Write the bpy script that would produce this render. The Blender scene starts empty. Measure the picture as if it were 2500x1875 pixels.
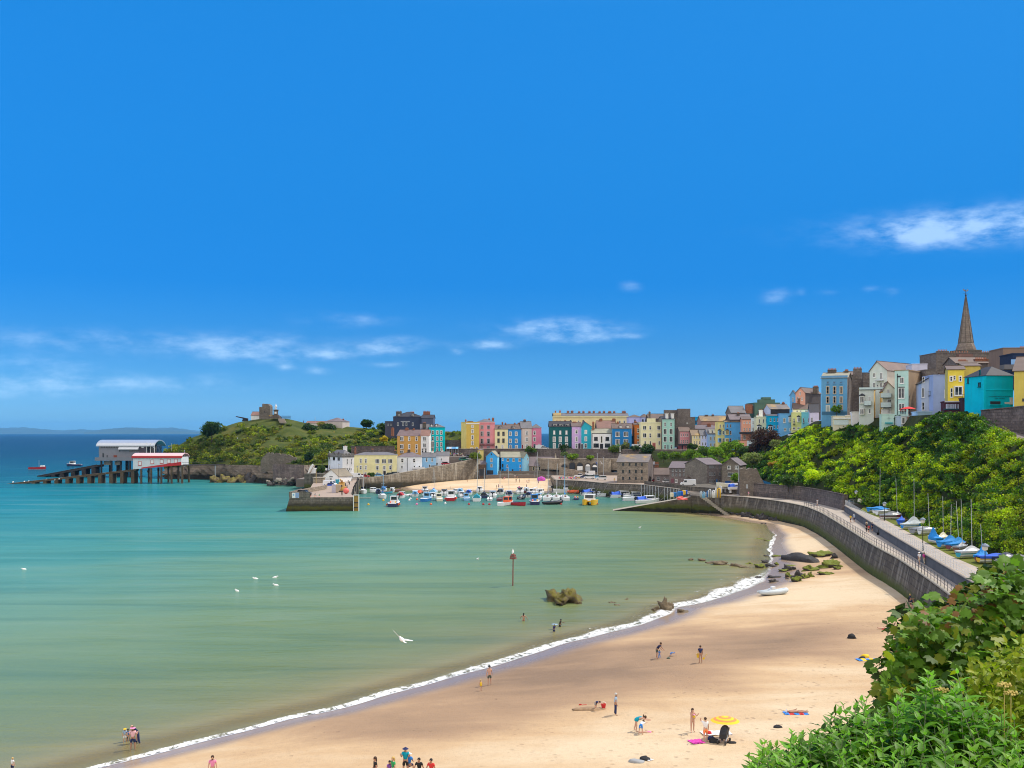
import bpy,bmesh,math,random
import numpy as np
from mathutils import Vector,Matrix,noise as mnoise
R=math.radians
random.seed(7);rng=np.random.default_rng(11)
SC=bpy.context.scene
COL=SC.collection
# ---------------------------------------------------------------- camera
F,CX,HY,EYE=2500.0,1250.0,1057.0,24.0
cam=bpy.data.cameras.new('camera');camo=bpy.data.objects.new('camera',cam);COL.objects.link(camo)
cam.lens=36;cam.sensor_width=36;cam.shift_y=(HY-937.5)/2500
cam.clip_start=.2;cam.clip_end=120000
camo.location=(0,0,EYE);camo.rotation_euler=(R(90),0,0)
SC.camera=camo
SC.render.resolution_x,SC.render.resolution_y=1024,768
SC.view_settings.view_transform='Standard';SC.view_settings.look='None'
SC.view_settings.exposure=0.85;SC.view_settings.gamma=1
SC.cycles.max_bounces=6;SC.cycles.transparent_max_bounces=8;SC.cycles.volume_bounces=0
SC.cycles.caustics_reflective=False;SC.cycles.caustics_refractive=False
SC.cycles.use_denoising=True;SC.cycles.denoising_prefilter='ACCURATE';SC.cycles.filter_width=1.05
# ---------------------------------------------------------------- sun and sky
SUN_EL,SUN_AZ=R(54),R(60)
sl=bpy.data.lights.new('sun','SUN');so=bpy.data.objects.new('sun',sl);COL.objects.link(so)
sl.energy=2.3;sl.angle=R(.53);sl.color=(1,.94,.84)
sd_=Vector((math.sin(SUN_AZ)*math.cos(SUN_EL),math.cos(SUN_AZ)*math.cos(SUN_EL),math.sin(SUN_EL)))
so.rotation_euler=sd_.to_track_quat('Z','Y').to_euler();so.location=(60,60,200)
world=bpy.data.worlds.new('World');SC.world=world;world.use_nodes=True
wt=world.node_tree;wt.nodes.clear()
def wn(t,**k):
 n=wt.nodes.new(t)
 for a,v in k.items():setattr(n,a,v)
 return n
def wl(a,b):wt.links.new(a,b)
def wmath(op,a,b=None,c=None):
 n=wn('ShaderNodeMath',operation=op)
 for i,v in enumerate((a,b,c)):
  if v is None:continue
  if isinstance(v,(int,float)):n.inputs[i].default_value=v
  else:wl(v,n.inputs[i])
 return n.outputs[0]
sky=wn('ShaderNodeTexSky',sky_type='NISHITA')
sky.sun_disc=False;sky.sun_elevation=SUN_EL;sky.sun_rotation=SUN_AZ
sky.altitude=20;sky.air_density=1.0;sky.dust_density=.3;sky.ozone_density=6.0
hs=wn('ShaderNodeHueSaturation');hs.inputs['Saturation'].default_value=1.3;hs.inputs['Hue'].default_value=.5
hs.inputs['Value'].default_value=1.0
wl(sky.outputs[0],hs.inputs['Color'])
tint=wn('ShaderNodeMix',data_type='RGBA',blend_type='MULTIPLY');tint.inputs[0].default_value=1
wl(hs.outputs[0],tint.inputs[6])
elf=wmath('ARCSINE',wn('ShaderNodeSeparateXYZ').outputs[2]);sp_=wt.nodes[-2];wl(wn('ShaderNodeTexCoord').outputs['Generated'],sp_.inputs[0])
elr=wn('ShaderNodeMapRange');wl(elf,elr.inputs[0]);elr.inputs[1].default_value=0;elr.inputs[2].default_value=.7
skr=wn('ShaderNodeValToRGB');wl(elr.outputs[0],skr.inputs[0])
SKY_STOPS=[(0,(.3,.6,1)),(.033,(.25,.52,.96)),(.067,(.17,.43,.8)),(.118,(.125,.39,.69)),(.203,(.06,.42,.71)),(.286,(.09,.52,.75)),(.367,(.14,.63,.81)),(.471,(.21,.75,.89)),(.561,(.27,.84,.94)),(.8,(1.5,1.4,1.3))]
while len(skr.color_ramp.elements)<len(SKY_STOPS):skr.color_ramp.elements.new(.5)
for e_,(p_,c_)in zip(skr.color_ramp.elements,SKY_STOPS):e_.position=p_;e_.color=(*c_,1)
sxv=wmath('DIVIDE',1.0,wmath('ADD',1.0,wmath('MULTIPLY',sp_.outputs[0],.42)))
vsc=wn('ShaderNodeVectorMath',operation='SCALE');wl(skr.outputs[0],vsc.inputs[0]);wl(sxv,vsc.inputs['Scale']);wl(vsc.outputs[0],tint.inputs[7])
# clouds: thin fair-weather banks at fixed bearings and heights in the sky
geo=wn('ShaderNodeTexCoord');sep=wn('ShaderNodeSeparateXYZ');wl(geo.outputs['Generated'],sep.inputs[0])
az=wmath('ARCTAN2',sep.outputs[0],sep.outputs[1]);el=wmath('ARCSINE',sep.outputs[2])
cmb=wn('ShaderNodeCombineXYZ');wl(az,cmb.inputs[0]);wl(wmath('MULTIPLY',el,2.6),cmb.inputs[1])
nz=wn('ShaderNodeTexNoise');nz.inputs['Scale'].default_value=30;nz.inputs['Detail'].default_value=8;nz.inputs['Roughness'].default_value=.6
wl(cmb.outputs[0],nz.inputs['Vector'])
nf=wn('ShaderNodeTexNoise');nf.inputs['Scale'].default_value=9;nf.inputs['Detail'].default_value=4
wl(cmb.outputs[0],nf.inputs['Vector'])
def bank(px,py,w,h,s):
 a0=math.atan((px-CX)/F);e0=math.atan((HY-py)/F*math.cos(a0))
 da=wmath('MULTIPLY',wmath('SUBTRACT',az,a0),F/w)
 de=wmath('MULTIPLY',wmath('SUBTRACT',el,e0),F/h)
 r2=wmath('ADD',wmath('MULTIPLY',da,da),wmath('MULTIPLY',de,de))
 return wmath('MULTIPLY',wmath('POWER',2.718,wmath('MULTIPLY',r2,-1.0)),s)
BANKS=[(160,830,330,34,.62),(60,885,150,20,.6),(330,935,330,26,.75),(20,950,190,26,.6),(610,845,190,34,.8),(690,872,160,15,.6),(850,780,150,20,.55),(960,835,120,18,.7),(930,858,70,14,.9),(815,864,40,10,.8),(780,905,34,10,.9),(700,897,24,8,.9),(945,890,50,9,.8),(1370,800,170,26,1.15),(1395,826,90,14,.9),(1190,843,70,13,1.0),(1115,860,18,8,.9),(1540,822,34,7,.6),(1540,698,32,16,.65),(1895,720,40,22,.8),(1958,712,12,9,.7),(2020,712,32,10,.55),(2127,705,22,9,.6),(2178,714,20,12,.7),(2440,548,280,46,1.35),(2260,575,110,26,.6),(2000,560,330,40,.18),(2240,560,60,30,.3)]
dens=None
for b in BANKS:
 v=bank(*b);dens=v if dens is None else wmath('ADD',dens,v)
nn=wmath('ADD',wmath('SUBTRACT',wmath('MULTIPLY',nz.outputs[0],3.9),1.2),wmath('MULTIPLY',nf.outputs[0],.55))
cl=wmath('MULTIPLY',dens,nn)
mr=wn('ShaderNodeMapRange',interpolation_type='SMOOTHSTEP');wl(cl,mr.inputs[0])
mr.inputs[1].default_value=.08;mr.inputs[2].default_value=2.3;mr.inputs[3].default_value=0;mr.inputs[4].default_value=.4
mixc=wn('ShaderNodeMix',data_type='RGBA');wl(mr.outputs[0],mixc.inputs[0]);wl(tint.outputs[2],mixc.inputs[6])
mixc.inputs[7].default_value=(6.2,8.0,9.6,1)
# the half of the sky behind the viewer gets an added white fill that lifts shaded fronts
bk=wn('ShaderNodeMapRange',interpolation_type='SMOOTHSTEP');wl(sep.outputs[1],bk.inputs[0])
bk.inputs[1].default_value=.6;bk.inputs[2].default_value=-.15;bk.inputs[3].default_value=0;bk.inputs[4].default_value=.92
mixb=wn('ShaderNodeMix',data_type='RGBA');wl(bk.outputs[0],mixb.inputs[0]);wl(mixc.outputs[2],mixb.inputs[6])
mixb.inputs[7].default_value=(9.0,8.5,8.1,1)
bg=wn('ShaderNodeBackground');bg.inputs[1].default_value=.09
wl(mixb.outputs[2],bg.inputs[0]);wo=wn('ShaderNodeOutputWorld');wl(bg.outputs[0],wo.inputs[0])
# ---------------------------------------------------------------- picture position -> place
def W(px,py,Y):return Vector(((px-CX)/F*Y,Y,EYE-(py-HY)/F*Y))
def G(px,py,z=0.0):return W(px,py,F*(EYE-z)/(py-HY))
def lin(c):
 return tuple(((v/255)/12.92 if v/255<=.04045 else((v/255+.055)/1.055)**2.4)for v in c)
 # ---------------------------------------------------------------- tagging
def tag(o,label=None,cat=None,group=None,kind=None):
 if label:o['label']=label
 if cat:o['category']=cat
 if group:o['group']=group
 if kind:o['kind']=kind
 return o
def empty(name,loc=(0,0,0),rz=0,label=None,cat=None,group=None):
 o=bpy.data.objects.new(name,None);COL.objects.link(o);o.location=loc;o.rotation_euler=(0,0,rz)
 o.empty_display_size=.3
 return tag(o,label,cat,group)
def copy_tree(o,parent=None):
 c=o.copy();COL.objects.link(c)
 if parent:c.parent=parent
 for ch in list(o.children):copy_tree(ch,c)
 return c
 # ---------------------------------------------------------------- materials
MATS={}
def nodemat(name):
 m=bpy.data.materials.new(name);m.use_nodes=True
 t=m.node_tree;b=t.nodes['Principled BSDF']
 return m,t,b
def N(t,ty,**k):
 n=t.nodes.new(ty)
 for a,v in k.items():setattr(n,a,v)
 return n
def ramp(t,fac,stops,interp='LINEAR'):
 r=N(t,'ShaderNodeValToRGB');r.color_ramp.interpolation=interp
 e=r.color_ramp.elements
 while len(e)<len(stops):e.new(.5)
 for i,(p,c)in enumerate(stops):
  e[i].position=p;e[i].color=(*c,1)if len(c)==3 else c
 t.links.new(fac,r.inputs[0]);return r.outputs[0]
def mixrgb(t,fac,a,b,mode='MIX'):
 n=N(t,'ShaderNodeMix',data_type='RGBA',blend_type=mode)
 for i,v in((0,fac),(6,a),(7,b)):
  if isinstance(v,(int,float)):n.inputs[i].default_value=v
  elif isinstance(v,tuple):n.inputs[i].default_value=(*v[:3],1)
  else:t.links.new(v,n.inputs[i])
 return n.outputs[2]
def nmath(t,op,a,b=None,c=None):
 n=N(t,'ShaderNodeMath',operation=op)
 for i,v in enumerate((a,b,c)):
  if v is None:continue
  if isinstance(v,(int,float)):n.inputs[i].default_value=v
  else:t.links.new(v,n.inputs[i])
 return n.outputs[0]
def noise(t,vec,scale,detail=4,rough=.55,stretch=None,dist=0):
 n=N(t,'ShaderNodeTexNoise');n.inputs['Scale'].default_value=scale;n.inputs['Detail'].default_value=detail
 n.inputs['Roughness'].default_value=rough;n.inputs['Distortion'].default_value=dist
 if stretch:
  mp=N(t,'ShaderNodeMapping');mp.inputs['Scale'].default_value=stretch;t.links.new(vec,mp.inputs[0]);vec=mp.outputs[0]
 t.links.new(vec,n.inputs['Vector']);return n.outputs[0]
def coords(t,world=False):
 if world:return N(t,'ShaderNodeNewGeometry').outputs['Position']
 return N(t,'ShaderNodeTexCoord').outputs['Object']
def bump(t,b,h,strength=.3,dist=.1):
 n=N(t,'ShaderNodeBump');n.inputs['Strength'].default_value=strength;n.inputs['Distance'].default_value=dist
 t.links.new(h,n.inputs['Height']);t.links.new(n.outputs[0],b.inputs['Normal'])
def paint(name,c,rough=.7,var=.1,vs=.6,spec=.3,metal=0,fine=0):
 """painted, cast or woven surface with slight wear"""
 if name in MATS:return MATS[name]
 m,t,b=nodemat(name);co=coords(t)
 n=noise(t,co,vs,5,.6)
 col=ramp(t,n,[(.25,tuple(v*(1-var)for v in c)),(.55,c),(.8,tuple(min(1,v*(1+var))for v in c))])
 if fine:col=mixrgb(t,nmath(t,'MULTIPLY',noise(t,co,9,3),fine),col,tuple(v*.5 for v in c))
 t.links.new(col,b.inputs['Base Color']);b.inputs['Roughness'].default_value=rough
 b.inputs['Specular IOR Level'].default_value=spec;b.inputs['Metallic'].default_value=metal
 MATS[name]=m;return m
def render_wall(c):
 """painted render of a house, weathered: soft blotches and faint runs of rain dirt"""
 name='render_%02x%02x%02x'%tuple(int(max(0,min(255,v*255)))for v in c)
 if name in MATS:return MATS[name]
 m,t,b=nodemat(name);co=coords(t)
 n1=noise(t,co,.35,5,.6);n2=noise(t,co,.9,4,.6,(1,1,.12))
 col=ramp(t,n1,[(.3,tuple(v*.86 for v in c)),(.6,c),(.85,tuple(min(1,v*1.06)for v in c))])
 dirt=ramp(t,n2,[(.52,(0,0,0)),(.85,(1,1,1))])
 col=mixrgb(t,nmath(t,'MULTIPLY',dirt,.3),col,tuple(v*.55+.02 for v in c))
 t.links.new(col,b.inputs['Base Color']);b.inputs['Roughness'].default_value=.85;b.inputs['Specular IOR Level'].default_value=.15
 bump(t,b,noise(t,co,6,3),.15,.03)
 MATS[name]=m;return m
def stone(name,c1,c2,mort,scale=1.0,streak=0.0,weed=None):
 """rubble stone: brick-laid blocks of uneven colour, optional rain streaks and tide-line weed by height"""
 if name in MATS:return MATS[name]
 m,t,b=nodemat(name);co=coords(t,True)
 # wrap the wall so courses are level: use (x+y, z)
 s=N(t,'ShaderNodeSeparateXYZ');t.links.new(co,s.inputs[0])
 hor=nmath(t,'ADD',s.outputs[0],nmath(t,'MULTIPLY',s.outputs[1],.83))
 cb=N(t,'ShaderNodeCombineXYZ');t.links.new(hor,cb.inputs[0]);t.links.new(s.outputs[2],cb.inputs[1])
 br=N(t,'ShaderNodeTexBrick');t.links.new(cb.outputs[0],br.inputs['Vector'])
 br.inputs['Color1'].default_value=(*c1,1);br.inputs['Color2'].default_value=(*c2,1);br.inputs['Mortar'].default_value=(*mort,1)
 br.inputs['Scale'].default_value=1/scale;br.inputs['Mortar Size'].default_value=.03;br.inputs['Mortar Smooth'].default_value=.6
 br.inputs['Brick Width'].default_value=.8;br.inputs['Row Height'].default_value=.38;br.inputs['Bias'].default_value=-.1
 n1=noise(t,co,.22,5,.65);n2=noise(t,co,1.6,4,.7)
 col=mixrgb(t,nmath(t,'MULTIPLY',ramp(t,n1,[(.35,(0,0,0)),(.7,(1,1,1))]),.55),br.outputs[0],tuple(v*.45 for v in c1))
 col=mixrgb(t,ramp(t,n2,[(.5,(0,0,0)),(.8,(.6,.6,.6))]),col,tuple(min(1,v*1.7)for v in c2))
 if streak:
  n3=noise(t,co,.8,4,.6,(1,1,.1))
  col=mixrgb(t,nmath(t,'MULTIPLY',ramp(t,n3,[(.5,(0,0,0)),(.66,(1,1,1))]),streak),col,(.55,.5,.42))
 if weed:
  wz=nmath(t,'ADD',s.outputs[2],nmath(t,'MULTIPLY',nmath(t,'SUBTRACT',noise(t,co,.6,4),.5),1.6))
  rp=N(t,'ShaderNodeMapRange');t.links.new(wz,rp.inputs[0]);rp.inputs[1].default_value=0;rp.inputs[2].default_value=4
  r0=ramp(t,rp.outputs[0],weed)
  rr=N(t,'ShaderNodeValToRGB');t.links.new(rp.outputs[0],rr.inputs[0])
  rr.color_ramp.elements[0].position=.55;rr.color_ramp.elements[0].color=(.95,.95,.95,1)
  rr.color_ramp.elements[1].position=.85;rr.color_ramp.elements[1].color=(0,0,0,1)
  col=mixrgb(t,rr.outputs[0],col,r0)
 t.links.new(col,b.inputs['Base Color']);b.inputs['Roughness'].default_value=.9;b.inputs['Specular IOR Level'].default_value=.15
 bump(t,b,nmath(t,'ADD',br.outputs['Fac'],noise(t,co,2.5,4)),.6,.12)
 MATS[name]=m;return m
def slate(name,c,lichen=None,fine=3.0):
 if name in MATS:return MATS[name]
 m,t,b=nodemat(name);co=coords(t)
 n1=noise(t,co,.3,5,.65);n2=noise(t,co,fine,3,.7)
 col=ramp(t,n1,[(.3,tuple(v*.7 for v in c)),(.6,c),(.85,tuple(min(1,v*1.25)for v in c))])
 col=mixrgb(t,nmath(t,'MULTIPLY',n2,.5),col,tuple(v*.55 for v in c))
 if lichen:col=mixrgb(t,ramp(t,noise(t,co,.18,4,.6),[(.48,(0,0,0)),(.6,(.9,.9,.9))]),col,lichen)
 t.links.new(col,b.inputs['Base Color']);b.inputs['Roughness'].default_value=.7;b.inputs['Specular IOR Level'].default_value=.3
 w=N(t,'ShaderNodeTexWave');w.bands_direction='Z';w.inputs['Scale'].default_value=1.6;w.inputs['Distortion'].default_value=1;t.links.new(co,w.inputs[0])
 bump(t,b,w.outputs[1],.4,.05)
 MATS[name]=m;return m
def glass():
 if 'window_glass' in MATS:return MATS['window_glass']
 m,t,b=nodemat('window_glass');co=coords(t,True)
 n=noise(t,co,.8,2)
 t.links.new(ramp(t,n,[(.4,(.012,.016,.02)),(.55,(.03,.036,.04)),(.7,(.12,.13,.13))]),b.inputs['Base Color'])
 b.inputs['Roughness'].default_value=.06;b.inputs['Specular IOR Level'].default_value=.6
 MATS['window_glass']=m;return m
 # ---------------------------------------------------------------- mesh builder
class MB:
 def __init__(s):s.v=[];s.f=[];s.m=[]
 def add(s,vs,fs,m=0):
  o=len(s.v);s.v+=[tuple(p)for p in vs]
  for f in fs:s.f.append(tuple(i+o for i in f));s.m.append(m)
  return s
 def box(s,x0,x1,y0,y1,z0,z1,m=0):
  vs=[(x,y,z)for z in(z0,z1)for y in(y0,y1)for x in(x0,x1)]
  return s.add(vs,[(0,2,3,1),(4,5,7,6),(0,1,5,4),(2,6,7,3),(0,4,6,2),(1,3,7,5)],m)
 def cbox(s,c,sx,sy,sz,rz=0,m=0):
  cs,sn=math.cos(rz),math.sin(rz);vs=[]
  for z in(-sz/2,sz/2):
   for y in(-sy/2,sy/2):
    for x in(-sx/2,sx/2):vs.append((c[0]+x*cs-y*sn,c[1]+x*sn+y*cs,c[2]+z))
  return s.add(vs,[(0,2,3,1),(4,5,7,6),(0,1,5,4),(2,6,7,3),(0,4,6,2),(1,3,7,5)],m)
 def prism(s,pts,a,b,m=0,axis='z'):
  """polygon pts extruded from a to b along axis; pts in the two other axes (x,y) / (x,z) / (y,z)"""
  n=len(pts)
  def P(p,h):return(p[0],p[1],h)if axis=='z' else((p[0],h,p[1])if axis=='y' else(h,p[0],p[1]))
  vs=[P(p,a)for p in pts]+[P(p,b)for p in pts]
  fs=[tuple(range(n))[::-1],tuple(range(n,2*n))]+[(i,(i+1)%n,n+(i+1)%n,n+i)for i in range(n)]
  return s.add(vs,fs,m)
 def slab(s,a,b,c,d,t=.15,m=0):
  """quad abcd given thickness t along its normal (downwards)"""
  a,b,c,d=map(Vector,(a,b,c,d));n=(b-a).cross(d-a).normalized()
  if n.z<0:n=-n
  vs=[a,b,c,d]+[p-n*t for p in(a,b,c,d)]
  return s.add(vs,[(0,1,2,3),(7,6,5,4),(0,4,5,1),(1,5,6,2),(2,6,7,3),(3,7,4,0)],m)
 def tube(s,pts,r,n=6,m=0,cap=True):
  pts=[Vector(p)for p in pts];rr=r if isinstance(r,(list,tuple))else[r]*len(pts)
  o=len(s.v)
  for i,p in enumerate(pts):
   d=(pts[min(i+1,len(pts)-1)]-pts[max(i-1,0)]).normalized()
   u=d.cross(Vector((0,0,1))if abs(d.z)<.9 else Vector((1,0,0))).normalized();w=d.cross(u)
   for k in range(n):
    a=2*math.pi*k/n;s.v.append(tuple(p+(u*math.cos(a)+w*math.sin(a))*rr[i]))
  for i in range(len(pts)-1):
   for k in range(n):
    s.f.append((o+i*n+k,o+i*n+(k+1)%n,o+(i+1)*n+(k+1)%n,o+(i+1)*n+k));s.m.append(m)
  if cap:
   s.f.append(tuple(o+k for k in range(n))[::-1]);s.m.append(m)
   e=o+(len(pts)-1)*n;s.f.append(tuple(e+k for k in range(n)));s.m.append(m)
  return s
 def lathe(s,prof,c=(0,0,0),n=12,m=0,sx=1,sy=1):
  o=len(s.v);c=Vector(c)
  for r,z in prof:
   for k in range(n):
    a=2*math.pi*k/n;s.v.append((c.x+r*math.cos(a)*sx,c.y+r*math.sin(a)*sy,c.z+z))
  for i in range(len(prof)-1):
   for k in range(n):
    s.f.append((o+i*n+k,o+i*n+(k+1)%n,o+(i+1)*n+(k+1)%n,o+(i+1)*n+k));s.m.append(m)
  s.f.append(tuple(o+k for k in range(n))[::-1]);s.m.append(m)
  e=o+(len(prof)-1)*n;s.f.append(tuple(e+k for k in range(n)));s.m.append(m)
  return s
 def ball(s,c,rx,ry,rz,n=10,rings=6,m=0):
  prof=[(math.sin(math.pi*i/rings)*1+1e-4,-math.cos(math.pi*i/rings))for i in range(rings+1)]
  o=len(s.v);s.lathe(prof,(0,0,0),n,m)
  for i in range(o,len(s.v)):
   x,y,z=s.v[i];s.v[i]=(c[0]+x*rx,c[1]+y*ry,c[2]+z*rz)
  return s
 def xf(s,mat,start=0):
  for i in range(start,len(s.v)):s.v[i]=tuple(mat@Vector(s.v[i]))
  return s
 def mesh(s,name,mats):
  me=bpy.data.meshes.new(name);me.from_pydata(s.v,[],s.f)
  for m in(mats if isinstance(mats,(list,tuple))else[mats]):me.materials.append(m)
  if any(s.m):me.polygons.foreach_set('material_index',s.m)
  bm=bmesh.new();bm.from_mesh(me);bmesh.ops.recalc_face_normals(bm,faces=bm.faces);bm.to_mesh(me);bm.free()
  return me
 def build(s,name,mats,parent=None,smooth=False,loc=None):
  me=s.mesh(name,mats)
  if smooth:me.polygons.foreach_set('use_smooth',[True]*len(me.polygons))
  return inst(name,me,parent,loc)
def inst(name,me,parent=None,loc=None,rz=0):
 o=bpy.data.objects.new(name,me);COL.objects.link(o)
 if parent:o.parent=parent
 if loc is not None:o.location=loc
 if rz:o.rotation_euler=(0,0,rz)
 return o
def npmesh(name,verts,faces,mats,smooth=False,attrs=None,corner=4):
 """fast mesh from arrays: faces (n,corner)"""
 verts=np.asarray(verts,np.float32);faces=np.asarray(faces,np.int32)
 me=bpy.data.meshes.new(name);me.vertices.add(len(verts));me.vertices.foreach_set('co',verts.ravel())
 nf=len(faces);me.loops.add(nf*corner);me.loops.foreach_set('vertex_index',faces.ravel())
 me.polygons.add(nf);me.polygons.foreach_set('loop_start',np.arange(nf,dtype=np.int32)*corner)
 if smooth:me.polygons.foreach_set('use_smooth',np.ones(nf,bool))
 for m in(mats if isinstance(mats,(list,tuple))else[mats]):me.materials.append(m)
 for k,a in(attrs or{}).items():
  a=np.asarray(a,np.float32)
  if a.ndim==1:at=me.attributes.new(k,'FLOAT','POINT');at.data.foreach_set('value',a)
  else:
   at=me.attributes.new(k,'FLOAT_COLOR','POINT');at.data.foreach_set('color',a.ravel())
 me.update(calc_edges=True);return me
def grid_faces(nu,nv):
 i=np.arange(nu-1)[:,None]*nv+np.arange(nv-1)[None,:]
 return np.stack([i,i+nv,i+nv+1,i+1],-1).reshape(-1,4)
def attr(t,name):
 n=N(t,'ShaderNodeAttribute');n.attribute_name=name;return n
def resample(pts,step):
 pts=np.asarray(pts,float);d=np.r_[0,np.cumsum(np.linalg.norm(np.diff(pts,axis=0),axis=1))]
 n=max(2,int(d[-1]/step)+1);s=np.linspace(0,d[-1],n)
 return np.stack([np.interp(s,d,pts[:,k])for k in range(pts.shape[1])],1)
def smooth_path(pts,step,it=3):
 p=resample(pts,step)
 for _ in range(it):
  q=p.copy();q[1:-1]=p[:-2]*.25+p[1:-1]*.5+p[2:]*.25;p=q
 return p
 # ================================================================= ground, sea, beach
SHORE_PX=[(243,1875),(339,1850),(452,1822),(588,1786),(700,1757),(800,1738),(891,1714),(975,1689),(1085,1658),(1186,1630.5),(1250,1614),(1325,1588),(1392,1567),(1516,1538),(1584,1520),(1634,1498),(1650,1484),(1731,1469),(1802,1445),(1863,1421),(1878,1392),(1884,1368),(1880,1345),(1886,1325),(1894,1307),(1878,1293),(1872,1281),(1823,1274),(1760,1262),(1700,1253)]
shore=np.array([G(*p)[:2]for p in SHORE_PX])
shore=np.vstack([[(-95,-40),(-60,32)],shore])
BEACH_POLY=np.vstack([shore,[(62,325),(160,330),(200,100),(200,-60),(-95,-60)]])
HSHORE_PX=[(930,1168),(962,1186),(992,1197),(1097,1199),(1220,1201),(1330,1203),(1362,1201)]
hshore=np.array([G(*p)[:2]for p in HSHORE_PX])
HARB_POLY=np.vstack([hshore,[(40,430),(60,520),(-64,560)]])
def seg_dist(px,py,poly):
 best=np.full(px.shape,1e9)
 for(ax,ay),(bx,by)in zip(poly[:-1],poly[1:]):
  dx,dy=bx-ax,by-ay;L=dx*dx+dy*dy+1e-9
  t=np.clip(((px-ax)*dx+(py-ay)*dy)/L,0,1)
  best=np.minimum(best,np.hypot(px-ax-t*dx,py-ay-t*dy))
 return best
def inside(px,py,poly):
 r=np.zeros(px.shape,bool);n=len(poly)
 for i in range(n):
  x1,y1=poly[i];x2,y2=poly[(i+1)%n]
  c=((y1>py)!=(y2>py))&(px<(x2-x1)*(py-y1)/(y2-y1+1e-12)+x1)
  r^=c
 return r
def sdist(px,py,line,poly):
 d=seg_dist(px,py,line);return np.where(inside(px,py,poly),d,-d)
def sand_z(sd,mx=2.2,k=20.0):
 return np.where(sd>0,mx*(1-np.exp(-np.maximum(sd,0)/k)),-.055*np.minimum(-sd,60))
def beach_h(x,y):
 a=np.array([float(x)]);b=np.array([float(y)])
 return float(sand_z(sdist(a,b,shore,BEACH_POLY))[0])
def GB(px,py):
 z=1.0
 for _ in range(12):
  p=G(px,py,z);z=z*.4+beach_h(p.x,p.y)*.6
 p=G(px,py,z);return Vector((p.x,p.y,z))
def harb_h(x,y):
 a=np.array([float(x)]);b=np.array([float(y)])
 return float(sand_z(sdist(a,b,hshore,HARB_POLY),3.6,24)[0])
def GH(px,py):
 z=1.0
 for _ in range(12):
  p=G(px,py,z);z=z*.4+harb_h(p.x,p.y)*.6
 p=G(px,py,z);return Vector((p.x,p.y,z))
def fbm(x,y,s,seed=0,oct=3):
 v=np.zeros(x.shape);amp=1
 for o in range(oct):
  xs,ys=x*s*2**o+seed*17.3,y*s*2**o-seed*9.1
  v+=amp*(np.sin(xs*1.0+1.3*np.sin(ys*.7+seed))*np.cos(ys*1.1+1.7*np.sin(xs*.6-seed*2)))
  amp*=.5
 return v/1.75
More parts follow.
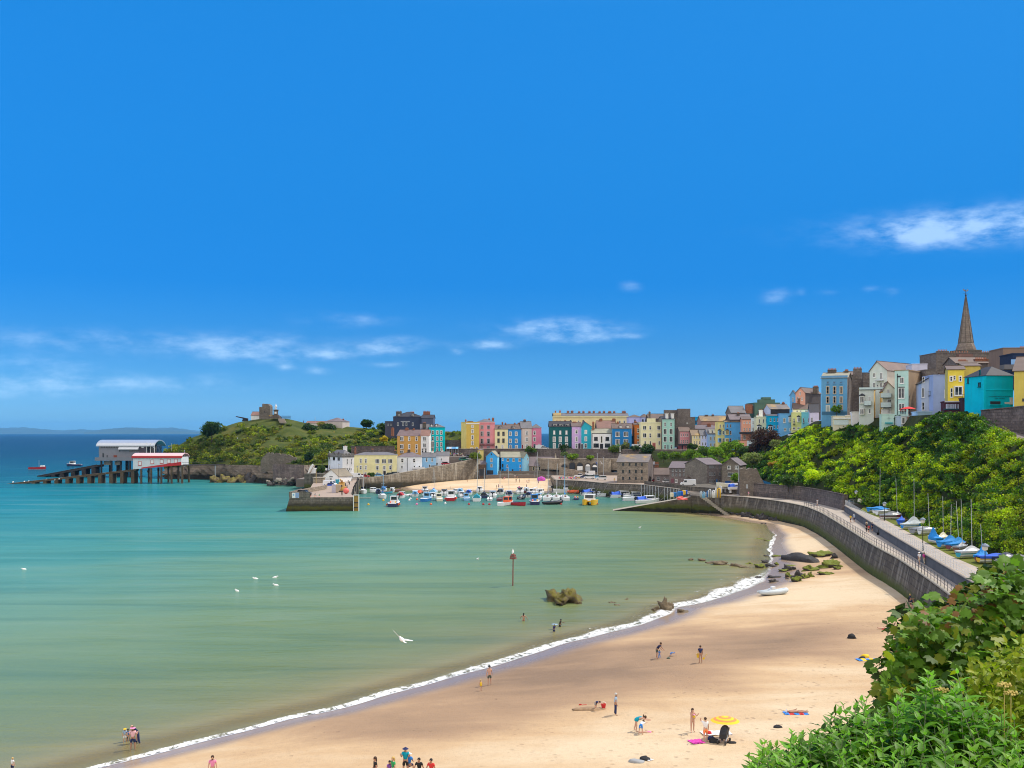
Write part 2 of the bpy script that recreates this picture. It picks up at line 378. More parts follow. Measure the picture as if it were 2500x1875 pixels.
 # ---- sand
def sand_material():
 m,t,b=nodemat('sand');co=coords(t,True);damp=attr(t,'damp').outputs['Fac'];sd=attr(t,'sd').outputs['Fac']
 st=N(t,'ShaderNodeMapping');st.inputs['Rotation'].default_value=(0,0,R(-47));st.inputs['Scale'].default_value=(.045,.17,1);t.links.new(co,st.inputs[0])
 n1=noise(t,st.outputs[0],1.0,5,.6,dist=.6)
 n2=noise(t,co,.12,4,.6);n3=noise(t,co,2.2,4,.65);n4=noise(t,co,14,3,.7)
 w=nmath(t,'ADD',damp,nmath(t,'MULTIPLY',nmath(t,'SUBTRACT',n1,.5),.85))
 w=nmath(t,'ADD',w,nmath(t,'MULTIPLY',nmath(t,'SUBTRACT',n2,.5),.5))
 col=ramp(t,w,[(.0,(.6,.47,.305)),(.3,(.5,.34,.188)),(.6,(.33,.212,.122)),(1.0,(.2,.13,.08))])
 # scuffed, trodden dry sand
 sc=ramp(t,n3,[(.5,(0,0,0)),(.72,(1,1,1))])
 col=mixrgb(t,nmath(t,'MULTIPLY',sc,.22),col,(.3,.2,.12))
 col=mixrgb(t,nmath(t,'MULTIPLY',ramp(t,n4,[(.45,(0,0,0)),(.75,(1,1,1))]),.25),col,(.33,.23,.14))
 vo=N(t,'ShaderNodeTexVoronoi');vo.inputs['Scale'].default_value=1.15;vo.inputs['Randomness'].default_value=1;t.links.new(co,vo.inputs['Vector'])
 trod=nmath(t,'MULTIPLY',ramp(t,vo.outputs['Distance'],[(.1,(1,1,1)),(.24,(0,0,0))]),ramp(t,noise(t,co,.16,3,.6),[(.44,(0,0,0)),(.6,(1,1,1))]))
 trod=nmath(t,'MULTIPLY',trod,ramp(t,nmath(t,'DIVIDE',sd,60),[(.2,(0,0,0)),(.45,(1,1,1))]))
 col=mixrgb(t,nmath(t,'MULTIPLY',trod,.55),col,(.26,.165,.1))
 deb=nmath(t,'MULTIPLY',ramp(t,noise(t,co,1.7,2,.5),[(.7,(0,0,0)),(.75,(1,1,1))]),ramp(t,n2,[(.5,(0,0,0)),(.6,(.8,.8,.8))]))
 col=mixrgb(t,deb,col,(.16,.1,.06))
 # wet skirt beside the water
 wet=N(t,'ShaderNodeMapRange',interpolation_type='SMOOTHSTEP');wet.inputs[1].default_value=1.2;wet.inputs[2].default_value=3.4;wet.inputs[3].default_value=1;wet.inputs[4].default_value=0
 t.links.new(nmath(t,'ADD',nmath(t,'DIVIDE',sd,attr(t,'wetw').outputs['Fac']),nmath(t,'MULTIPLY',nmath(t,'SUBTRACT',n2,.5),1.6)),wet.inputs[0])
 col=mixrgb(t,nmath(t,'MULTIPLY',wet.outputs[0],.75),col,(.22,.16,.115))
 under=N(t,'ShaderNodeMapRange');t.links.new(sd,under.inputs[0]);under.inputs[1].default_value=-.2;under.inputs[2].default_value=-1.2
 col=mixrgb(t,under.outputs[0],col,(.36,.27,.16))
 t.links.new(col,b.inputs['Base Color'])
 rg=N(t,'ShaderNodeMapRange');t.links.new(wet.outputs[0],rg.inputs[0]);rg.inputs[3].default_value=.9;rg.inputs[4].default_value=.22
 t.links.new(rg.outputs[0],b.inputs['Roughness']);b.inputs['Specular IOR Level'].default_value=.35
 dry=nmath(t,'SUBTRACT',1.0,wet.outputs[0])
 h=nmath(t,'MULTIPLY',nmath(t,'SUBTRACT',nmath(t,'ADD',n3,nmath(t,'MULTIPLY',n4,.5)),trod),dry)
 bump(t,b,h,.55,.16)
 return m
SAND=sand_material()
def damp_map(x,y):
 """0 dry .. 1 damp: where the last tide left the beach damp"""
 py=HY+F*(EYE-1.2)/np.maximum(y,20);px=CX+F*x/np.maximum(y,20)
 def g(cx,cy,sx,sy):return np.exp(-((px-cx)/sx)**2-((py-cy)/sy)**2)
 d=.28+.8*g(1380,1630,380,80)+.5*g(1900,1570,230,45)+.4*g(1000,1760,320,50)-.35*g(1980,1440,230,42)-.3*g(1950,1320,120,26)
 d+=-.28*g(1650,1830,420,80)-.2*g(1950,1700,260,60)+.3*g(1960,1385,160,24)+.2*g(1800,1690,120,26)
 return d
def sand_sheet(name,x0,x1,y0,y1,step,line,poly,mx,k,dampf,wetf):
 xs=np.arange(x0,x1+step,step);ys=np.arange(y0,y1+step,step)
 X,Y=np.meshgrid(xs,ys,indexing='ij');x=X.ravel();y=Y.ravel()
 sd=sdist(x,y,line,poly);z=sand_z(sd,mx,k)+fbm(x,y,.22,2)*.05*np.clip(sd/8,0,1)+fbm(x,y,.9,5,2)*.018*np.clip(sd/12,0,1)
 me=npmesh(name,np.stack([x,y,z],1),grid_faces(len(xs),len(ys)),SAND,True,dict(sd=sd,damp=dampf(x,y),wetw=wetf(x,y)))
 return tag(inst(name,me),kind='structure')
sand_sheet('beach_sand',-95,110,-10,328,1.1,shore,BEACH_POLY,2.2,20,damp_map,lambda x,y:np.interp(y,[70,110,170,230],[1.0,1.6,2.3,1.2]))
sand_sheet('harbour_sand',-95,75,410,500,1.6,hshore,HARB_POLY,3.6,24,lambda x,y:x*0+.12,lambda x,y:x*0+1.3)
# ---- sea
def water_material():
 m,t,b=nodemat('sea_water');t.nodes.remove(b)
 out=[n for n in t.nodes if n.type=='OUTPUT_MATERIAL'][0]
 co=coords(t,True);d=attr(t,'wd').outputs['Fac'];hb=attr(t,'harb').outputs['Fac'];dep=attr(t,'depth').outputs['Fac']
 big=noise(t,co,.012,5,.6,(1,1.6,1),.6);mid=noise(t,co,.05,4,.6,(.35,1.2,1),.5)
 # distance-from-shore on a log scale, pushed about by drifting patches of silt
 dd=nmath(t,'MULTIPLY',d,nmath(t,'ADD',.35,nmath(t,'ADD',nmath(t,'MULTIPLY',big,.9),nmath(t,'MULTIPLY',mid,.4))))
 lg=nmath(t,'DIVIDE',nmath(t,'LOGARITHM',nmath(t,'ADD',dd,1),10),3.5)
 openw=ramp(t,lg,[(0,(.32,.235,.115)),(.17,(.27,.215,.09)),(.28,(.18,.185,.07)),(.40,(.14,.19,.072)),(.48,(.14,.22,.105)),(.55,(.12,.24,.15)),(.61,(.06,.225,.185)),(.68,(.01,.16,.185)),(.75,(.002,.075,.115)),(.86,(0,.03,.075)),(1,(0,.022,.07))])
 harb=ramp(t,lg,[(0,(.2,.16,.07)),(.3,(.115,.125,.05)),(.42,(.09,.145,.075)),(.5,(.06,.16,.12)),(.6,(.05,.17,.15)),(.75,(.06,.16,.15))])
 col=mixrgb(t,hb,openw,harb)
 hill_refl=noise(t,co,.1,4,.6,(.2,1.3,1),.8)  # streaks of the hill's reflection in the swell, painted into the water colour
 col=mixrgb(t,nmath(t,'MULTIPLY',ramp(t,hill_refl,[(.5,(0,0,0)),(.68,(1,1,1))]),.42),col,mixrgb(t,.62,col,(.012,.075,.05)))
 col=mixrgb(t,nmath(t,'MULTIPLY',ramp(t,hill_refl,[(.3,(1,1,1)),(.45,(0,0,0))]),.3),col,mixrgb(t,.35,col,(.3,.36,.28)))
 # broad pale and dark lanes
 col=mixrgb(t,nmath(t,'MULTIPLY',ramp(t,mid,[(.42,(0,0,0)),(.7,(1,1,1))]),.3),col,mixrgb(t,.5,col,(.03,.1,.06)))
 dif=N(t,'ShaderNodeBsdfDiffuse');t.links.new(col,dif.inputs[0])
 gl=N(t,'ShaderNodeBsdfGlossy');gl.inputs['Roughness'].default_value=.12;gl.inputs[0].default_value=(.9,.95,1,1)
 w1=noise(t,co,.16,3,.5,(.45,1.5,1),.3);w2=noise(t,co,.9,4,.6,(.6,1.5,1));w3=noise(t,co,4.5,3,.6,(.8,1.3,1))
 h=nmath(t,'ADD',nmath(t,'MULTIPLY',w1,1.6),nmath(t,'ADD',nmath(t,'MULTIPLY',w2,.42),nmath(t,'MULTIPLY',w3,.1)))
 bp=N(t,'ShaderNodeBump');bp.inputs['Strength'].default_value=.8;bp.inputs['Distance'].default_value=.5;t.links.new(h,bp.inputs['Height'])
 t.links.new(bp.outputs[0],gl.inputs['Normal']);t.links.new(bp.outputs[0],dif.inputs['Normal'])
 lw=N(t,'ShaderNodeFresnel');lw.inputs[0].default_value=1.33;t.links.new(bp.outputs[0],lw.inputs['Normal'])
 fr=nmath(t,'MINIMUM',lw.outputs[0],.2)
 mx=N(t,'ShaderNodeMixShader');t.links.new(fr,mx.inputs[0]);t.links.new(dif.outputs[0],mx.inputs[1]);t.links.new(gl.outputs[0],mx.inputs[2])
 tr=N(t,'ShaderNodeBsdfTransparent');tr.inputs[0].default_value=(.78,.86,.74,1)
 op=N(t,'ShaderNodeMapRange',interpolation_type='SMOOTHSTEP');t.links.new(dep,op.inputs[0]);op.inputs[1].default_value=.0;op.inputs[2].default_value=.3;op.inputs[3].default_value=.12;op.inputs[4].default_value=1
 m2=N(t,'ShaderNodeMixShader');t.links.new(op.outputs[0],m2 .inputs[0]);t.links.new(tr.outputs[0],m2 .inputs[1]);t.links.new(mx.outputs[0],m2 .inputs[2])
 t.links.new(m2 .outputs[0],out.inputs[0])
 return m
def sym(a,step,far,ratio):
 p=list(np.arange(0,a+1e-6,step));s=step
 while p[-1]<far:s*=ratio;p.append(p[-1]+s)
 return np.array(p)
px_=sym(150,2.5,39000,1.35);wx=np.r_[-px_[:0:-1],px_]
wy=np.r_[np.arange(-40,470,2.0),470+sym(2,4,38500,1.22)]
X,Y=np.meshgrid(wx,wy,indexing='ij');x=X.ravel();y=Y.ravel()
sd1=sdist(x,y,shore,BEACH_POLY);sd2=sdist(x,y,hshore,HARB_POLY)
wd=np.minimum(np.maximum(-sd1,0),2.2*np.maximum(-sd2,0))
hb=np.clip((y-318)/40,0,1)*np.clip((x+96+(y-318)*.12)/12,0,1)*np.clip((470-y)/20,0,1)
dep=np.minimum(-sand_z(sd1),-sand_z(sd2,3.6,24))
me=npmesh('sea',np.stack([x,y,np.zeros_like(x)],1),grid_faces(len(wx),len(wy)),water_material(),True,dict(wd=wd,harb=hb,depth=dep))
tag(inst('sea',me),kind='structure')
# ---- sea bed far below so that nothing shows under thin water
MB().box(-160,160,-40,520,-4.2,-4.0).build('sea_bed',paint('sea_bed_silt',(.12,.12,.07),.9)).__setitem__('kind','structure')
# ---- surf: broken white water along the near shoreline
def surf_material():
 m,t,b=nodemat('surf_foam');out=[n for n in t.nodes if n.type=='OUTPUT_MATERIAL'][0]
 co=coords(t,True);v=attr(t,'across').outputs['Fac'];u=attr(t,'thick').outputs['Fac']
 n1=noise(t,co,.8,6,.72,dist=1.2);n2=noise(t,co,3.2,4,.75)
 n=nmath(t,'ADD',nmath(t,'MULTIPLY',n1,.65),nmath(t,'MULTIPLY',n2,.35))
 # dense at the leading edge, torn towards the sea
 a=nmath(t,'ADD',nmath(t,'SUBTRACT',n,.5),nmath(t,'SUBTRACT',.2,nmath(t,'MULTIPLY',v,.36)))
 a=nmath(t,'ADD',a,nmath(t,'MULTIPLY',nmath(t,'SINE',nmath(t,'MULTIPLY',nmath(t,'ADD',v,nmath(t,'MULTIPLY',n1,.5)),13)),.05))
 e=nmath(t,'MINIMUM',nmath(t,'MULTIPLY',v,9),1)
 al=N(t,'ShaderNodeMapRange',interpolation_type='SMOOTHSTEP');t.links.new(a,al.inputs[0]);al.inputs[1].default_value=.0;al.inputs[2].default_value=.2
 alpha=nmath(t,'MULTIPLY',nmath(t,'MULTIPLY',al.outputs[0],e),u)
 b.inputs['Base Color'].default_value=(.86,.87,.86,1);b.inputs['Roughness'].default_value=.7
 bump(t,b,n,.5,.2)
 tr=N(t,'ShaderNodeBsdfTransparent');mx=N(t,'ShaderNodeMixShader')
 t.links.new(alpha,mx.inputs[0]);t.links.new(tr.outputs[0],mx.inputs[1]);t.links.new(b.outputs[0],mx.inputs[2]);t.links.new(mx.outputs[0],out.inputs[0])
 return m
sp=smooth_path(shore[1:],.5,6);nrm=np.gradient(sp,axis=0);nrm=np.stack([-nrm[:,1],nrm[:,0]],1);nrm/=np.linalg.norm(nrm,axis=1)[:,None]
width=np.interp(sp[:,1],[40,73,90,105,125,145,158,166,172,190,205,225,240,255],[1.0,1.1,1.9,2.6,3.6,5.2,7.5,8.5,2.5,1.2,1.6,2.2,1.2,.6])
thick=np.interp(sp[:,1],[165,176,195,205,222,236,250],[1,.15,.55,1,1,.8,0]);width*=1+.22*np.sin(np.arange(len(sp))*.21)*np.sin(np.arange(len(sp))*.047)
wob=.25*np.sin(np.arange(len(sp))*.33)+.2*np.sin(np.arange(len(sp))*.13+1)
vs,fs,ac,th=[],[],[],[]
K=8
for i in range(len(sp)):
 for k in range(K):
  f_=k/(K-1);o=-.35+wob[i]*.5+f_*width[i]
  p=sp[i]+nrm[i]*o;vs.append((p[0],p[1],max(.0,beach_h(p[0],p[1]))+.035+.16*math.sin(math.pi*f_)**2));ac.append(f_);th.append(thick[i])
me=npmesh('surf',vs,grid_faces(len(sp),K),surf_material(),True,dict(across=np.array(ac),thick=np.array(th)))
tag(inst('surf',me),kind='stuff')
# ---- far hills across the bay, 30 km away
def far_hills(name,prof,Y,depth):
 vs=[];K=7
 pp=resample(np.array(prof,float),4)
 for i,(px,h)in enumerate(pp):
  for k in range(K):
   f_=k/(K-1);q=math.sin(f_*math.pi*.5)
   p=W(px,HY,Y+depth*f_**1.2);vs.append((p.x,p.y,max(-5,(h/F*Y+EYE)*q+25*math.sin(i*.9+k*2.1)*(.2+f_)*.4)if k else-5))
 me=npmesh(name,vs,grid_faces(len(pp),K),paint('far_hill_land',(.05,.075,.035),.9,.5,.0015),True)
 return tag(inst(name,me),kind='structure')
far_hills('far_hills',[(-120,10),(-60,13),(0,14),(60,16),(100,11),(150,7),(200,10.5),(230,7.5),(260,11),(310,15.5),(370,13.5),(420,15.5),(450,11),(480,6),(500,5),(520,2),(545,-2)],27000,5000)
far_hills('near_headland',[(205,2),(230,5),(260,10),(310,14),(340,14),(370,10),(400,7),(440,5),(490,1)],22500,3000)
# ================================================================= air
hz=MB().box(-42000,42000,-400,41000,-6,420).build('haze',None or nodemat('haze_air')[0])
m=hz.data.materials[0];t=m.node_tree
for n in list(t.nodes):
 if n.type=='BSDF_PRINCIPLED':t.nodes.remove(n)
pv=N(t,'ShaderNodeVolumePrincipled');pv.inputs['Color'].default_value=(.14,.5,1,1);pv.inputs['Density'].default_value=2.8e-5
t.links.new(pv.outputs[0],[n for n in t.nodes if n.type=='OUTPUT_MATERIAL'][0].inputs['Volume'])
tag(hz,kind='stuff')
# ================================================================= land forms, quays, walls
def loft(name,rows,m,kind='structure',smooth=False,step=None):
 """sheet through equal-length rows of points"""
 a=np.array([[tuple(p)for p in r]for r in rows],float)
 me=npmesh(name,a.reshape(-1,3),grid_faces(a.shape[0],a.shape[1]),m,smooth)
 bm=bmesh.new();bm.from_mesh(me);bmesh.ops.recalc_face_normals(bm,faces=bm.faces)
 if sum(f.normal.z*f.calc_area()for f in bm.faces)<0:bmesh.ops.reverse_faces(bm,faces=bm.faces)
 bm.to_mesh(me);bm.free()
 o=inst(name,me)
 if kind:o['kind']=kind
 return o
PAVE=paint('pale_concrete_paving',(.42,.36,.3),.9,.18,.25,.15,fine=.25)
ASPH=paint('quay_paving',(.36,.285,.23),.9,.15,.3,.15,fine=.3)
ROAD=paint('road_tarmac',(.2,.17,.15),.9,.2,.2,.15,fine=.3)
CONC=paint('grey_concrete_wall',(.13,.13,.14),.9,.35,.5,.15,fine=.5)
WEED=[(0,(.012,.012,.008)),(.2,(.02,.02,.01)),(.36,(.06,.075,.012)),(.5,(.075,.085,.02)),(.8,(.1,.085,.06)),(1,(.1,.085,.06))]
SEAW=stone('sea_wall_stone',(0.092,0.076,0.061),(0.136,0.113,0.085),(0.068,0.058,0.047),2.4,.25,WEED)
QUAYW=stone('quay_wall_stone',(0.095,0.085,0.071),(0.161,0.142,0.113),(0.057,0.052,0.048),1.8,.12,WEED)
PIERW=stone('pier_stone',(0.137,0.121,0.105),(0.231,0.2,0.163),(0.063,0.058,0.053),1.9,.1,[(0,(.02,.02,.01)),(.3,(.09,.085,.015)),(.45,(.05,.045,.03)),(.8,(.12,.1,.08)),(1,(.12,.1,.08))])
HARBW=stone('harbour_wall_stone',(0.16,0.131,0.098),(0.244,0.202,0.15),(0.094,0.084,0.066),1.7,.35,[(0,(.03,.028,.02)),(.5,(.05,.045,.03)),(.8,(.1,.085,.06)),(1,(.1,.085,.06))])
TERRW=stone('terrace_wall_stone',(0.107,0.088,0.081),(0.169,0.135,0.124),(0.079,0.068,0.062),1.5,.08)
GARDW=stone('garden_wall_stone',(0.26,0.215,0.163),(0.364,0.305,0.234),(0.169,0.143,0.117),1.3,.15)
ROCK=stone('cliff_rock',(0.168,0.132,0.102),(0.24,0.192,0.144),(0.096,0.078,0.06),3.2,.1,[(0,(.01,.01,.008)),(.55,(.02,.018,.012)),(.75,(.1,.075,.045)),(1,(.12,.1,.07))])
def PZ(pts,z):return[G(px,py,z)for px,py in pts]
def path3(pts,step=3.0,it=2):return[Vector(p)for p in smooth_path([tuple(p)for p in pts],step,it)]
def offset(path,d,dz=0):
 """path shifted sideways by d (positive: to the right of travel) and up by dz"""
 out=[]
 for i,p in enumerate(path):
  t=(path[min(i+1,len(path)-1)]-path[max(i-1,0)]);t.z=0;t.normalize()
  out.append(Vector((p.x+t.y*d,p.y-t.x*d,p.z+dz)))
 return out
def strip_wall(name,path,below,d_out,cope,m,mc,label=None,cat='wall',zb=None,thick=.6,parent=None,capo=.12,caph=.18):
 """wall whose seaward top edge is path; face goes down to z=zb with batter d_out; coping child"""
 o=empty(name,path[len(path)//2],0,label,cat)if parent is None else parent
 off=Vector(o.location)
 foot=[Vector((p.x,p.y,zb if zb is not None else p.z-below))for p in offset(path,d_out)]
 back=offset(path,-thick);bfoot=[Vector((p.x,p.y,f.z))for p,f in zip(back,foot)]
 rows=[foot,path,back,bfoot]
 a=np.array([[tuple(p-off)for p in r]for r in rows]);me=npmesh('face',a.reshape(-1,3),grid_faces(4,len(path)),m)
 n=len(path);bm=bmesh.new();bm.from_mesh(me);bm.verts.ensure_lookup_table()
 for k in(0,n-1):bm.faces.new([bm.verts[r*n+k]for r in range(4)])
 bmesh.ops.recalc_face_normals(bm,faces=bm.faces);bm.to_mesh(me);bm.free()
 inst('wall_face',me,o)
 if cope:
  c0=offset(path,capo);c1=offset(path,-cope);rows=[c0,[p+Vector((0,0,caph))for p in c0],[p+Vector((0,0,caph))for p in c1],c1]
  a=np.array([[tuple(p-off)for p in r]for r in rows]);me=npmesh('coping',a.reshape(-1,3),grid_faces(4,n),mc)
  bm=bmesh.new();bm.from_mesh(me);bm.verts.ensure_lookup_table()
  for k in(0,n-1):bm.faces.new([bm.verts[r*n+k]for r in range(4)])
  bm.faces.new;bmesh.ops.recalc_face_normals(bm,faces=bm.faces);bm.to_mesh(me);bm.free()
  inst('coping',me,o)
 return o
 # ---- sea wall and promenade
COPE=paint('worn_coping',(.36,.32,.26),.9,.2,.5,.15,fine=.3)
swp=PZ([(1761,1211),(1808,1212.5),(1881,1220.5),(1935,1229.6),(1971,1237.7),(2007,1253),(2043,1274.5),(2100,1311),(2132,1316+17),(2193,1364),(2255,1406),(2316,1450),(2333,1466),(2420,1532)],5.6)
swp[8]=G(2132,1332,5.6);swp+=[Vector((42,78,5.6)),Vector((38,55,5.6))]
SWP=path3(swp,2.5,3)
strip_wall('sea_wall',SWP,0,1.3,.55,SEAW,COPE,'long curved stone sea wall with green weed along its foot beside the sand','sea wall',zb=-.3,caph=.12)
rbase=PZ([(2062,1249),(2081,1262),(2148,1308),(2222,1355),(2357,1441)],5.6)+[Vector((46,85,5.6)),Vector((42,55,5.6))]
RB=path3(rbase,2.5,2)
inner_far=PZ([(1800,1207),(1881,1215),(1953,1221),(2007,1232),(2061,1246)],5.6)
# promenade deck between wall and the land side
INN=path3(inner_far+RB[1:],2.5,2)
def even(path,n):
 a=np.array([tuple(p)for p in path]);d=np.r_[0,np.cumsum(np.linalg.norm(np.diff(a,axis=0),axis=1))]
 s=np.linspace(0,d[-1],n);return[Vector((np.interp(v,d,a[:,0]),np.interp(v,d,a[:,1]),np.interp(v,d,a[:,2])))for v in s]
lift=lambda P,dz:[p+Vector((0,0,dz))for p in P]
loft('promenade_path',[lift(even(SWP,80),.03),lift(even(INN,80),.03)],PAVE)
# retaining wall and the upper path
strip_wall('retaining_wall',lift(RB,1.42),0,0.05,.35,CONC,PAVE,'grey concrete retaining wall between the lower promenade and the upper path','wall',zb=5.3,caph=.1,thick=.4)
RBT=offset(lift(RB,1.45),-.36)
grass_edge=PZ([(2100,1246),(2165,1271),(2226,1304),(2316,1355),(2435,1406)],7.05)+[Vector((51,85,7.05)),Vector((47,55,7.05))]
GE=path3(grass_edge,2.5,2)
loft('upper_path',[even(RBT,60),even(GE,60)],PAVE)
# ---- leaf and grass materials
def leaf_material(name,rough=.5,trans=.45):
 m,t,b=nodemat(name);out=[n for n in t.nodes if n.type=='OUTPUT_MATERIAL'][0]
 c=attr(t,'Col').outputs['Color'];co=coords(t,True)
 col=mixrgb(t,nmath(t,'MULTIPLY',noise(t,co,.7,3),.35),c,mixrgb(t,.5,c,(.1,.12,.02)))
 t.links.new(col,b.inputs['Base Color']);b.inputs['Roughness'].default_value=rough;b.inputs['Specular IOR Level'].default_value=.22
 tr=N(t,'ShaderNodeBsdfTranslucent');t.links.new(mixrgb(t,1.0,col,(1.0,1.25,.55),'MULTIPLY'),tr.inputs[0])
 mx=N(t,'ShaderNodeMixShader');mx.inputs[0].default_value=trans
 t.links.new(b.outputs[0],mx.inputs[1]);t.links.new(tr.outputs[0],mx.inputs[2]);t.links.new(mx.outputs[0],out.inputs[0])
 return m
LEAF=leaf_material('foliage')
def grass_material(name,a,b_,c,s=.25):
 m,t,b=nodemat(name);co=coords(t,True);n=noise(t,co,s,6,.65);n2=noise(t,co,s*9,4,.7)
 col=ramp(t,n,[(.3,a),(.52,b_),(.72,c)]);col=mixrgb(t,nmath(t,'MULTIPLY',n2,.5),col,tuple(v*.5 for v in b_))
 t.links.new(col,b.inputs['Base Color']);b.inputs['Roughness'].default_value=.95;b.inputs['Specular IOR Level'].default_value=.1
 bump(t,b,n2,.8,.25);return m
LAWN=grass_material('lawn',(.1,.13,.02),(.15,.17,.03),(.22,.2,.05))
ROUGHG=grass_material('rough_grass',(.04,.06,.012),(.075,.095,.02),(.14,.13,.035),.12)
SOIL=grass_material('dark_soil',(.02,.03,.008),(.035,.045,.012),(.06,.06,.02),.3)  # dark green brown soil under the shrubs
# ---- cliff: foot line -> crest line
cst=[(1560,452,7,1560,468,15.6),(1640,442,7.2,1640,462,15.9),(1720,430,7.5,1720,449,16.2),(1790,405,7.5,1790,440,16.6),(1850,370,7.5,1840,428,18.3),(1880,330,8,1890,412,21.5),(1905,293,8,1950,395,25),(1960,284,8.8,1990,350,28.0),(2010,268,9,2060,318,28.6),(2062,248,8.2,2120,296,28.3),(2110,236,7.1,2180,272,28.2),(2165,221,7.1,2230,250,28.2),(2225,196,7.1,2290,230,28.2),(2290,170,7.1,2360,207,28.0),(2370,149,7.1,2430,188,24.6),(2500,132,7.1,2500,172,22.6),(2640,112,7.1,2640,150,22.2),(2850,92,7.1,2850,122,22),(3200,70,7.1,3200,96,22),(3700,48,7.1,3900,64,22)]
CF=[Vector(((a-CX)/F*b,b,c))for a,b,c,*_ in cst];CT=[Vector(((d-CX)/F*e,e,f))for*_,d,e,f in cst]
NC=120
cf,ct=even(CF,NC),even(CT,NC)
crow=[]
for k in range(15):
 f_=k/14;row=[]
 for i in range(NC):
  p=cf[i].lerp(ct[i],f_);bulge=math.sin(f_*math.pi)
  p.z+=(f_**.8-f_)*5+bulge*1.0*math.sin(i*.9+k*.7)+bulge*1.2*math.sin(i*.37-k*.4)
  row.append(p)
 crow.append(row)
CROW=crow
loft('cliff_ground',crow,SOIL,smooth=True)
loft('grass_bank',[[p+Vector((0,0,.0))for p in even(GE,60)],lift(even(path3([CF[i]for i in range(10,len(CF))],3),60),.05)],LAWN)
# plateau behind the crest (town ground)
plat=[lift(ct,-.05),[p+Vector((18,28,1.0))for p in ct],[p+Vector((70,90,4))for p in ct]]
loft('town_ground',plat,ROAD)
# ---- castle hill
hp=[400,420,470,520,580,640,700,760,830,900,960,1020,1080,1140,1180]
hY0=[542,538,534,527,510,496,484,476,478,492,512,530,540,545,548]
hz0=[5,6,7.5,8,8,8.5,9,9,9,10,12,13.5,15,16,16]
hY1=[556,558,563,568,574,578,578,578,578,580,584,588,590,590,590]
hpy=[1104,1096,1068,1051,1031,1022,1022,1036,1040,1046,1050,1052,1053,1055,1060]
H0=[Vector(((p-CX)/F*y,y,z))for p,y,z in zip(hp,hY0,hz0)]
H1=[W(p,v,y)for p,v,y in zip(hp,hpy,hY1)]
NH=90
h0,h1=path3(H0,.5,0),None
h0,h1=even(H0,NH),even(H1,NH)
# match by bearing, not by arc length
def bybearing(P,n,p0,p1):
 b=np.array([CX+F*q.x/q.y for q in P]);q=np.linspace(p0,p1,n)
 return[Vector([np.interp(v,b,np.array([tuple(x)for x in P])[:,k])for k in range(3)])for v in q]
h0,h1=bybearing(H0,NH,400,1180),bybearing(H1,NH,400,1180)
HROW=[]
for k in range(22):
 f_=k/21;row=[]
 for i in range(NH):
  p=h0[i].lerp(h1[i],f_);p.z+=(math.sin(f_*math.pi/2)-f_)*3.2+math.sin(f_*math.pi)*(.7*math.sin(i*.55+k*.5)+.6*math.sin(i*.23-k*.8))
  row.append(p)
 HROW.append(row)
back=[[p+Vector((0,14,-1.5))for p in h1],[p+Vector((0,40,-p.z*.5))for p in h1],[Vector((p.x,p.y+62,-2))for p in h1]]
loft('castle_hill',HROW+back,ROUGHG,smooth=True)
# sea cliffs under the hill: ragged rock
wl_=[(396,1170),(430,1170),(470,1170.5),(520,1171),(560,1173.5),(600,1177),(640,1180),(680,1184),(720,1187),(745,1190),(775,1191)]
WLN=bybearing([G(*p)for p in wl_],70,400,770);TOP=bybearing(H0,70,400,770)
rows=[]
for k in range(8):
 f_=k/7;row=[]
 for i in range(70):
  a=WLN[i].copy();a.z=-1.0;p=a.lerp(TOP[i]+Vector((0,0,.2)),f_**.8);j=math.sin(f_*math.pi)
  p+=Vector((1.6*math.sin(i*1.7+k*2.3),-1.3*j*(1+math.sin(i*2.3+k*1.9)),.9*math.sin(i*3.1+k)))*j
  p.z=a.z+(TOP[i].z-a.z)*(f_**.75)+.5*j*math.sin(i*2.9+k)
  row.append(p)
 rows.append(row)
loft('sea_cliff',rows,ROCK)
# ---- pier
PZK=4.2
pier_r=[Vector((-48.5,316,PZK)),Vector((-52.3,332,PZK)),Vector((-58,375,PZK)),Vector((-63.4,419.5,PZK)),Vector((-65.4,441,PZK))]
pier_l=[Vector((-68.2,314,PZK)),Vector((-68.5,332,PZK)),Vector((-70.5,356,PZK)),Vector((-77,395,PZK)),Vector((-84,441,PZK))]
pr,pl=even(pier_r,30),even(pier_l,30)
po=empty('stone_pier',(-58,316,0),0,'dark stone pier with a battered end wall standing out in green water','pier');off=Vector(po.location)
def lo(v):return tuple(Vector(v)-off)
ring_t=[(-68.2,314,PZK),(-48.5,316,PZK)]
b=MB()
foot_r=[p+Vector((1.0,-.6 if i==0 else 0,-PZK-2))for i,p in enumerate(pr)];foot_l=[p+Vector((-1.6,-.8 if i==0 else 0,-PZK-2))for i,p in enumerate(pl)]
for A,B_ in((pr,foot_r),(pl,foot_l)):
 for i in range(29):b.add([lo(A[i]),lo(A[i+1]),lo(B_[i+1]),lo(B_[i])],[(0,1,2,3)])
b.add([lo(pl[0]),lo(pr[0]),lo(foot_r[0]),lo(foot_l[0])],[(0,1,2,3)])
b.build('pier_wall',PIERW,po)
b=MB()
for i in range(29):b.slab(*[lo(p+Vector((0,0,.02)))for p in(pl[i],pr[i],pr[i+1],pl[i+1])],.3)
b.build('pier_deck',ASPH,po)
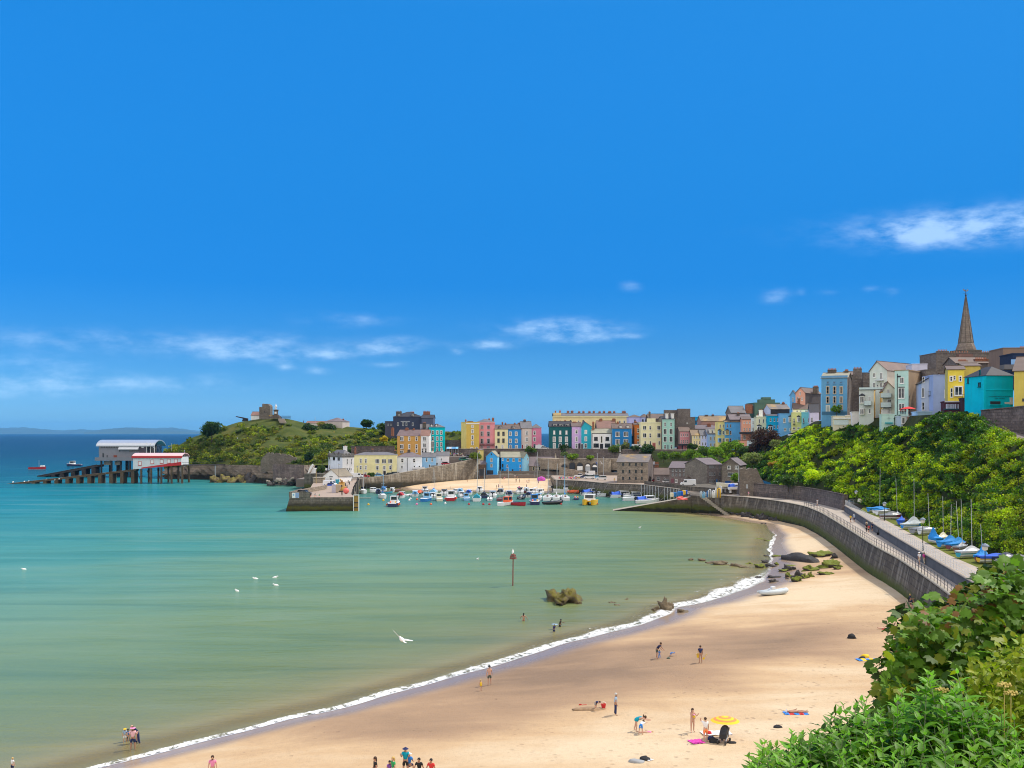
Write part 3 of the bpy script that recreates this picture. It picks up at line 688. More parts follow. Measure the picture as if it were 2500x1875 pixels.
# parapet round the seaward corner and along the outer side
par=[Vector((-62.2,314.4,PZK)),Vector((-68.2,314,PZK)),Vector((-68.5,332,PZK)),Vector((-67.4,346,PZK)),Vector((-65.9,358,PZK)),Vector((-66.5,366,PZK))]
for i,(p,q)in enumerate(zip(par[:-1],par[1:])):
 d=(q-p).normalized();nrm_=Vector((-d.y,d.x,0))* -.45;hgt=1.75 if i<2 else 1.5;b=MB()
 b.prism([lo(v)[:2]for v in(p-d*.2,q+d*.2,q+d*.2+nrm_,p-d*.2+nrm_)],PZK-.05-i*.003,PZK+hgt-i*.004);b.build('parapet',PIERW if i==0 else GARDW,po)
 # ---- harbour wall with the road climbing behind it
hwt=[W(878,1169,441),W(915,1165,443),W(955,1160,446),W(963,1157,447),W(1000,1151,451),W(1060,1140,458),W(1110,1131,464),W(1160,1120,470),W(1170,1118,473)]
HWT=path3(hwt,3,1)
HWT=HWT[::-1]
strip_wall('harbour_wall',HWT,0,.8,.5,HARBW,COPE,'tall streaked stone harbour wall rising along the sloping road above the sand','harbour wall',zb=-.5,thick=.6)
hw=HWT[::-1]
loft('harbour_road',[[p+Vector((0,.5,-.75))for p in hw],[p+Vector((-2,13,-.55))for p in hw],[p+Vector((-4,30,.8))for p in hw],[p+Vector((-4,62,2.0))for p in hw]],ROAD)
MB().prism([(-92,436),(-64,436.5),(-60,470),(-92,470)],1,4.35).build('harbour_quay_road',ROAD)['kind']='structure'
# ---- ground of the old town: terraces behind the harbour
def flat(name,pts,z,m,t=.5,kind='structure'):
 o=MB().prism(pts,z-t,z).build(name,m);o['kind']=kind;return o
flat('harbour_terrace',[(-12,470),(20,470),(20,492),(-12,492)],4.7,ROAD,3)
flat('upper_terrace',[(-30,487),(12,489),(30,482),(60,470),(73,466),(86,452),(98,445),(120,520),(-30,620)],15.7,ROAD,6)
flat('lane_ground',[(-32,478),(12,476),(40,462),(62,450),(76,437),(100,440),(60,492),(-32,492)],6.2,ROAD,4)
# quays on the right of the harbour
QP=[(17.4,418),(17.4,415),(27.6,406),(36.3,384),(47.6,377),(50.9,365),(54,354),(56.6,345),(56.5,333),(54.3,318)]
QP3=[Vector((x,y,5.0))for x,y in QP]
qq=path3(QP3,2.5,1)
strip_wall('quay_wall',qq,0,.7,.6,QUAYW,COPE,'dark weedy quay wall hung with mooring chains at the right of the harbour','quay wall',zb=-.6,thick=.8,caph=.1)
bq=MB();bq.cbox((17.6,437,2.2),.9,40,5.4);o=bq.build('quay_end_wall',HARBW);tag(o,'short sunlit end wall of the quay dropping to the harbour sand','wall')
flat('quay_deck',[(x+.3,y+.3)for x,y in QP]+[(62,300),(80,292),(86,330),(84,400),(60,458),(17.6,458)],5.0,ASPH,2.5)
# slipway and the lower terrace
b=MB()
A,B_,C_,D_=Vector((29.6,316.5,-.3)),Vector((54,308.5,4.75)),Vector((55.8,314.5,4.75)),Vector((30.2,322.5,-.3))
b.add([A,B_,C_,D_]+[Vector((p.x,p.y,-2.2))for p in(A+Vector((0,-.5,0)),B_+Vector((0,-.8,0)),C_,D_)],[(0,1,2,3),(4,5,1,0),(5,6,2,1),(6,7,3,2),(7,4,0,3)])
sl_=MB();sl_.v=b.v;sl_.f=b.f;sl_.m=[1,0,0,0,0]
o=sl_.build('slipway',[SEAW,COPE]);tag(o,'pale concrete slipway sloping down into the green water beside small boats','slipway')
o=MB().prism([(53.9,308.6),(61.4,298.9),(64.5,304),(66.5,325),(56,326)],-1.2,5.2).build('boat_terrace',[SEAW]);tag(o,'stone terrace of upturned dinghies between the slipway and the sea wall','terrace')
o=MB().prism([(55.4,337),(59.5,331.5),(66.3,318),(80,310),(86,350),(70,372)],3,6.6).build('upper_quay',[QUAYW]);tag(o,'raised dark stone quay in front of the old warehouses','quay')
b=MB()
for(x0,y0),(x1,y1)in zip([(49,379.5),(52.6,367),(56.2,355)],[(52.6,367),(56.2,355),(58,346)]):
 d=Vector((x1-x0,y1-y0,0)).normalized();n_=Vector((-d.y,d.x,0))*.4
 b.prism([(x0,y0),(x1,y1),(x1+n_.x,y1+n_.y),(x0+n_.x,y0+n_.y)],4.9,6.2)
tag(b.build('quay_parapet',QUAYW),'low dark parapet wall on the quay in front of the small red and white cars','wall')
# steps down the sea wall beside the terrace
b=MB();
for i in range(14):b.cbox((57.0+i*.42,303.2-i*.62,4.7-i*.35),1.6,.75,.36,R(-38))
tag(b.build('beach_steps',COPE),'stone steps running down the wall below the upturned dinghies','steps')
# stone wall at the foot of the cliff
cw=path3([p+Vector((.3,.6,0))for p in inner_far],2.5,1)
strip_wall('cliff_foot_wall',lift(cw,3.6),0,.3,.3,TERRW,TERRW,'old stone wall at the foot of the green cliff, hung with ivy','wall',zb=5.3,thick=.8)
# arches wall (lower) and terrace wall (upper) under the coloured houses
aw=[W(1365,1124,466),W(1400,1122,464),W(1440,1120,463),W(1475,1119,462),W(1492,1119,462)]
aw=[Vector((p.x,p.y,12.3))for p in aw]
AWL=path3(aw,3,1)
awo=strip_wall('arched_wall',AWL,0,.3,.4,GARDW,COPE,'stone wall of five boat store arches behind the parked cars','wall',zb=5,thick=1)
tw=[Vector((x,y,16.4))for x,y in((-31,487),(-6,488),(12,489),(30,482),(60,470),(73,466),(86,452),(97,444))]
strip_wall('terrace_wall',path3(tw,3,1),0,.4,.4,TERRW,COPE,'long dark retaining wall below the row of coloured houses','wall',zb=6,thick=.8)
flat('arch_terrace',[(20,467),(48,462.5),(60,462),(60,470),(30,482),(12,489),(12,480)],12.2,GARDW,5)
# ================================================================= foliage
def leaf_cloud(name,centres,radii,cols,n,leaf,seed=0,up=.25,flat=.55,var=.22,gain=1.0):
 """many leaf-sized faces spread through lumpy shells; arrays per lump: centre, (rx,ry,rz), colour; n faces each"""
 g=np.random.default_rng(seed);C_=np.asarray(centres,float);Rr=np.asarray(radii,float);K_=np.asarray(cols,float)*gain
 m=len(C_);tot=m*n;idx=np.repeat(np.arange(m),n)
 d=g.normal(size=(tot,3));d[:,2]+=up;d/=np.linalg.norm(d,axis=1)[:,None]
 rad=np.sqrt(g.uniform(.3,1.12,tot))[:,None]
 P=C_[idx]+d*Rr[idx]*rad
 nr=d*(1-flat)+g.normal(size=(tot,3))*flat;nr[:,2]+=.25;nr/=np.linalg.norm(nr,axis=1)[:,None]
 u=np.cross(nr,g.normal(size=(tot,3)));u/=np.linalg.norm(u,axis=1)[:,None]+1e-9;v=np.cross(nr,u)
 L=(leaf if np.isscalar(leaf)else np.asarray(leaf)[idx])*g.uniform(.6,1.35,tot);L=L[:,None]
 q=np.stack([P+u*L*.6,P+v*L*.34+nr*L*.1,P-u*L*.5,P-v*L*.34+nr*L*.1],1).reshape(-1,3)
 c=K_[idx]*(1+g.normal(size=(tot,1))*var)*(1+g.normal(size=(tot,3))*.06);c=np.clip(c,.002,.9)
 c4=np.repeat(np.c_[c,np.ones(tot)],4,axis=0)
 return npmesh(name,q,np.arange(tot*4).reshape(-1,4),LEAF,False,dict(Col=c4))
def lumps(c,R,col,k,g,squash=.8,colvar=.18,sub=.42):
 """sub-lumps over a bush of radius R: gives the crown an uneven outline"""
 cs,rs,ks=[],[],[]
 for _ in range(k):
  d=g.normal(size=3);d[2]=abs(d[2])*.9-.15;d/=np.linalg.norm(d)
  r=R*sub*g.uniform(.65,1.25)
  cs.append(np.array(c)+d*np.array([R,R,R*squash])*g.uniform(.55,.85));rs.append([r,r,r*.8]);ks.append(np.array(col)*(1+g.normal()*colvar))
 return cs,rs,ks
LIME,MIDG,DARKG,OLIVE,IVY=(.42,.54,.006),(.2,.33,.008),(.045,.12,.014),(.3,.35,.01),(.08,.18,.015)
def trunk_mesh(h,r,g,limbs=5):
 b=MB();lean=g.uniform(-.06,.06,2)*h
 b.tube([(0,0,-.5),(lean[0]*.3,lean[1]*.3,h*.3),(lean[0],lean[1],h*.62)],[r,r*.75,r*.45],7)
 for i in range(limbs):
  a=i*2.4+g.uniform(0,1);z0=h*g.uniform(.25,.55);s=h*g.uniform(.2,.34)
  b.tube([(lean[0]*.5,lean[1]*.5,z0),(math.cos(a)*s*.5,math.sin(a)*s*.5,z0+s*.45),(math.cos(a)*s,math.sin(a)*s,z0+s*.9)],[r*.45,r*.3,r*.12],5)
 return b
BARK=paint('bark',(.09,.065,.045),.95,.3,2,.1)
def tree(name,label,cat,base,h,R,col,squash=1.0,lump=26,n=60,leaf=None,seed=1,group=None,low=.0,trunk=True):
 g=np.random.default_rng(seed);o=empty(name,base,0,label,cat,group)
 leaf=leaf or max(.22,base[1]*.0021)
 cs,rs,ks=[],[],[]
 zc=h-R*squash if not low else R*squash*low
 a,b_,c=lumps((0,0,zc),R,col,lump,g,squash);cs+=a;rs+=b_;ks+=c
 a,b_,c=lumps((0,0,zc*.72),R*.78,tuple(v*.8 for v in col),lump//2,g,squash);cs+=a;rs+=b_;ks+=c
 inst('crown',leaf_cloud('crown',cs,rs,ks,n,leaf,seed,gain=1.6),o)
 if trunk:trunk_mesh(h*.85,max(.12,h*.028),g).build('trunk',BARK,o)
 return o
def shrub(name,label,base,R,col,seed,h=None,group=None,n=50,leaf=None,cat='shrub',lump=16):
 return tree(name,label,cat,base,(h or R*1.7),R,col,(h or R*1.7)/(2*R),lump,n,leaf,seed,group)
 # ---- cliff cover
g=np.random.default_rng(5);cs,rs,ks,lf=[],[],[],[]
for it in range(1900):
 i=g.uniform(12,NC-24)if it<1500 else g.uniform(62,NC-26);k=g.uniform(.2,13.9);i0,k0=int(i),int(k);fi,fk=i-i0,k-k0
 p=CROW[k0][i0].lerp(CROW[k0][i0+1],fi).lerp(CROW[k0+1][i0].lerp(CROW[k0+1][i0+1],fi),fk)
 px,py=CX+F*p.x/p.y,HY+F*(EYE-p.z)/p.y
 if px>2640 and g.uniform()<.6:continue
 nz_=.5+.5*math.sin(px*.021+1.3*math.sin(py*.035))*math.cos(py*.03+1.1*math.sin(px*.017))
 def gg(cx,cy,sx,sy):return math.exp(-((px-cx)/sx)**2-((py-cy)/sy)**2)
 lime=.25+1.1*gg(2010,1080,70,60)+1.0*gg(2150,1160,130,55)+.9*gg(2210,1100,40,60)+.6*gg(2390,1180,90,60)+.7*gg(1910,1160,60,40)-.4
 dark=.15+1.3*gg(2170,1062,60,28)+1.4*gg(2290,1035,75,55)+.7*gg(2260,1130,50,50)+.5*gg(1950,1140,30,60)+.6*gg(1880,1195,60,22)+.5*gg(2330,1190,60,60)
 lime+=(nz_-.5)*1.0;dark+=(.5-nz_)*.9;w=np.array([max(.02,lime)*1.4,.35,max(.02,dark)*2.2,.3 if px>2250 else.12]);w/=w.sum()
 j=g.choice(4,p=w);col=[LIME,MIDG,DARKG,OLIVE][j]
 R_=g.uniform(1.0,2.2)*(1 if px<2250 else.85)
 if px<1850:R_*=.8;p.z-=.5
 lim=np.interp(px,[1880,1920,1960,1995,2030,2100,2150,2240,2262,2300,2390,2420,2450,2500,2640],[1100,1075,1045,1033,1040,1031,1037,1037,1018,1000,1003,1020,1045,1062,1075])
 over=lim-(py-R_*1.15/p.y*F)
 if over>40:continue
 if over>0:p.z-=over*p.y/F
 a,b_,c=lumps((p.x,p.y,p.z+R_*.15),R_,col,13,g,.7,.28,.4)
 cs+=a;rs+=b_;ks+=c;lf+=[max(.22,p.y*.0018)]*len(a)
o=inst('cliff_shrubbery',leaf_cloud('cliff_shrubbery',cs,rs,ks,15,lf,6));tag(o,kind='stuff')
# ---- castle hill scrub with lawns left open
g=np.random.default_rng(9);cs,rs,ks=[],[],[]
LAWNS=[(715,1056,40,14),(730,1030,60,9),(830,1058,40,10),(850,1050,40,8),(690,1031,50,8),(640,1027,40,7),(760,1066,40,5),(670,1083,24,6)]
for it in range(1150):
 i=g.uniform(0,NH-1.01);k=g.uniform(0,20.4);i0,k0=int(i),int(k);fi,fk=i-i0,k-k0
 p=HROW[k0][i0].lerp(HROW[k0][i0+1],fi).lerp(HROW[k0+1][i0].lerp(HROW[k0+1][i0+1],fi),fk)
 px,py=CX+F*p.x/p.y,HY+F*(EYE-p.z)/p.y
 if any(((px-a)/c)**2+((py-b)/d)**2<1 for a,b,c,d in LAWNS):continue
 if px>1060 and g.uniform()<.85:continue
 if k>15.5 and px<800 and g.uniform()<.8:continue
 s=.5+.5*math.sin(px*.05+1.7*math.sin(py*.09))*math.cos(py*.08+math.sin(px*.03))
 w=np.array([.12+.25*s,.45,.5-.2*s+(.4 if px>720 and py>1085 else 0),.6*s]);w/=w.sum()
 j=g.choice(4,p=w);col=[(.27,.31,.012),(.13,.17,.012),(.055,.095,.015),(.22,.21,.025)][j]
 R_=g.uniform(1.2,2.5)*(1.25 if py>1090 else 1)
 a,b_,c=lumps((p.x,p.y,p.z+R_*.1),R_,col,8,g,.75,.2,.45);cs+=a;rs+=b_;ks+=c
o=inst('hill_scrub',leaf_cloud('hill_scrub',cs,rs,ks,11,.85,10));tag(o,kind='stuff')
# ---- trees and bushes one can tell apart
def at_hill(px,py,Y):return W(px,py,Y)
tree('broadleaf_tree','dark round tree standing alone on the seaward shoulder of the castle hill','tree',W(517,1079,548),11.5,5.0,(.02,.05,.014),.95,34,60,.9,21)
tree('evergreen_tree','dark flat topped tree on the skyline right of the hill cottage roof','tree',W(895,1052,572),6.6,3.2,(.022,.055,.012),.9,24,45,.9,22)
shrub('broadleaf_bush','round green bush at the foot of the slate grey hotel',W(936,1056,560),3.6,(.05,.09,.012),23,5,leaf=.9)
shrub('dark_thicket','broad dark thicket in the middle of the castle hill lawns',W(757,1063,560),4.6,(.02,.045,.013),24,6,leaf=.9,lump=26)
shrub('dark_thicket','dark thicket nearest the hill cottage with the red ridge',W(800,1060,566),4.6,(.026,.05,.014),25,5.6,leaf=.9,lump=26)
shrub('flowering_shrub','pale yellow feathery shrub on the hill skyline below the cottage',W(784,1044,570),2.0,(.2,.17,.05),26,3.2,leaf=.8)
shrub('gorse_bush','bright yellow bush beside the ochre house gable',W(937,1082,520),2.0,(.4,.28,.01),27,3.4,leaf=.7)
shrub('garden_bush','yellow green bush against the white battlemented house',W(788,1132,452),1.9,(.17,.17,.01),28,5.4,leaf=.7)
tree('conifer','dark upright conifer left of the white battlemented house','tree',W(754,1137,462),6.5,2.0,(.014,.04,.016),1.5,22,50,.7,29)
shrub('garden_bush','small dark tree in front of the white battlemented house by the sea steps',W(783,1160,436),1.9,(.05,.085,.012),30,4.4,leaf=.65)
shrub('round_bush','low round bush in front of the long cream house',W(907,1166,450),1.6,(.045,.085,.012),31,2.2,leaf=.55)
shrub('wall_shrub','large tuft of greenery capping the top end of the harbour wall',W(1161,1124,470),2.6,(.11,.15,.02),32,3.4,leaf=.65)
tree('copper_beech','large dark purple copper beech among the hillside houses','tree',W(1868,1122,398),12.6,5.6,(.045,.016,.02),.95,44,70,.6,33)
shrub('copper_bush','reddish purple outer boughs of a second copper beech lower on the slope',W(1846,1122,402),3.2,(.04,.015,.018),34,7,leaf=.6)
tree('olive_tree','pale grey green tree above the stone ruin','tree',W(1836,1152,360),7.2,3.3,(.17,.2,.07),.85,26,60,.5,35)
tree('olive_tree','pale grey green tree just right of the copper beech','tree',W(1896,1108,385),5.6,2.6,(.15,.17,.06),.9,22,55,.5,36)
shrub('flowering_shrub','dusty pink flowering shrub low on the garden slope',W(1926,1102,362),1.8,(.3,.15,.07),37,2.6,leaf=.5)
shrub('flowering_shrub','orange flowering shrub at the top edge of the bright green slope',W(1886,1142,345),1.5,(.32,.17,.03),38,2.2,leaf=.45)
shrub('round_bush','bright green round bush before the blue grey house',W(2042,1012,322),1.9,(.09,.17,.01),39,3.0,leaf=.45)
shrub('ivy_clump','dark ivy clump below the red parasol terrace',W(2191,1034,262),1.1,(.02,.05,.012),40,2.4,leaf=.3)
tree('broadleaf_tree','bright green small tree beside the last warehouse and flagpole','tree',W(1800,1187,325),4.4,1.7,(.11,.19,.01),1.1,20,50,.45,41)
shrub('round_bush','large round bush on the terrace wall before the blue four window house',W(1503,1109,476),3.3,(.075,.12,.012),42,4.6,leaf=.65,lump=24)
shrub('terrace_bush','bush with bare tall stem before the blue four window house',W(1527,1109,475),2.2,(.13,.14,.05),43,5.6,leaf=.6)
shrub('hedge','dark clipped hedge on the terrace wall under the orange house',W(1550,1104,472),2.4,(.025,.055,.012),44,3,leaf=.6)
shrub('ivy_patch','dark ivy hanging down the wall under the dark teal house',W(1381,1109,486),3.2,(.022,.05,.013),45,4.2,leaf=.65,lump=24)
shrub('ivy_patch','broad dark ivy sheet hanging under the cream hotel',W(1580,1112,464),3.4,(.02,.05,.012),46,5.2,leaf=.65,lump=24)
shrub('arch_shrub','bright green bush growing over the first two boat store arches',W(1398,1122,464),2.6,(.11,.17,.01),47,2.4,leaf=.6)
shrub('arch_shrub','small bright bush growing over the fourth boat store arch',W(1441,1122,463),1.6,(.12,.18,.01),48,1.7,leaf=.55)
shrub('grey_shrub','grey green rounded shrub between the chapel gable and the ivy',W(1379,1116,474),1.8,(.12,.15,.07),49,2.2,leaf=.6)
shrub('terrace_bush','green bush on the terrace above the right gable of the blue club house',W(1296,1108,486),2.6,(.05,.09,.015),50,3.2,leaf=.6)
for i,(px,py,Y,R_,c)in enumerate([(1620,1127,442,2.6,(.06,.11,.01)),(1650,1126,438,2.6,(.08,.13,.01)),(1685,1124,432,3.0,(.1,.17,.01)),(1720,1120,425,3.2,(.06,.11,.012)),(1745,1122,415,3.2,(.11,.19,.01)),(1772,1112,420,3.4,(.12,.2,.01)),(1795,1108,412,3.2,(.1,.17,.01)),(1820,1118,405,3.0,(.04,.08,.012)),(1705,1135,402,2.8,(.1,.17,.01)),(1735,1140,392,2.6,(.08,.15,.01)),(1690,1104,446,2.4,(.03,.06,.012))]):
 WH=['lowest','second','third','fourth','fifth','sixth','seventh','eighth','ninth','tenth','eleventh']
 shrub('hedgerow_bush',['mid green','mid green','fresh green','dull green','lime green','lime green','fresh green','dark green','fresh green','mid green','dark green'][i]+' bush on the bank behind the stone warehouses, '+WH[i]+' of the hedgerow',W(px,py,Y),R_,c,60+i,R_*1.6,'hedgerow bushes behind the warehouses',leaf=.6,lump=20)
for i,(px,py,Y,R_,c,l)in enumerate([(1985,1180,279,2.2,LIME,'lime green ivy dome overhanging the cliff foot wall'),(2028,1196,262,2.4,(.05,.09,.01),'dark ivy drape hanging on the cliff foot wall nearest the railing'),(1925,1196,284,2.4,(.035,.07,.012),'dark ivy drape on the cliff foot wall nearest the ruin'),(2128,1236,232,1.5,(.1,.15,.015),'small bush behind the turquoise covered dinghies'),(2215,1292,196,1.3,(.2,.12,.06),'brownish pink bush behind the grey covered dinghy'),(2262,1272,190,1.6,(.13,.16,.05),'pale green bush between the dinghy masts'),(2320,1265,178,1.8,OLIVE,'olive bush behind the blue covered dinghies')]):
 shrub('cliff_bush',l,W(px,py,Y),R_,c,80+i,R_*1.7,leaf=.38,lump=22)
 # ================================================================= buildings
CR=dict(A=(680,960,4.424),B=(1080,960,6.9125),C=(1320,960,6.9125),D=(1560,960,6.9125),E=(1780,920,6.9125),Fc=(1980,840,6.9125),Gc=(2180,680,4.147),L=(0,960,4.424),K=(400,960,4.424),M1=(880,1120,5.53),M2=(1180,1120,5.53),M3=(1450,1120,5.53),N4=(1700,1150,5.53),N5=(2050,1150,4.88),N6=(1900,950,3.687),S1=(1800,1400,3.16),S2=(1650,1270,4.916),S3=(1200,1330,4.424),S4=(1100,1560,3.16),S5=(1500,1550,5.106),S6=(0,1700,3.687),S7=(800,1600,4.916),Z8=(2180,900,10.055),P2=(690,1140,10.533),H5=(1320,1110,12.289),B3=(1050,1170,11.06),B4=(1250,1170,9.617))
def Q(c,X,Y):o=CR[c];return o[0]+X/o[2],o[1]+Y/o[2]
KC=1.08
def dc(r,g,b,k=KC):return tuple(min(.86,v*k)for v in lin((r,g,b)))
WHITE=paint('white_gloss_paint',(.78,.78,.76),.5,.05,.5)
DARKT=paint('dark_joinery_opening',(.03,.035,.045),.5,.1)  # dark joinery, also flat sheets standing for the shade inside openings
BLACKM=paint('black_metal',(.02,.02,.022),.5,.1)
GREYM=paint('galvanised_metal',(.4,.42,.44),.45,.1,.5,.5,.3)
SL_GREY=slate('slate_grey',(.17,.165,.175));SL_BROWN=slate('tile_brown',(.16,.115,.095));SL_RED=slate('tile_red',(.25,.14,.11));SL_PURP=slate('slate_purple',(.19,.155,.165))
SL_LICH=slate('slate_lichen',(.2,.175,.165),(.34,.22,.07));SL_PALE=slate('slate_pale_green',(.33,.32,.24));SL_DARK=slate('slate_dark',(.045,.045,.055));SL_OCH=slate('tile_ochre',(.26,.19,.12),(.36,.24,.08))
BRICK=stone('chimney_brick',(.3,.12,.07),(.38,.17,.1),(.2,.13,.1),.5);CHST=stone('chimney_stone',(.13,.11,.09),(.18,.15,.12),(.1,.08,.07),.8);POT=paint('clay_pot',(.42,.17,.09),.8)
WMESH={}
def cached(key,fn):
 if key not in WMESH:WMESH[key]=fn()
 return WMESH[key]
def arch(w,h,n=8):
 r=w/2;pts=[(-r,-h/2),(r,-h/2)]
 return pts+[(r*math.cos(math.pi*i/n),h/2-r+r*math.sin(math.pi*i/n))for i in range(n+1)]
def win_meshes(w,h,st,fm):
 w,h=round(w,1),round(h,1);key=(w,h,st,fm.name)
 def mk():
  f=MB();p=MB();b=min(.14,w*.16)
  if st=='a':
   f.prism(arch(w,h),-.07,.03,axis='y');p.prism(arch(w-2*b,h-2*b),-.1,-.06,axis='y')
   return f.mesh('window',fm),p.mesh('pane',glass())
  if st=='t':f.box(-w/2-.12,w/2+.12,-.04,.02,-h/2-.12,h/2+.16)
  y0,y1=-.09,.03
  f.box(-w/2,-w/2+b,y0,y1,-h/2,h/2).box(w/2-b,w/2,y0,y1,-h/2,h/2).box(-w/2+b,w/2-b,y0,y1,h/2-b,h/2).box(-w/2+b,w/2-b,y0,y1,-h/2,-h/2+b)
  f.box(-w/2-.1,w/2+.1,-.2,.02,-h/2-.12,-h/2-.003)
  if st in 'st':f.box(-w/2+b,w/2-b,-.085,.0,-.045,.045)
  if st in 'st' and w>.8:f.box(-.03,.03,-.08,.0,.045,h/2-b)
  nb={'b':1,'c':2}.get(st,0)
  for i in range(nb):
   x=-w/2+w*(i+1)/(nb+1);f.box(x-.06,x+.06,-.085,0,-h/2+b,h/2-b)
  p.box(-w/2+b-.01,w/2-b+.01,-.04,.02,-h/2+b-.01,h/2-b+.01)
  return f.mesh('window',fm),p.mesh('pane',glass()if st!='n' else WHITE)
 return cached(key,mk)
def window(par,x,z,w,h,st='s',fm=None,y=0,rz=0,name='window'):
 fm=fm or WHITE;a,b=win_meshes(max(.5,w),max(.5,h),st,fm)
 o=inst(name,a,par,(x,y,z),rz);inst('pane',b,o);return o
def door(par,x,z,w,h,col=(.03,.035,.05),surround=None,arched=False):
 m=paint('door_%02x%02x%02x'%tuple(int(v*255)for v in col),col,.5)
 b=MB()
 if arched:b.prism(arch(w,h),-.06,.03,axis='y')
 else:b.box(-w/2,w/2,-.06,.03,-h/2,h/2)
 mats=[m]
 if surround:
  sm=paint('surround_%02x%02x%02x'%tuple(int(v*255)for v in surround),surround,.6);mats.append(sm)
  if arched:b.prism(arch(w+.5,h+.35),-.04,.02,m=1,axis='y')
  else:b.box(-w/2-.3,w/2+.3,-.045,.02,-h/2,h/2+.35,1)
 b.box(w*.3,w*.3+.06,-.1,-.05,-.1,.05,0)
 return b.build('door',mats,par,loc=(x,0,z))
def bay(par,x,z,w,h,col=None,cap=None,proj=.8,panes=2):
 m=WHITE if col is None else render_wall(col);b=MB();s=.25
 b.prism([(-w/2,.02),(-w/2+s,-proj),(w/2-s,-proj),(w/2,.02)],-h/2,h/2);o=b.build('bay_window',m,par,loc=(x,0,z))
 p=MB();n=panes;ww=(w-2*s)/n
 for i in range(n):p.box(-w/2+s+ww*i+.08,-w/2+s+ww*(i+1)-.08,-proj-.03,-proj+.04,-h*.36,h*.38)
 p.build('pane',glass(),o)
 if cap:c=MB();c.prism([(-w/2-.1,.02),(-w/2+s-.1,-proj-.12),(w/2-s+.1,-proj-.12),(w/2+.1,.02)],h/2,h/2+.2);c.add([(-w/2-.1,.02,h/2+.2),(-w/2+s-.1,-proj-.12,h/2+.2),(w/2-s+.1,-proj-.12,h/2+.2),(w/2+.1,.02,h/2+.2),(0,0,h/2+.75)],[(0,1,4),(1,2,4),(2,3,4),(3,0,4)]);c.build('cap',cap,o)
 return o
class House:
 def __init__(s,c,name,label,X0,X1,Yt,Yb,D,a,d,col,side=None,roof=('flat',),group=None,cat='house',wallm=None,sidem=None,base=4.0):
  s.c,s.D,s.a,s.d=c,D,R(a),d
  p0=Q(c,X0,Yb);s.P0=W(p0[0],p0[1],D);s.w=s.t(Q(c,X1,Yb)[0]);s.z0=s.P0 .z
  s.h=EYE-(Q(c,X0,Yt)[1]-HY)/F*D-s.z0
  s.o=empty(name,s.P0,s.a,label,cat,group)
  m0=wallm or render_wall(col);m1=sidem or(render_wall(side)if side else m0)
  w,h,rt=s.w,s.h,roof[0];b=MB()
  Yr=roof[1]if len(roof)>1 and roof[1]else None
  Dr=D+(d/2*math.cos(s.a)if rt in('gx','hip')else(w/2*math.sin(s.a)))
  r=(EYE-(Q(c,0,Yr)[1]-HY)/F*Dr-s.z0-h)if Yr else 0
  r=max(r,.3)if Yr else 0
  rm=roof[2]if len(roof)>2 else SL_GREY
  if rt=='gx':b.prism([(0,-base),(0,h),(d/2,h+r),(d,h),(d,-base)],0,w,axis='x')
  elif rt=='gy':xr=w*(roof[3]if len(roof)>3 else.5);b.prism([(0,-base),(0,h),(xr,h+r),(w,h),(w,-base)],0,d,axis='y')
  else:b.box(0,w,0,d,-base,h)
  b.m=[0 if all(abs(b.v[i][1])<1e-6 for i in f)else 1 for f in b.f]
  s.wall=b.build('wall',[m0,m1],s.o)
  rb=MB();ov=.3
  if rt=='gx':
   k=r/(d/2);e=h-k*ov
   rb.slab((-ov,-ov,e+.12),(w+ov,-ov,e+.12),(w+ov,d/2,h+r+.12),(-ov,d/2,h+r+.12),.15)
   rb.slab((w+ov,d+ov,e+.12),(-ov,d+ov,e+.12),(-ov,d/2,h+r+.121),(w+ov,d/2,h+r+.121),.15)
   rb.box(-ov,w+ov,d/2-.12,d/2+.12,h+r+.05,h+r+.22)
  elif rt=='gy':
   k=r/xr;rb.slab((-ov,-ov,h-k*ov+.12),(xr,-ov,h+r+.12),(xr,d+ov,h+r+.12),(-ov,d+ov,h-k*ov+.12),.15)
   k=r/(w-xr);rb.slab((w+ov,-ov,h-k*ov+.12),(xr,-ov,h+r+.121),(xr,d+ov,h+r+.121),(w+ov,d+ov,h-k*ov+.12),.15)
   rb.box(xr-.12,xr+.12,-ov,d+ov,h+r+.05,h+r+.22)
  elif rt=='hip':
   hl=min(w,d)/2;x0,x1,y0,y1=-ov,w+ov,-ov,d+ov
   A_=[(x0,y0,h+.05),(x1,y0,h+.05),(x1,y1,h+.05),(x0,y1,h+.05)]
   rg_=[(hl,d/2,h+r),(w-hl,d/2,h+r)]if w>d+.5 else([(w/2,hl,h+r),(w/2,d-hl,h+r)]if d>w+.5 else[(w/2,d/2-.05,h+r),(w/2,d/2+.05,h+r)])
   vs=A_+rg_
   fs=[(0,1,5,4),(1,2,5),(2,3,4,5),(3,0,4)]if w>d+.5 else[(0,1,4),(1,2,5,4),(2,3,5),(3,0,4,5)]
   rb.add(vs,fs+[(3,2,1,0)])
  else:
   rb.box(-.12,w+.12,-.12,d+.12,h-.004,h+.22)
   if rm is SL_GREY:rm=m1
  s.roof=rb.build('roof',rm,s.o);s.r=r
 def t(s,px):
  k=(px-CX)/F;return(k*s.D-s.P0 .x)/(math.cos(s.a)-k*math.sin(s.a))
 def loc(s,X,Y):
  px,py=Q(s.c,X,Y);t=s.t(px);Yd=s.D+t*math.sin(s.a)
  return t,EYE-(py-HY)/F*Yd-s.z0,Yd/F/CR[s.c][2]
 def fx(s,X):return 1/(math.cos(s.a)-(Q(s.c,X,0)[0]-CX)/F*math.sin(s.a))
 def wins(s,cols,rows,w,st='s',fm=None):
  for Y,hh in rows:
   for X in cols:
    t,z,k=s.loc(X,Y);window(s.o,t,z,w*k*s.fx(X),hh*k,st,fm)
  return s
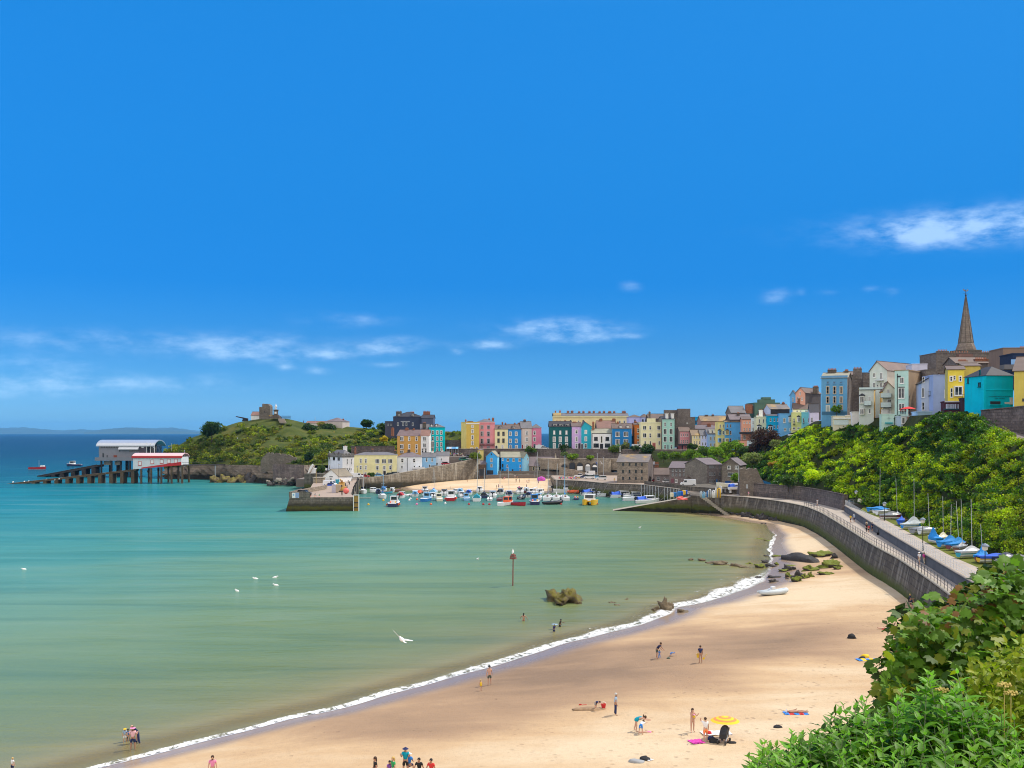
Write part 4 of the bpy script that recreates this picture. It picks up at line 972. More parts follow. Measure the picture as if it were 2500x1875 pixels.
 def door(s,X,Y,w,h,col=(.03,.035,.05),sur=None,arched=False):
  t,z,k=s.loc(X,Y);door(s.o,t,z,w*k*s.fx(X),h*k,col,sur,arched);return s
 def bay(s,X,Y,w,h,**kw):
  t,z,k=s.loc(X,Y);bay(s.o,t,z,w*k,h*k,**kw);return s
 def chim(s,X,Yt,wp,frac=.5,m=None,pots=3,dep=None):
  px,py=Q(s.c,X,Yt);y_=s.d*frac;k_=(px-CX)/F;ca,sa=math.cos(s.a),math.sin(s.a)
  lx=(k_*(s.P0 .y+y_*ca)-s.P0 .x+y_*sa)/(ca-k_*sa);D2=s.P0 .y+lx*sa+y_*ca
  zt=EYE-(py-HY)/F*D2-s.z0;ww=wp/CR[s.c][2]/F*D2;dd=dep or min(1.2,max(.6,ww))
  zb=s.h-.3;b=MB();y=s.d*frac
  b.box(lx-ww/2,lx+ww/2,y-dd/2,y+dd/2,zb,zt-.35).box(lx-ww/2-.1,lx+ww/2+.1,y-dd/2-.1,y+dd/2+.1,zt-.55,zt-.4)
  for i in range(pots):b.lathe([(.14,0),(.17,.1),(.12,.42),(.15,.5)],(lx+(i-(pots-1)/2)*ww/max(1,pots)*.9,y,zt-.4),8,1)
  b.build('chimney',[m or BRICK,POT],s.roof);return s
 def dormer(s,X,Y,w,h,m=None,st='s',rm=None):
  t,z,k=s.loc(X,Y);ww,hh=w*k,h*k;o=MB().box(-ww/2-.15,ww/2+.15,0,2.6,-hh/2-.3,hh/2+.1).build('dormer',m or SL_DARK,s.roof,loc=(t,.7,z))
  MB().box(-ww/2-.3,ww/2+.3,-.25,2.8,hh/2+.1,hh/2+.28).build('dormer_roof',rm or SL_GREY,o)
  a,b=win_meshes(max(.5,ww),max(.5,hh),st,WHITE);q=inst('dormer_window',a,o,(0,0,0));return s
 def band(s,Y,hpx,m,name='cornice',proj=.15):
  t,z,k=s.loc(0,Y);hh=hpx*k
  MB().box(-proj,s.w+proj,-proj,-.002,z-hh/2,z+hh/2).build(name,m,s.o);return s
 def panel(s,X0,X1,Y0,Y1,m,name,y0=-.1,y1=.02):
  t0,z0,_=s.loc(X0,Y0);t1,z1,_=s.loc(X1,Y1)
  MB().box(t0,t1,y0,y1,z1,z0).build(name,m,s.o);return s
 def balcony(s,X0,X1,Y,hpx,proj=1.3,m=None,glassy=False):
  t0,z,k=s.loc(X0,Y);t1=s.loc(X1,Y)[0];hh=hpx*k
  b=MB();b.box(t0,t1,-proj,.0,z-.15,z);o=b.build('balcony',m or BLACKM,s.o)
  r_=MB();mm=paint('balcony_glass',(.5,.62,.64),.15,.05,1,.5)if glassy else BLACKM
  if glassy:r_.box(t0,t1,-proj,-proj+.05,z,z+hh).box(t0,t0+.05,-proj,0,z,z+hh).box(t1-.05,t1,-proj,0,z,z+hh)
  else:
   r_.box(t0,t1,-proj,-proj+.06,z+hh-.06,z+hh)
   n=max(3,int((t1-t0)/.3))
   for i in range(n+1):x=t0+(t1-t0)*i/n;r_.box(x-.025,x+.025,-proj,-proj+.05,z,z+hh-.05)
   for x in(t0,t1-.05):r_.box(x,x+.05,-proj,0,z+hh-.06,z+hh)
  r_.build('balcony_railing',mm,o);return s
H=House
# ---- row below the castle hill (crop A)
h=H('A','hotel','large dark slate grey hotel with an orange brick chimney on the hilltop',1238,1545,255,400,548,0,14,dc(62,68,88),roof=('hip',200,SL_DARK),cat='hotel',base=8)
h.wins([1290,1346,1382,1450],[(333,36)],18,fm=GREYM).chim(1300,190,60,.3,CHST).chim(1443,195,40,.5).chim(1600,190,74,.5,BRICK,4)
h.panel(1320,1420,300,312,paint('pale_trim',(.3,.32,.36)),'cornice').dormer(1300,240,24,26).dormer(1450,240,24,26)
h2=H('A','hotel_wing','lighter slate grey gabled wing at the right end of the dark hotel',1545,1672,268,400,546,0,12,dc(88,96,118),roof=('gx',236,SL_DARK),cat='hotel',base=8)
h3=H('A','hotel_annex','low grey annex at the left end of the dark hotel',1150,1238,306,400,552,0,10,dc(84,84,98),cat='hotel',base=8);h3 .wins([1185,1215],[(340,20)],12,fm=GREYM)
h=H('A','terraced_house','bright turquoise tall house with white window sills under the dark hotel',1628,1798,368,645,516,6,10,dc(0,196,208),roof=('hip',328,SL_GREY))
h.wins([1667,1714,1757],[(425,38),(490,38)],22,'t').wins([1714,1757],[(552,46)],20,'t').wins([1667,1714,1760],[(612,40)],20,'t').bay(1664,552,36,72).band(374,10,render_wall(dc(0,175,195))).dormer(1653,350,18,24,st='a').dormer(1705,350,18,24,st='a').chim(1575,312,40,.7,CHST)
h=H('A','slate_hung_house','dark navy slate hung house end beside the turquoise house',1535,1626,392,600,522,6,8,dc(48,52,72),roof=('gx',335,SL_GREY))
h=H('A','ochre_house','wide ochre yellow house with gable end below the dark hotel',1282,1535,458,645,508,-14,9,dc(205,158,88),dc(176,134,78),('gx',396,slate('red_grey_tiles',(.21,.15,.15))))
h.wins([1412,1491],[(492,44),(576,44),(626,30)],18,'t').bay(1333,492,42,52).bay(1333,577,42,52).bay(1333,632,42,30).chim(1232,372,26,.5).chim(1387,372,34,.5).chim(1462,382,20,.5)
window(h.o,-.03,10.5,1.6,.9,'s',None,h.d*.5,R(-90))
h=H('A','terraced_house','narrow white house with stacked bay windows between ochre and turquoise',1537,1628,458,645,500,0,10,dc(232,232,240),roof=('gx',396,SL_RED))
h.bay(1578,492,40,52).bay(1578,563,40,52).wins([1556,1590],[(618,46)],22)
# white battlemented house
h=H('A','battlemented_house','white house with grey battlements standing at the head of the pier',690,815,682,880,443,38,13,dc(246,246,250),dc(214,220,232),cat='house',roof=('hip',612,SL_GREY))  # bright front and greyer side: sun and shade put into the whites
bt=stone('battlement_stone',(.2,.19,.175),(.27,.255,.235),(.12,.11,.1),.7);bm_=MB();w_,d_,z_=h.w,h.d,h.h
for(x0,y0,x1,y1)in((-.15,-.15,w_+.15,.35),(-.15,d_-.35,w_+.15,d_+.15),(-.15,.35,.35,d_-.35),(w_-.35,.35,w_+.15,d_-.35)):
 bm_.box(x0,x1,y0,y1,z_-.5,z_+.7);L=max(x1-x0,y1-y0);n=int(L/1.3)
 for i in range(n):
  f0,f1=(i+.15)/n,(i+.7)/n
  if x1-x0>y1-y0:bm_.box(x0+(x1-x0)*f0,x0+(x1-x0)*f1,y0,y1,z_+.7,z_+1.25)
  else:bm_.box(x0,x1,y0+(y1-y0)*f0,y0+(y1-y0)*f1,z_+.7,z_+1.25)
bm_.build('battlements',bt,h.o)
h.wins([742,790],[(737,58)],12).wins([728,742,765,783],[(818,30)],8).chim(720,562,34,.6,WHITE,1).door(752,852,14,40)
for yy,zz,ww,hh,st in((d_*.25,9.2,1.9,3.9,'a'),(d_*.58,9.2,1.9,3.9,'a'),(d_*.88,9.3,.9,3.6,'s'),(d_*.88,4.2,.9,1.8,'s')):window(h.o,-.03,zz-1.2,ww,hh,st,DARKT if st=='a' else None,yy,R(-90))
h=H('A','long_house','long cream house with triple upper windows on the harbour road',815,1275,668,885,456,3,9,dc(233,222,168),roof=('hip',634,SL_GREY))
h.wins([889,943],[(730,46),(803,42)],22,'t').wins([1068,1139,1207],[(733,46)],46,'c').wins([1068,1142,1209],[(805,40)],26,'t').wins([1068,1205,940],[(868,30)],24).door(1145,862,26,44,(.02,.02,.025),(.75,.73,.65)).chim(1015,600,22,.5,CHST).chim(1262,612,22,.5,CHST).chim(830,582,18,.6,BRICK,1)
h=H('A','cottage','pale white cottage with a pipe down its middle beside the long cream house',1277,1548,690,868,459,3,9,dc(222,226,232),roof=('hip',636,SL_PURP))
h.wins([1337,1465],[(726,44)],26).wins([1333,1467,1521],[(798,34)],20).wins([1299,1365],[(855,18)],20).chim(1408,606,30,.5,CHST).panel(1388,1393,700,860,BLACKM,'drainpipe')
h=H('A','cottage','light blue cottage on the sloping harbour road',1550,1697,690,840,463,3,8,dc(150,196,246),roof=('gx',644,SL_GREY))
h.wins([1600,1659],[(720,40)],20).wins([1632],[(786,36)],20).chim(1664,618,26,.5,WHITE,1)
h=H('A','cottage','small white cottage at the top end of the sloping harbour row',1699,1842,676,815,467,3,8,dc(240,240,246),roof=('gx',632,SL_GREY))
h.wins([1712,1790],[(765,30)],20).wins([1760],[(715,26)],18).chim(1768,612,22,.5,WHITE,1)
h=H('P2','boathouse','small white gabled boathouse with a brown roof on the pier',1040,1440,232,400,416,-28,9,dc(228,232,240),dc(252,252,252),('gy',62,slate('brown_asbestos',(.26,.22,.16)),.52),cat='boathouse')
h.panel(1055,1190,290,392,paint('white_garage_door',(.7,.72,.74),.6),'garage_door').panel(1205,1290,240,262,DARKT,'vent').wins([1240],[(310,50)],60,'s')
h=H('B','kiosk','small pale yellow kiosk with a hipped roof at the top of the harbour road',612,695,960,1078,486,20,7,dc(236,208,128),dc(236,208,128),('hip',936,SL_PURP),cat='kiosk');h.wins([625],[(1010,60)],24,'b')
# ---- St Julian street row (crop B)
kw=dict(cat='house')
h=H('B','townhouse','tall narrow mustard yellow house at the left end of the coloured row',405,622,490,1020,500,15,12,dc(207,178,88),dc(214,196,118),('flat',))
h.wins([508],[(560,42),(641,60),(743,70),(840,66)],32,'t').wins([495],[(948,56)],48,'t').door(580,948,34,70,(.12,.14,.2),(.75,.74,.72),True).band(511,20,WHITE).chim(395,445,22,.6).chim(470,458,90,.8,SL_RED,0)
h=H('B','townhouse','tall pink house with a black balcony in the coloured row',623,884,488,1015,505,10,12,dc(226,150,158),roof=('hip',432,SL_GREY))
h.wins([670,778],[(573,60),(685,75),(808,80)],46,'t',paint('grey_trim',(.45,.42,.46))).wins([778],[(930,70)],48,'t',paint('grey_trim',(.45,.42,.46))).door(668,930,34,76,(.35,.28,.3),(.55,.4,.42)).band(494,14,render_wall(dc(236,170,178))).band(516,6,render_wall(dc(190,120,130))).balcony(628,870,868,30).chim(790,428,30,.5).chim(855,415,34,.7)
h=H('B','townhouse','cream three storey house with arched door right of the pink balcony house',886,1109,605,990,505,4,11,dc(233,222,178),roof=('gx',538,SL_BROWN))
h.wins([947,1031],[(685,60),(800,62)],32,'t',DARKT).wins([1015],[(908,66)],30,'t').door(912,930,34,92,(.03,.03,.035),(.7,.7,.66),True).chim(1013,488,24,.5).chim(1066,500,30,.6).dormer(983,578,30,36)
h=H('B','townhouse','mid blue three storey house between cream and beige houses',1110,1331,605,990,506,4,11,dc(54,142,208),roof=('gx',524,SL_BROWN))
h.wins([1147,1247],[(686,66),(806,66)],36,'t').wins([1250],[(912,62)],40,'t').door(1150,922,34,96,(.2,.24,.3),(.75,.76,.78),True).dormer(1203,578,30,40).chim(1222,502,28,.5).chim(1288,500,36,.6)
h=H('B','townhouse','beige house with a red door in the coloured row',1332,1507,588,982,507,4,12,dc(212,196,186),roof=('gx',480,SL_GREY))
h.wins([1424],[(672,68),(780,68),(894,68)],38,'t').door(1352,912,22,86,(.25,.02,.03),(.7,.7,.7),True).chim(1388,444,40,.5,CHST,4).chim(1452,470,40,.6,CHST)
h=H('B','townhouse','rose pink house at the right end of the row beside the sea gap',1508,1672,585,975,508,2,12,dc(218,134,162),roof=('hip',520,SL_GREY))
h.wins([1556],[(670,66),(776,66)],36,'t').wins([1555],[(890,70)],36,'s',GREYM).door(1632,900,30,80,(.5,.45,.45),(.75,.74,.74),True)
h=H('B','club_house','bright blue harbourside building with gabled wings and a grey green roof',990,1372,1082,1362,480,0,10,dc(52,158,232),roof=('gx',990,SL_PALE),cat='building')
h.wins([1018],[(1118,40)],24,'b').wins([1106,1202,1304],[(1125,52)],38,'b',paint('cream_frames',(.6,.58,.5))).wins([1095,1316],[(1230,50),(1302,46)],30,'b',paint('pale_frames',(.6,.56,.58))).door(1185,1305,26,44).door(1018,1300,28,50,(.02,.06,.12)).wins([1016],[(1222,60)],30,'a',DARKT).chim(946,985,26,.5,SL_DARK,0)
h=H('B','club_house_wing','blue left wing of the club house with a black garage opening',734,928,1066,1378,474,-6,15,dc(64,160,236),dc(140,206,252),('gy',980,SL_PALE),cat='building')  # paler side blue has the sunlight put into the colour
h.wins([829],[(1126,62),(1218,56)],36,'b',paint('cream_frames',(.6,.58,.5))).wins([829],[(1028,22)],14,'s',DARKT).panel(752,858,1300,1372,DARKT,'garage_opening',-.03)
h=H('B','club_house_gable','pale sunlit right gable wing of the blue club house',1374,1462,1082,1362,478,24,12,dc(150,206,250),dc(150,206,250),('gy',1000,SL_PALE),cat='building');h.wins([1440],[(1110,36)],16,'s').panel(1405,1446,1315,1355,WHITE,'porch').chim(1412,965,20,.5,SL_DARK,1)  # paler than the main front, sunlight painted into the blue
h=H('B','boat_store','low brown stone boat store with a brick arch left of the blue club house',576,728,1200,1400,472,-8,12,(.1,.08,.07),roof=('gx',1140,SL_PURP),cat='boat store',wallm=stone('brown_store_stone',(.13,.095,.075),(.17,.12,.1),(.08,.06,.05),.9));h.panel(600,712,1280,1390,DARKT,'arched_opening',-.03)
h=H('B','chapel','small stone chapel with four arched windows beside the harbour beach',1466,1910,1222,1362,478,2,10,(.2,.17,.14),roof=('gx',1072,SL_PURP),cat='chapel',wallm=stone('chapel_stone',(.22,.185,.145),(.29,.245,.195),(.14,.12,.1),.9))
h.wins([1538,1638,1744,1846],[(1272,74)],34,'a',paint('pale_yellow_stone',(.55,.5,.33)))
b=MB();gx0=h.w;dd=h.d;b.prism([(-.1,0),(-.1,h.h+.3),(dd/2,h.h+h.r+.9),(dd+.1,h.h+.3),(dd+.1,0)],gx0+.02,gx0+.7,axis='x');b.box(gx0+.1,gx0+.6,dd/2-.3,dd/2+.3,h.h+h.r+.8,h.h+h.r+1.6);b.build('gable_wall',stone('sunlit_gable_stone',(.34,.29,.22),(.42,.36,.28),(.22,.19,.15),.8),h.o)  # gable takes a paler chapel stone with sunlight in its colour
# ---- crop C
h=H('C','guest_house','dark teal guest house with white arched door and a row of dormers',150,526,562,948,490,0,11,dc(36,96,100),roof=('gx',478,SL_DARK))
h.wins([229,331,435],[(662,62)],32,'n').wins([229,331,435],[(780,86)],42,'t').wins([231,437],[(888,78)],42,'t').door(331,896,40,96,(.04,.05,.06),(.8,.8,.8),True)
for X in(243,340,450):h.dormer(X,542,56,38,SL_DARK,'b')
h.chim(300,462,100,.7,BRICK,4).chim(412,455,36,.8)
h=H('C','townhouse','narrow lilac house next to the dark teal guest house',528,687,560,945,488,0,11,dc(205,172,218),roof=('gx',495,SL_BROWN));h.wins([605],[(650,58),(776,78),(888,78)],34,'t').door(656,893,36,92,(.05,.03,.05),(.35,.25,.3),True).chim(570,478,60,.5)
h=H('C','townhouse','narrow turquoise house with a purple gable roof beside the lilac house',688,862,562,945,486,0,12,dc(52,170,192),dc(130,215,235),('gy',478,SL_PURP,.3));h.wins([762],[(655,62),(771,72),(886,74)],34,'t').door(698,896,28,88,(.04,.04,.06),(.75,.75,.75),True)
h=H('C','inn','low white two storey house with dark trim and a tall brick chimney',864,1205,672,942,482,0,10,dc(236,236,238),roof=('gx',602,SL_PALE))
h.wins([932,1125],[(768,62)],60,'c',DARKT).wins([936,1127],[(880,66)],90,'c',DARKT).wins([1028],[(780,110)],26,'a',paint('pale_yellow_stone',(.55,.5,.33))).door(1028,895,54,84,(.02,.02,.025)).chim(888,482,34,.35).panel(860,872,690,935,DARKT,'quoin').panel(1184,1196,690,935,DARKT,'quoin').band(680,8,DARKT,'string_course',.05)
h=H('C','roofed_house','brown gabled house behind the white inn showing only its tiled roof',960,1262,596,760,503,0,14,dc(120,110,96),roof=('gx',466,SL_RED));h.chim(1015,425,48,.5).chim(1236,428,56,.5,BRICK,5)
h=H('C','townhouse','strong blue house with four big white windows above the round bush',1207,1535,594,935,480,-4,10,dc(46,124,186),dc(140,205,240),('gx',514,SL_BROWN));h.wins([1298,1438],[(692,84),(818,86)],76,'c').chim(1300,480,34,.5).dormer(1350,568,30,28,WHITE,'a').dormer(1472,568,30,28,WHITE,'a').chim(1240,535,22,.3,CHST,1)
h=H('C','townhouse','narrow orange brown house between the blue house and the cream hotel',1583,1690,530,890,482,0,10,dc(196,112,54),roof=('gx',505,SL_BROWN));h.wins([1653],[(628,66),(737,66),(845,62)],54,'s').chim(1600,470,40,.5)
h=H('C','shop_link','dark narrow gap building between the blue and the orange houses',1537,1583,730,935,486,0,8,dc(40,90,130))
h=H('D','hotel','cream hotel with a raised parapet and coral door surround',30,393,492,945,476,0,12,dc(235,226,184),roof=('flat',),cat='hotel')
h.panel(135,280,425,490,render_wall(dc(235,226,184)),'parapet',0,.5).band(500,10,render_wall(dc(245,238,205))).wins([95,336],[(584,70),(712,78)],58,'b').wins([190],[(584,66),(712,74)],32,'s').wins([105,192,341],[(840,66)],28,'s').door(253,893,34,92,(.35,.1,.08),(.6,.25,.2)).chim(178,308,30,.6,CHST,2).chim(432,345,34,.6,CHST)
h=H('D','mansard_house','dark brown roof rising behind the cream hotel',165,470,428,560,492,0,10,dc(95,85,80),roof=('gx',352,SL_BROWN))
h=H('D','townhouse','tall mint green house with two white arched dormers',393,600,438,965,472,0,12,dc(163,208,196),dc(120,112,104),('gx',395,SL_DARK));h.wins([440,541],[(524,66)],28,'s').wins([440,541],[(645,92),(776,92)],54,'b').wins([440,548],[(905,72)],32).door(487,912,26,86,(.2,.3,.3)).dormer(478,386,32,70,WHITE,'a',WHITE).dormer(575,386,32,70,WHITE,'a',WHITE).band(446,10,render_wall(dc(180,222,212)))
MASS=stone('old_tower_stone',(.17,.145,.13),(.22,.19,.165),(.12,.1,.09),1.2)
h=H('D','stone_house','tall windowless grey brown stone house block with a higher chimney wall',602,945,408,760,474,0,10,None,roof=('flat',),wallm=MASS);h.panel(675,880,260,410,MASS,'chimney_wall',2,6).panel(460,676,280,410,MASS,'gable_wall',5,8).wins([815],[(500,30)],18,'s').chim(780,258,60,.4,MASS,0)
h=H('D','shop_house','dusty pink house over a dark shop canopy',690,862,645,970,468,0,9,dc(206,142,146),dc(140,125,120),('gx',572,SL_BROWN));h.wins([713,752,790,822],[(705,52),(815,56)],17,'s').panel(655,865,855,882,DARKT,'canopy',-1.6,0).door(730,920,22,80).door(780,925,20,70,(.4,.15,.15)).panel(655,690,880,965,paint('maroon_shopfront',(.2,.05,.06)),'shopfront',-1.4,0)
h=H('D','cottage','cream cottage with an ochre tiled roof',892,1043,710,948,462,0,9,dc(228,216,164),dc(120,112,108),('gx',620,SL_OCH));h.wins([932,976,1020],[(745,42),(835,52),(918,40)],20)
h=H('D','cottage','pale lilac cottage between the cream and the periwinkle cottages',1044,1160,710,960,461,0,9,dc(196,204,238),roof=('gx',618,SL_GREY));h.wins([1075,1124],[(745,48),(855,54)],24)
h=H('D','townhouse','periwinkle blue house with two white dormers',1161,1330,688,965,459,0,9,dc(142,178,226),roof=('gx',608,SL_GREY));h.wins([1210,1274],[(762,60),(873,56)],32,'b',paint('cream_frames',(.6,.58,.5))).dormer(1214,640,26,46,WHITE,'s',WHITE).dormer(1280,640,26,46,WHITE,'s',WHITE)
h=H('D','roofed_house','grey stone house with red brick chimneys behind the cottages',950,1335,600,760,478,0,10,dc(125,115,112),roof=('gx',540,SL_PURP));h.chim(1180,510,60,.3,BRICK,4).chim(1005,575,60,.2).chim(1270,545,50,.4)
h=H('D','townhouse','narrow yellow house with pale blue bay windows',1334,1455,490,945,450,-4,10,dc(228,214,138),roof=('flat',));h.wins([1371,1422],[(555,58)],20).wins([1422],[(666,62),(792,66)],24).bay(1360,668,58,78,col=dc(140,190,235),cap=SL_DARK).bay(1360,792,58,72,col=dc(140,190,235)).balcony(1408,1440,850,46).door(1380,910,36,56,(.6,.6,.6)).door(1425,910,16,60,(.3,.25,.1))
h=H('D','townhouse','wide sky blue house with a blank wall and cream bay windows',1456,1736,486,935,447,-6,10,dc(84,160,218),roof=('gx',462,SL_OCH));h.wins([1491,1546],[(550,52)],18,'s',paint('buff_frames',(.5,.42,.33))).wins([1546],[(666,62),(795,68)],22,'s',paint('buff_frames',(.5,.42,.33))).bay(1488,668,58,76,col=dc(225,210,140),cap=SL_DARK).bay(1488,795,58,72,col=dc(225,210,140)).panel(1455,1510,885,930,DARKT,'shop_window').door(1530,905,18,50,(.02,.1,.16)).balcony(1530,1562,856,48)
h=H('D','townhouse','peach house with six small windows above a lean-to balcony',1740,1894,440,925,438,-8,9,dc(226,164,138),roof=('gx',405,SL_BROWN));h.wins([1775,1822,1870],[(496,36),(612,52)],17)
h.panel(1692,1896,655,690,SL_DARK,'veranda_roof',-2.4,0).panel(1668,1820,795,922,render_wall(dc(226,164,138)),'lower_storey',-2.4,-.1).panel(1690,1760,865,922,DARKT,'garage_opening',-2.46,-2.3).balcony(1672,1816,795,56,2.4,BRICK).wins([1780],[(745,70)],40,'b')
h=H('D','townhouse','pale blue white house between the peach and the tall cream houses',1894,1981,430,920,436,-8,9,dc(206,220,244),roof=('flat',));h.wins([1925,1966],[(496,54),(606,54)],20).balcony(1822,1976,795,50,2.2).panel(1818,1972,798,920,render_wall(dc(206,220,244)),'lower_storey',-2.2,-.1).panel(1842,1912,858,915,DARKT,'garage_opening',-2.26,-2.1).wins([1920],[(745,66)],60,'c').panel(1826,1976,655,688,SL_DARK,'veranda_roof',-2.2,0)
h=H('E','townhouse','tall cream house with dark capped bay windows left of the copper beech',460,650,680,1190,424,-8,10,dc(222,220,186),roof=('flat',));h.wins([510,577,628],[(746,66)],24).bay(508,876,74,92,cap=SL_DARK).bay(508,1008,74,84).wins([580,628],[(880,76)],26).balcony(556,646,928,46).wins([580],[(990,70)],26).chim(478,640,40,.5,WHITE,1).chim(534,548,60,.6,WHITE,2)
h=H('E','townhouse','vivid turquoise blue house with a white bay behind the copper beech',652,848,656,1000,418,-8,10,dc(24,166,204),roof=('gx',640,SL_GREY));h.wins([700,766,820],[(725,58),(842,50)],20).bay(698,872,78,80,cap=SL_DARK)
h=H('E','townhouse','light blue house with a dark capped oriel window',850,1066,628,990,412,-10,10,dc(112,176,232),roof=('flat',));h.wins([932],[(736,80)],40,'b').bay(1032,722,56,92,cap=SL_DARK).wins([1040,945],[(888,50)],40,'b')
h=H('E','townhouse','lime yellow house with an arched white oriel window',1067,1232,608,920,402,-12,9,dc(224,224,148),roof=('flat',));h.wins([1096],[(738,76)],24).bay(1173,722,54,88,cap=SL_DARK).wins([1172,1098],[(872,44)],44,'b').balcony(1078,1112,800,44)
h=H('E','attic_house','cream attic storey with white windows under a brown roof above the lime house',1085,1385,545,640,406,-12,8,dc(232,224,200),roof=('gx',452,SL_BROWN));h.wins([1150,1205,1300],[(580,34)],34,'b').chim(1196,350,84,.5,BRICK,5)
h=H('E','townhouse','narrow seafoam green house beside the lime yellow house',1233,1364,606,880,397,-12,9,dc(120,200,206),roof=('flat',));h.wins([1256,1342],[(730,70)],24,'s').balcony(1246,1268,780,40)
h=H('E','townhouse','pale lilac gabled house right of the seafoam house',1366,1516,590,890,390,-12,9,dc(208,204,226),dc(208,204,226),('gx',462,SL_DARK));h.wins([1398],[(728,86)],26).balcony(1380,1422,785,40).wins([1465],[(800,36)],36)
h=H('E','gabled_house','tall sky blue gabled house behind the light blue row',1026,1124,306,660,420,-20,10,dc(110,176,222),dc(110,176,222),('gy',232,SL_GREY));h.wins([1076,1078],[(386,76),(510,76)],22)
h=H('E','gabled_house','tall peach gabled house with a dark side wall on the skyline',1122,1286,270,560,410,-40,15,dc(222,164,142),(.09,.08,.08),('gy',182,SL_BROWN));h.wins([1200],[(276,54)],22).wins([1162,1232],[(370,60)],22).chim(1462,152,84,.5,CHST,6)
h=H('E','gable_block','sage green stepped gable of a large building on the skyline',430,860,442,640,455,0,16,dc(88,116,100),roof=('flat',),cat='building');h.panel(510,775,380,444,render_wall(dc(88,116,100)),'gable_step',0,4).panel(570,708,343,384,render_wall(dc(88,116,100)),'gable_top',0,4)
h=H('E','roofed_house','grey slate roofed house with yellow lichen on the hillside',700,1022,545,660,432,0,12,dc(62,60,62),dc(180,190,210),('gx',464,SL_LICH));h.chim(916,425,40,.5)
h=H('E','roofed_house','pale slate roofed house at the left of the skyline cluster',40,275,605,700,452,0,12,dc(120,110,105),dc(120,110,105),('gx',496,SL_GREY));h.chim(330,450,110,.3,BRICK,0).chim(410,480,40,.5)
h=H('E','roofed_house','dark gabled house with an orange ridge among the hillside roofs',20,370,720,800,447,0,9,dc(95,85,85),dc(95,85,85),('gx',634,SL_PURP));h.chim(155,600,40,.4,CHST,3)
h=H('E','roofed_house','red roofed house with a red chimney beneath the sage green gable',570,710,640,720,440,0,9,dc(150,140,135),dc(150,140,135),('gx',572,SL_RED));h.chim(658,462,32,.5)
h=H('D','long_house','pinkish grey house with an ochre roof behind the periwinkle house',1052,1500,470,620,500,0,11,dc(165,130,118),dc(165,130,118),('gx',384,SL_OCH));h.chim(1138,352,50,.5,CHST,0).chim(1245,352,36,.5,CHST,2).chim(1470,400,40,.4)
h=H('D','distant_house','bright blue block beyond the stone house on the skyline',945,1128,405,560,525,0,9,dc(30,150,206),roof=('flat',));h.panel(950,972,460,520,DARKT,'window')
h=H('C','long_terrace','long cream terrace with thirteen red chimneys on the skyline',215,1480,382,560,580,0,13,dc(228,210,160),dc(236,205,120),('gx',340,SL_GREY),cat='terrace',base=8)
h.panel(215,345,330,382,render_wall(dc(218,196,142)),'gable_wall',0,10).band(398,14,render_wall(dc(240,226,178)),'cornice',.5).wins([640,1335,1412],[(482,44)],30).wins([505,720],[(470,30)],26,'s',DARKT)
for X,Yt,wp in((250,295,20),(325,291,26),(462,295,40),(530,292,44),(650,302,38),(722,298,36),(823,300,40),(896,298,34),(994,302,38),(1068,298,38),(1165,302,54),(1240,300,36),(1405,298,60)):h.chim(X,Yt,wp,.5,BRICK,3 if wp<50 else 5)
h=H('C','distant_house','pale lilac block with two low hipped roofs right of the long terrace',1492,1700,404,560,562,0,12,dc(180,182,226),roof=('hip',362,SL_BROWN));h.wins([1590],[(465,40)],26,'s',DARKT)
h=H('C','distant_house','grey lilac block with a brown hipped roof left of the cream hotel',1700,1830,406,560,560,0,12,dc(168,178,214),roof=('hip',352,SL_BROWN));h.wins([1725,1775],[(460,40)],24,'s',DARKT)
# ---- upper town on the right (crops F and G)
h=H('Fc','georgian_house','large blue grey four storey house with rows of chimney pots above the green slope',175,612,576,1195,326,-24,13,dc(98,154,194),None,('gx',492,SL_PALE),cat='house',sidem=MASS)
h.wins([282,397,510],[(778,120),(942,104)],42,'t',paint('buff_frames',(.5,.42,.33))).wins([283,393,505],[(650,40)],42,'s',render_wall(dc(98,150,190))).wins([400,515],[(1070,80)],38,'t',paint('buff_frames',(.5,.42,.33))).door(285,1115,40,130,(.35,.38,.36),(.6,.6,.55)).band(560,40,render_wall(dc(104,150,190)),'parapet',.12)
h.chim(355,415,140,.5,CHST,6).panel(180,612,1140,1192,render_wall(dc(70,110,140)),'plinth',-.1)
h.chim(600,432,60,.5,CHST,4).chim(785,395,135,.5,MASS,5)
h=H('Fc','stone_house','dark brown stone flank with four chimney pots behind the blue grey house',612,892,520,1150,337,-6,10,None,roof=('gx',470,SL_BROWN),wallm=MASS)
h=H('Fc','stone_house','brown stone wall of a house between the blue grey and the white gabled houses',880,992,490,800,335,-2,8,None,wallm=MASS)
h=H('Fc','gabled_house','white gabled house with a long brown tiled roof',990,1285,452,1000,300,-48,24,dc(198,208,204),dc(214,206,190),('gy',290,slate('brown_tiles',(.2,.135,.115)),.42))
h.wins([1068],[(526,80)],44,'b').wins([1188],[(540,124)],46,'b').wins([1065,1182],[(705,110)],44,'b').wins([1122],[(715,70)],28,'s').panel(1110,1225,612,624,GREYM,'canopy',-1.2,0)
h=H('Fc','guest_house','cream flat roofed house with a dark capped bay window and glass terrace rail',810,1060,768,1195,288,-22,10,dc(196,204,200),dc(216,192,136),cat='house');h.bay(862,940,90,130,cap=SL_DARK).bay(862,1140,88,100).wins([988],[(955,150)],40,'b').wins([990],[(1130,80)],36,'s').balcony(902,1018,1035,74,glassy=True).balcony(812,1240,768,34,.3,glassy=True)
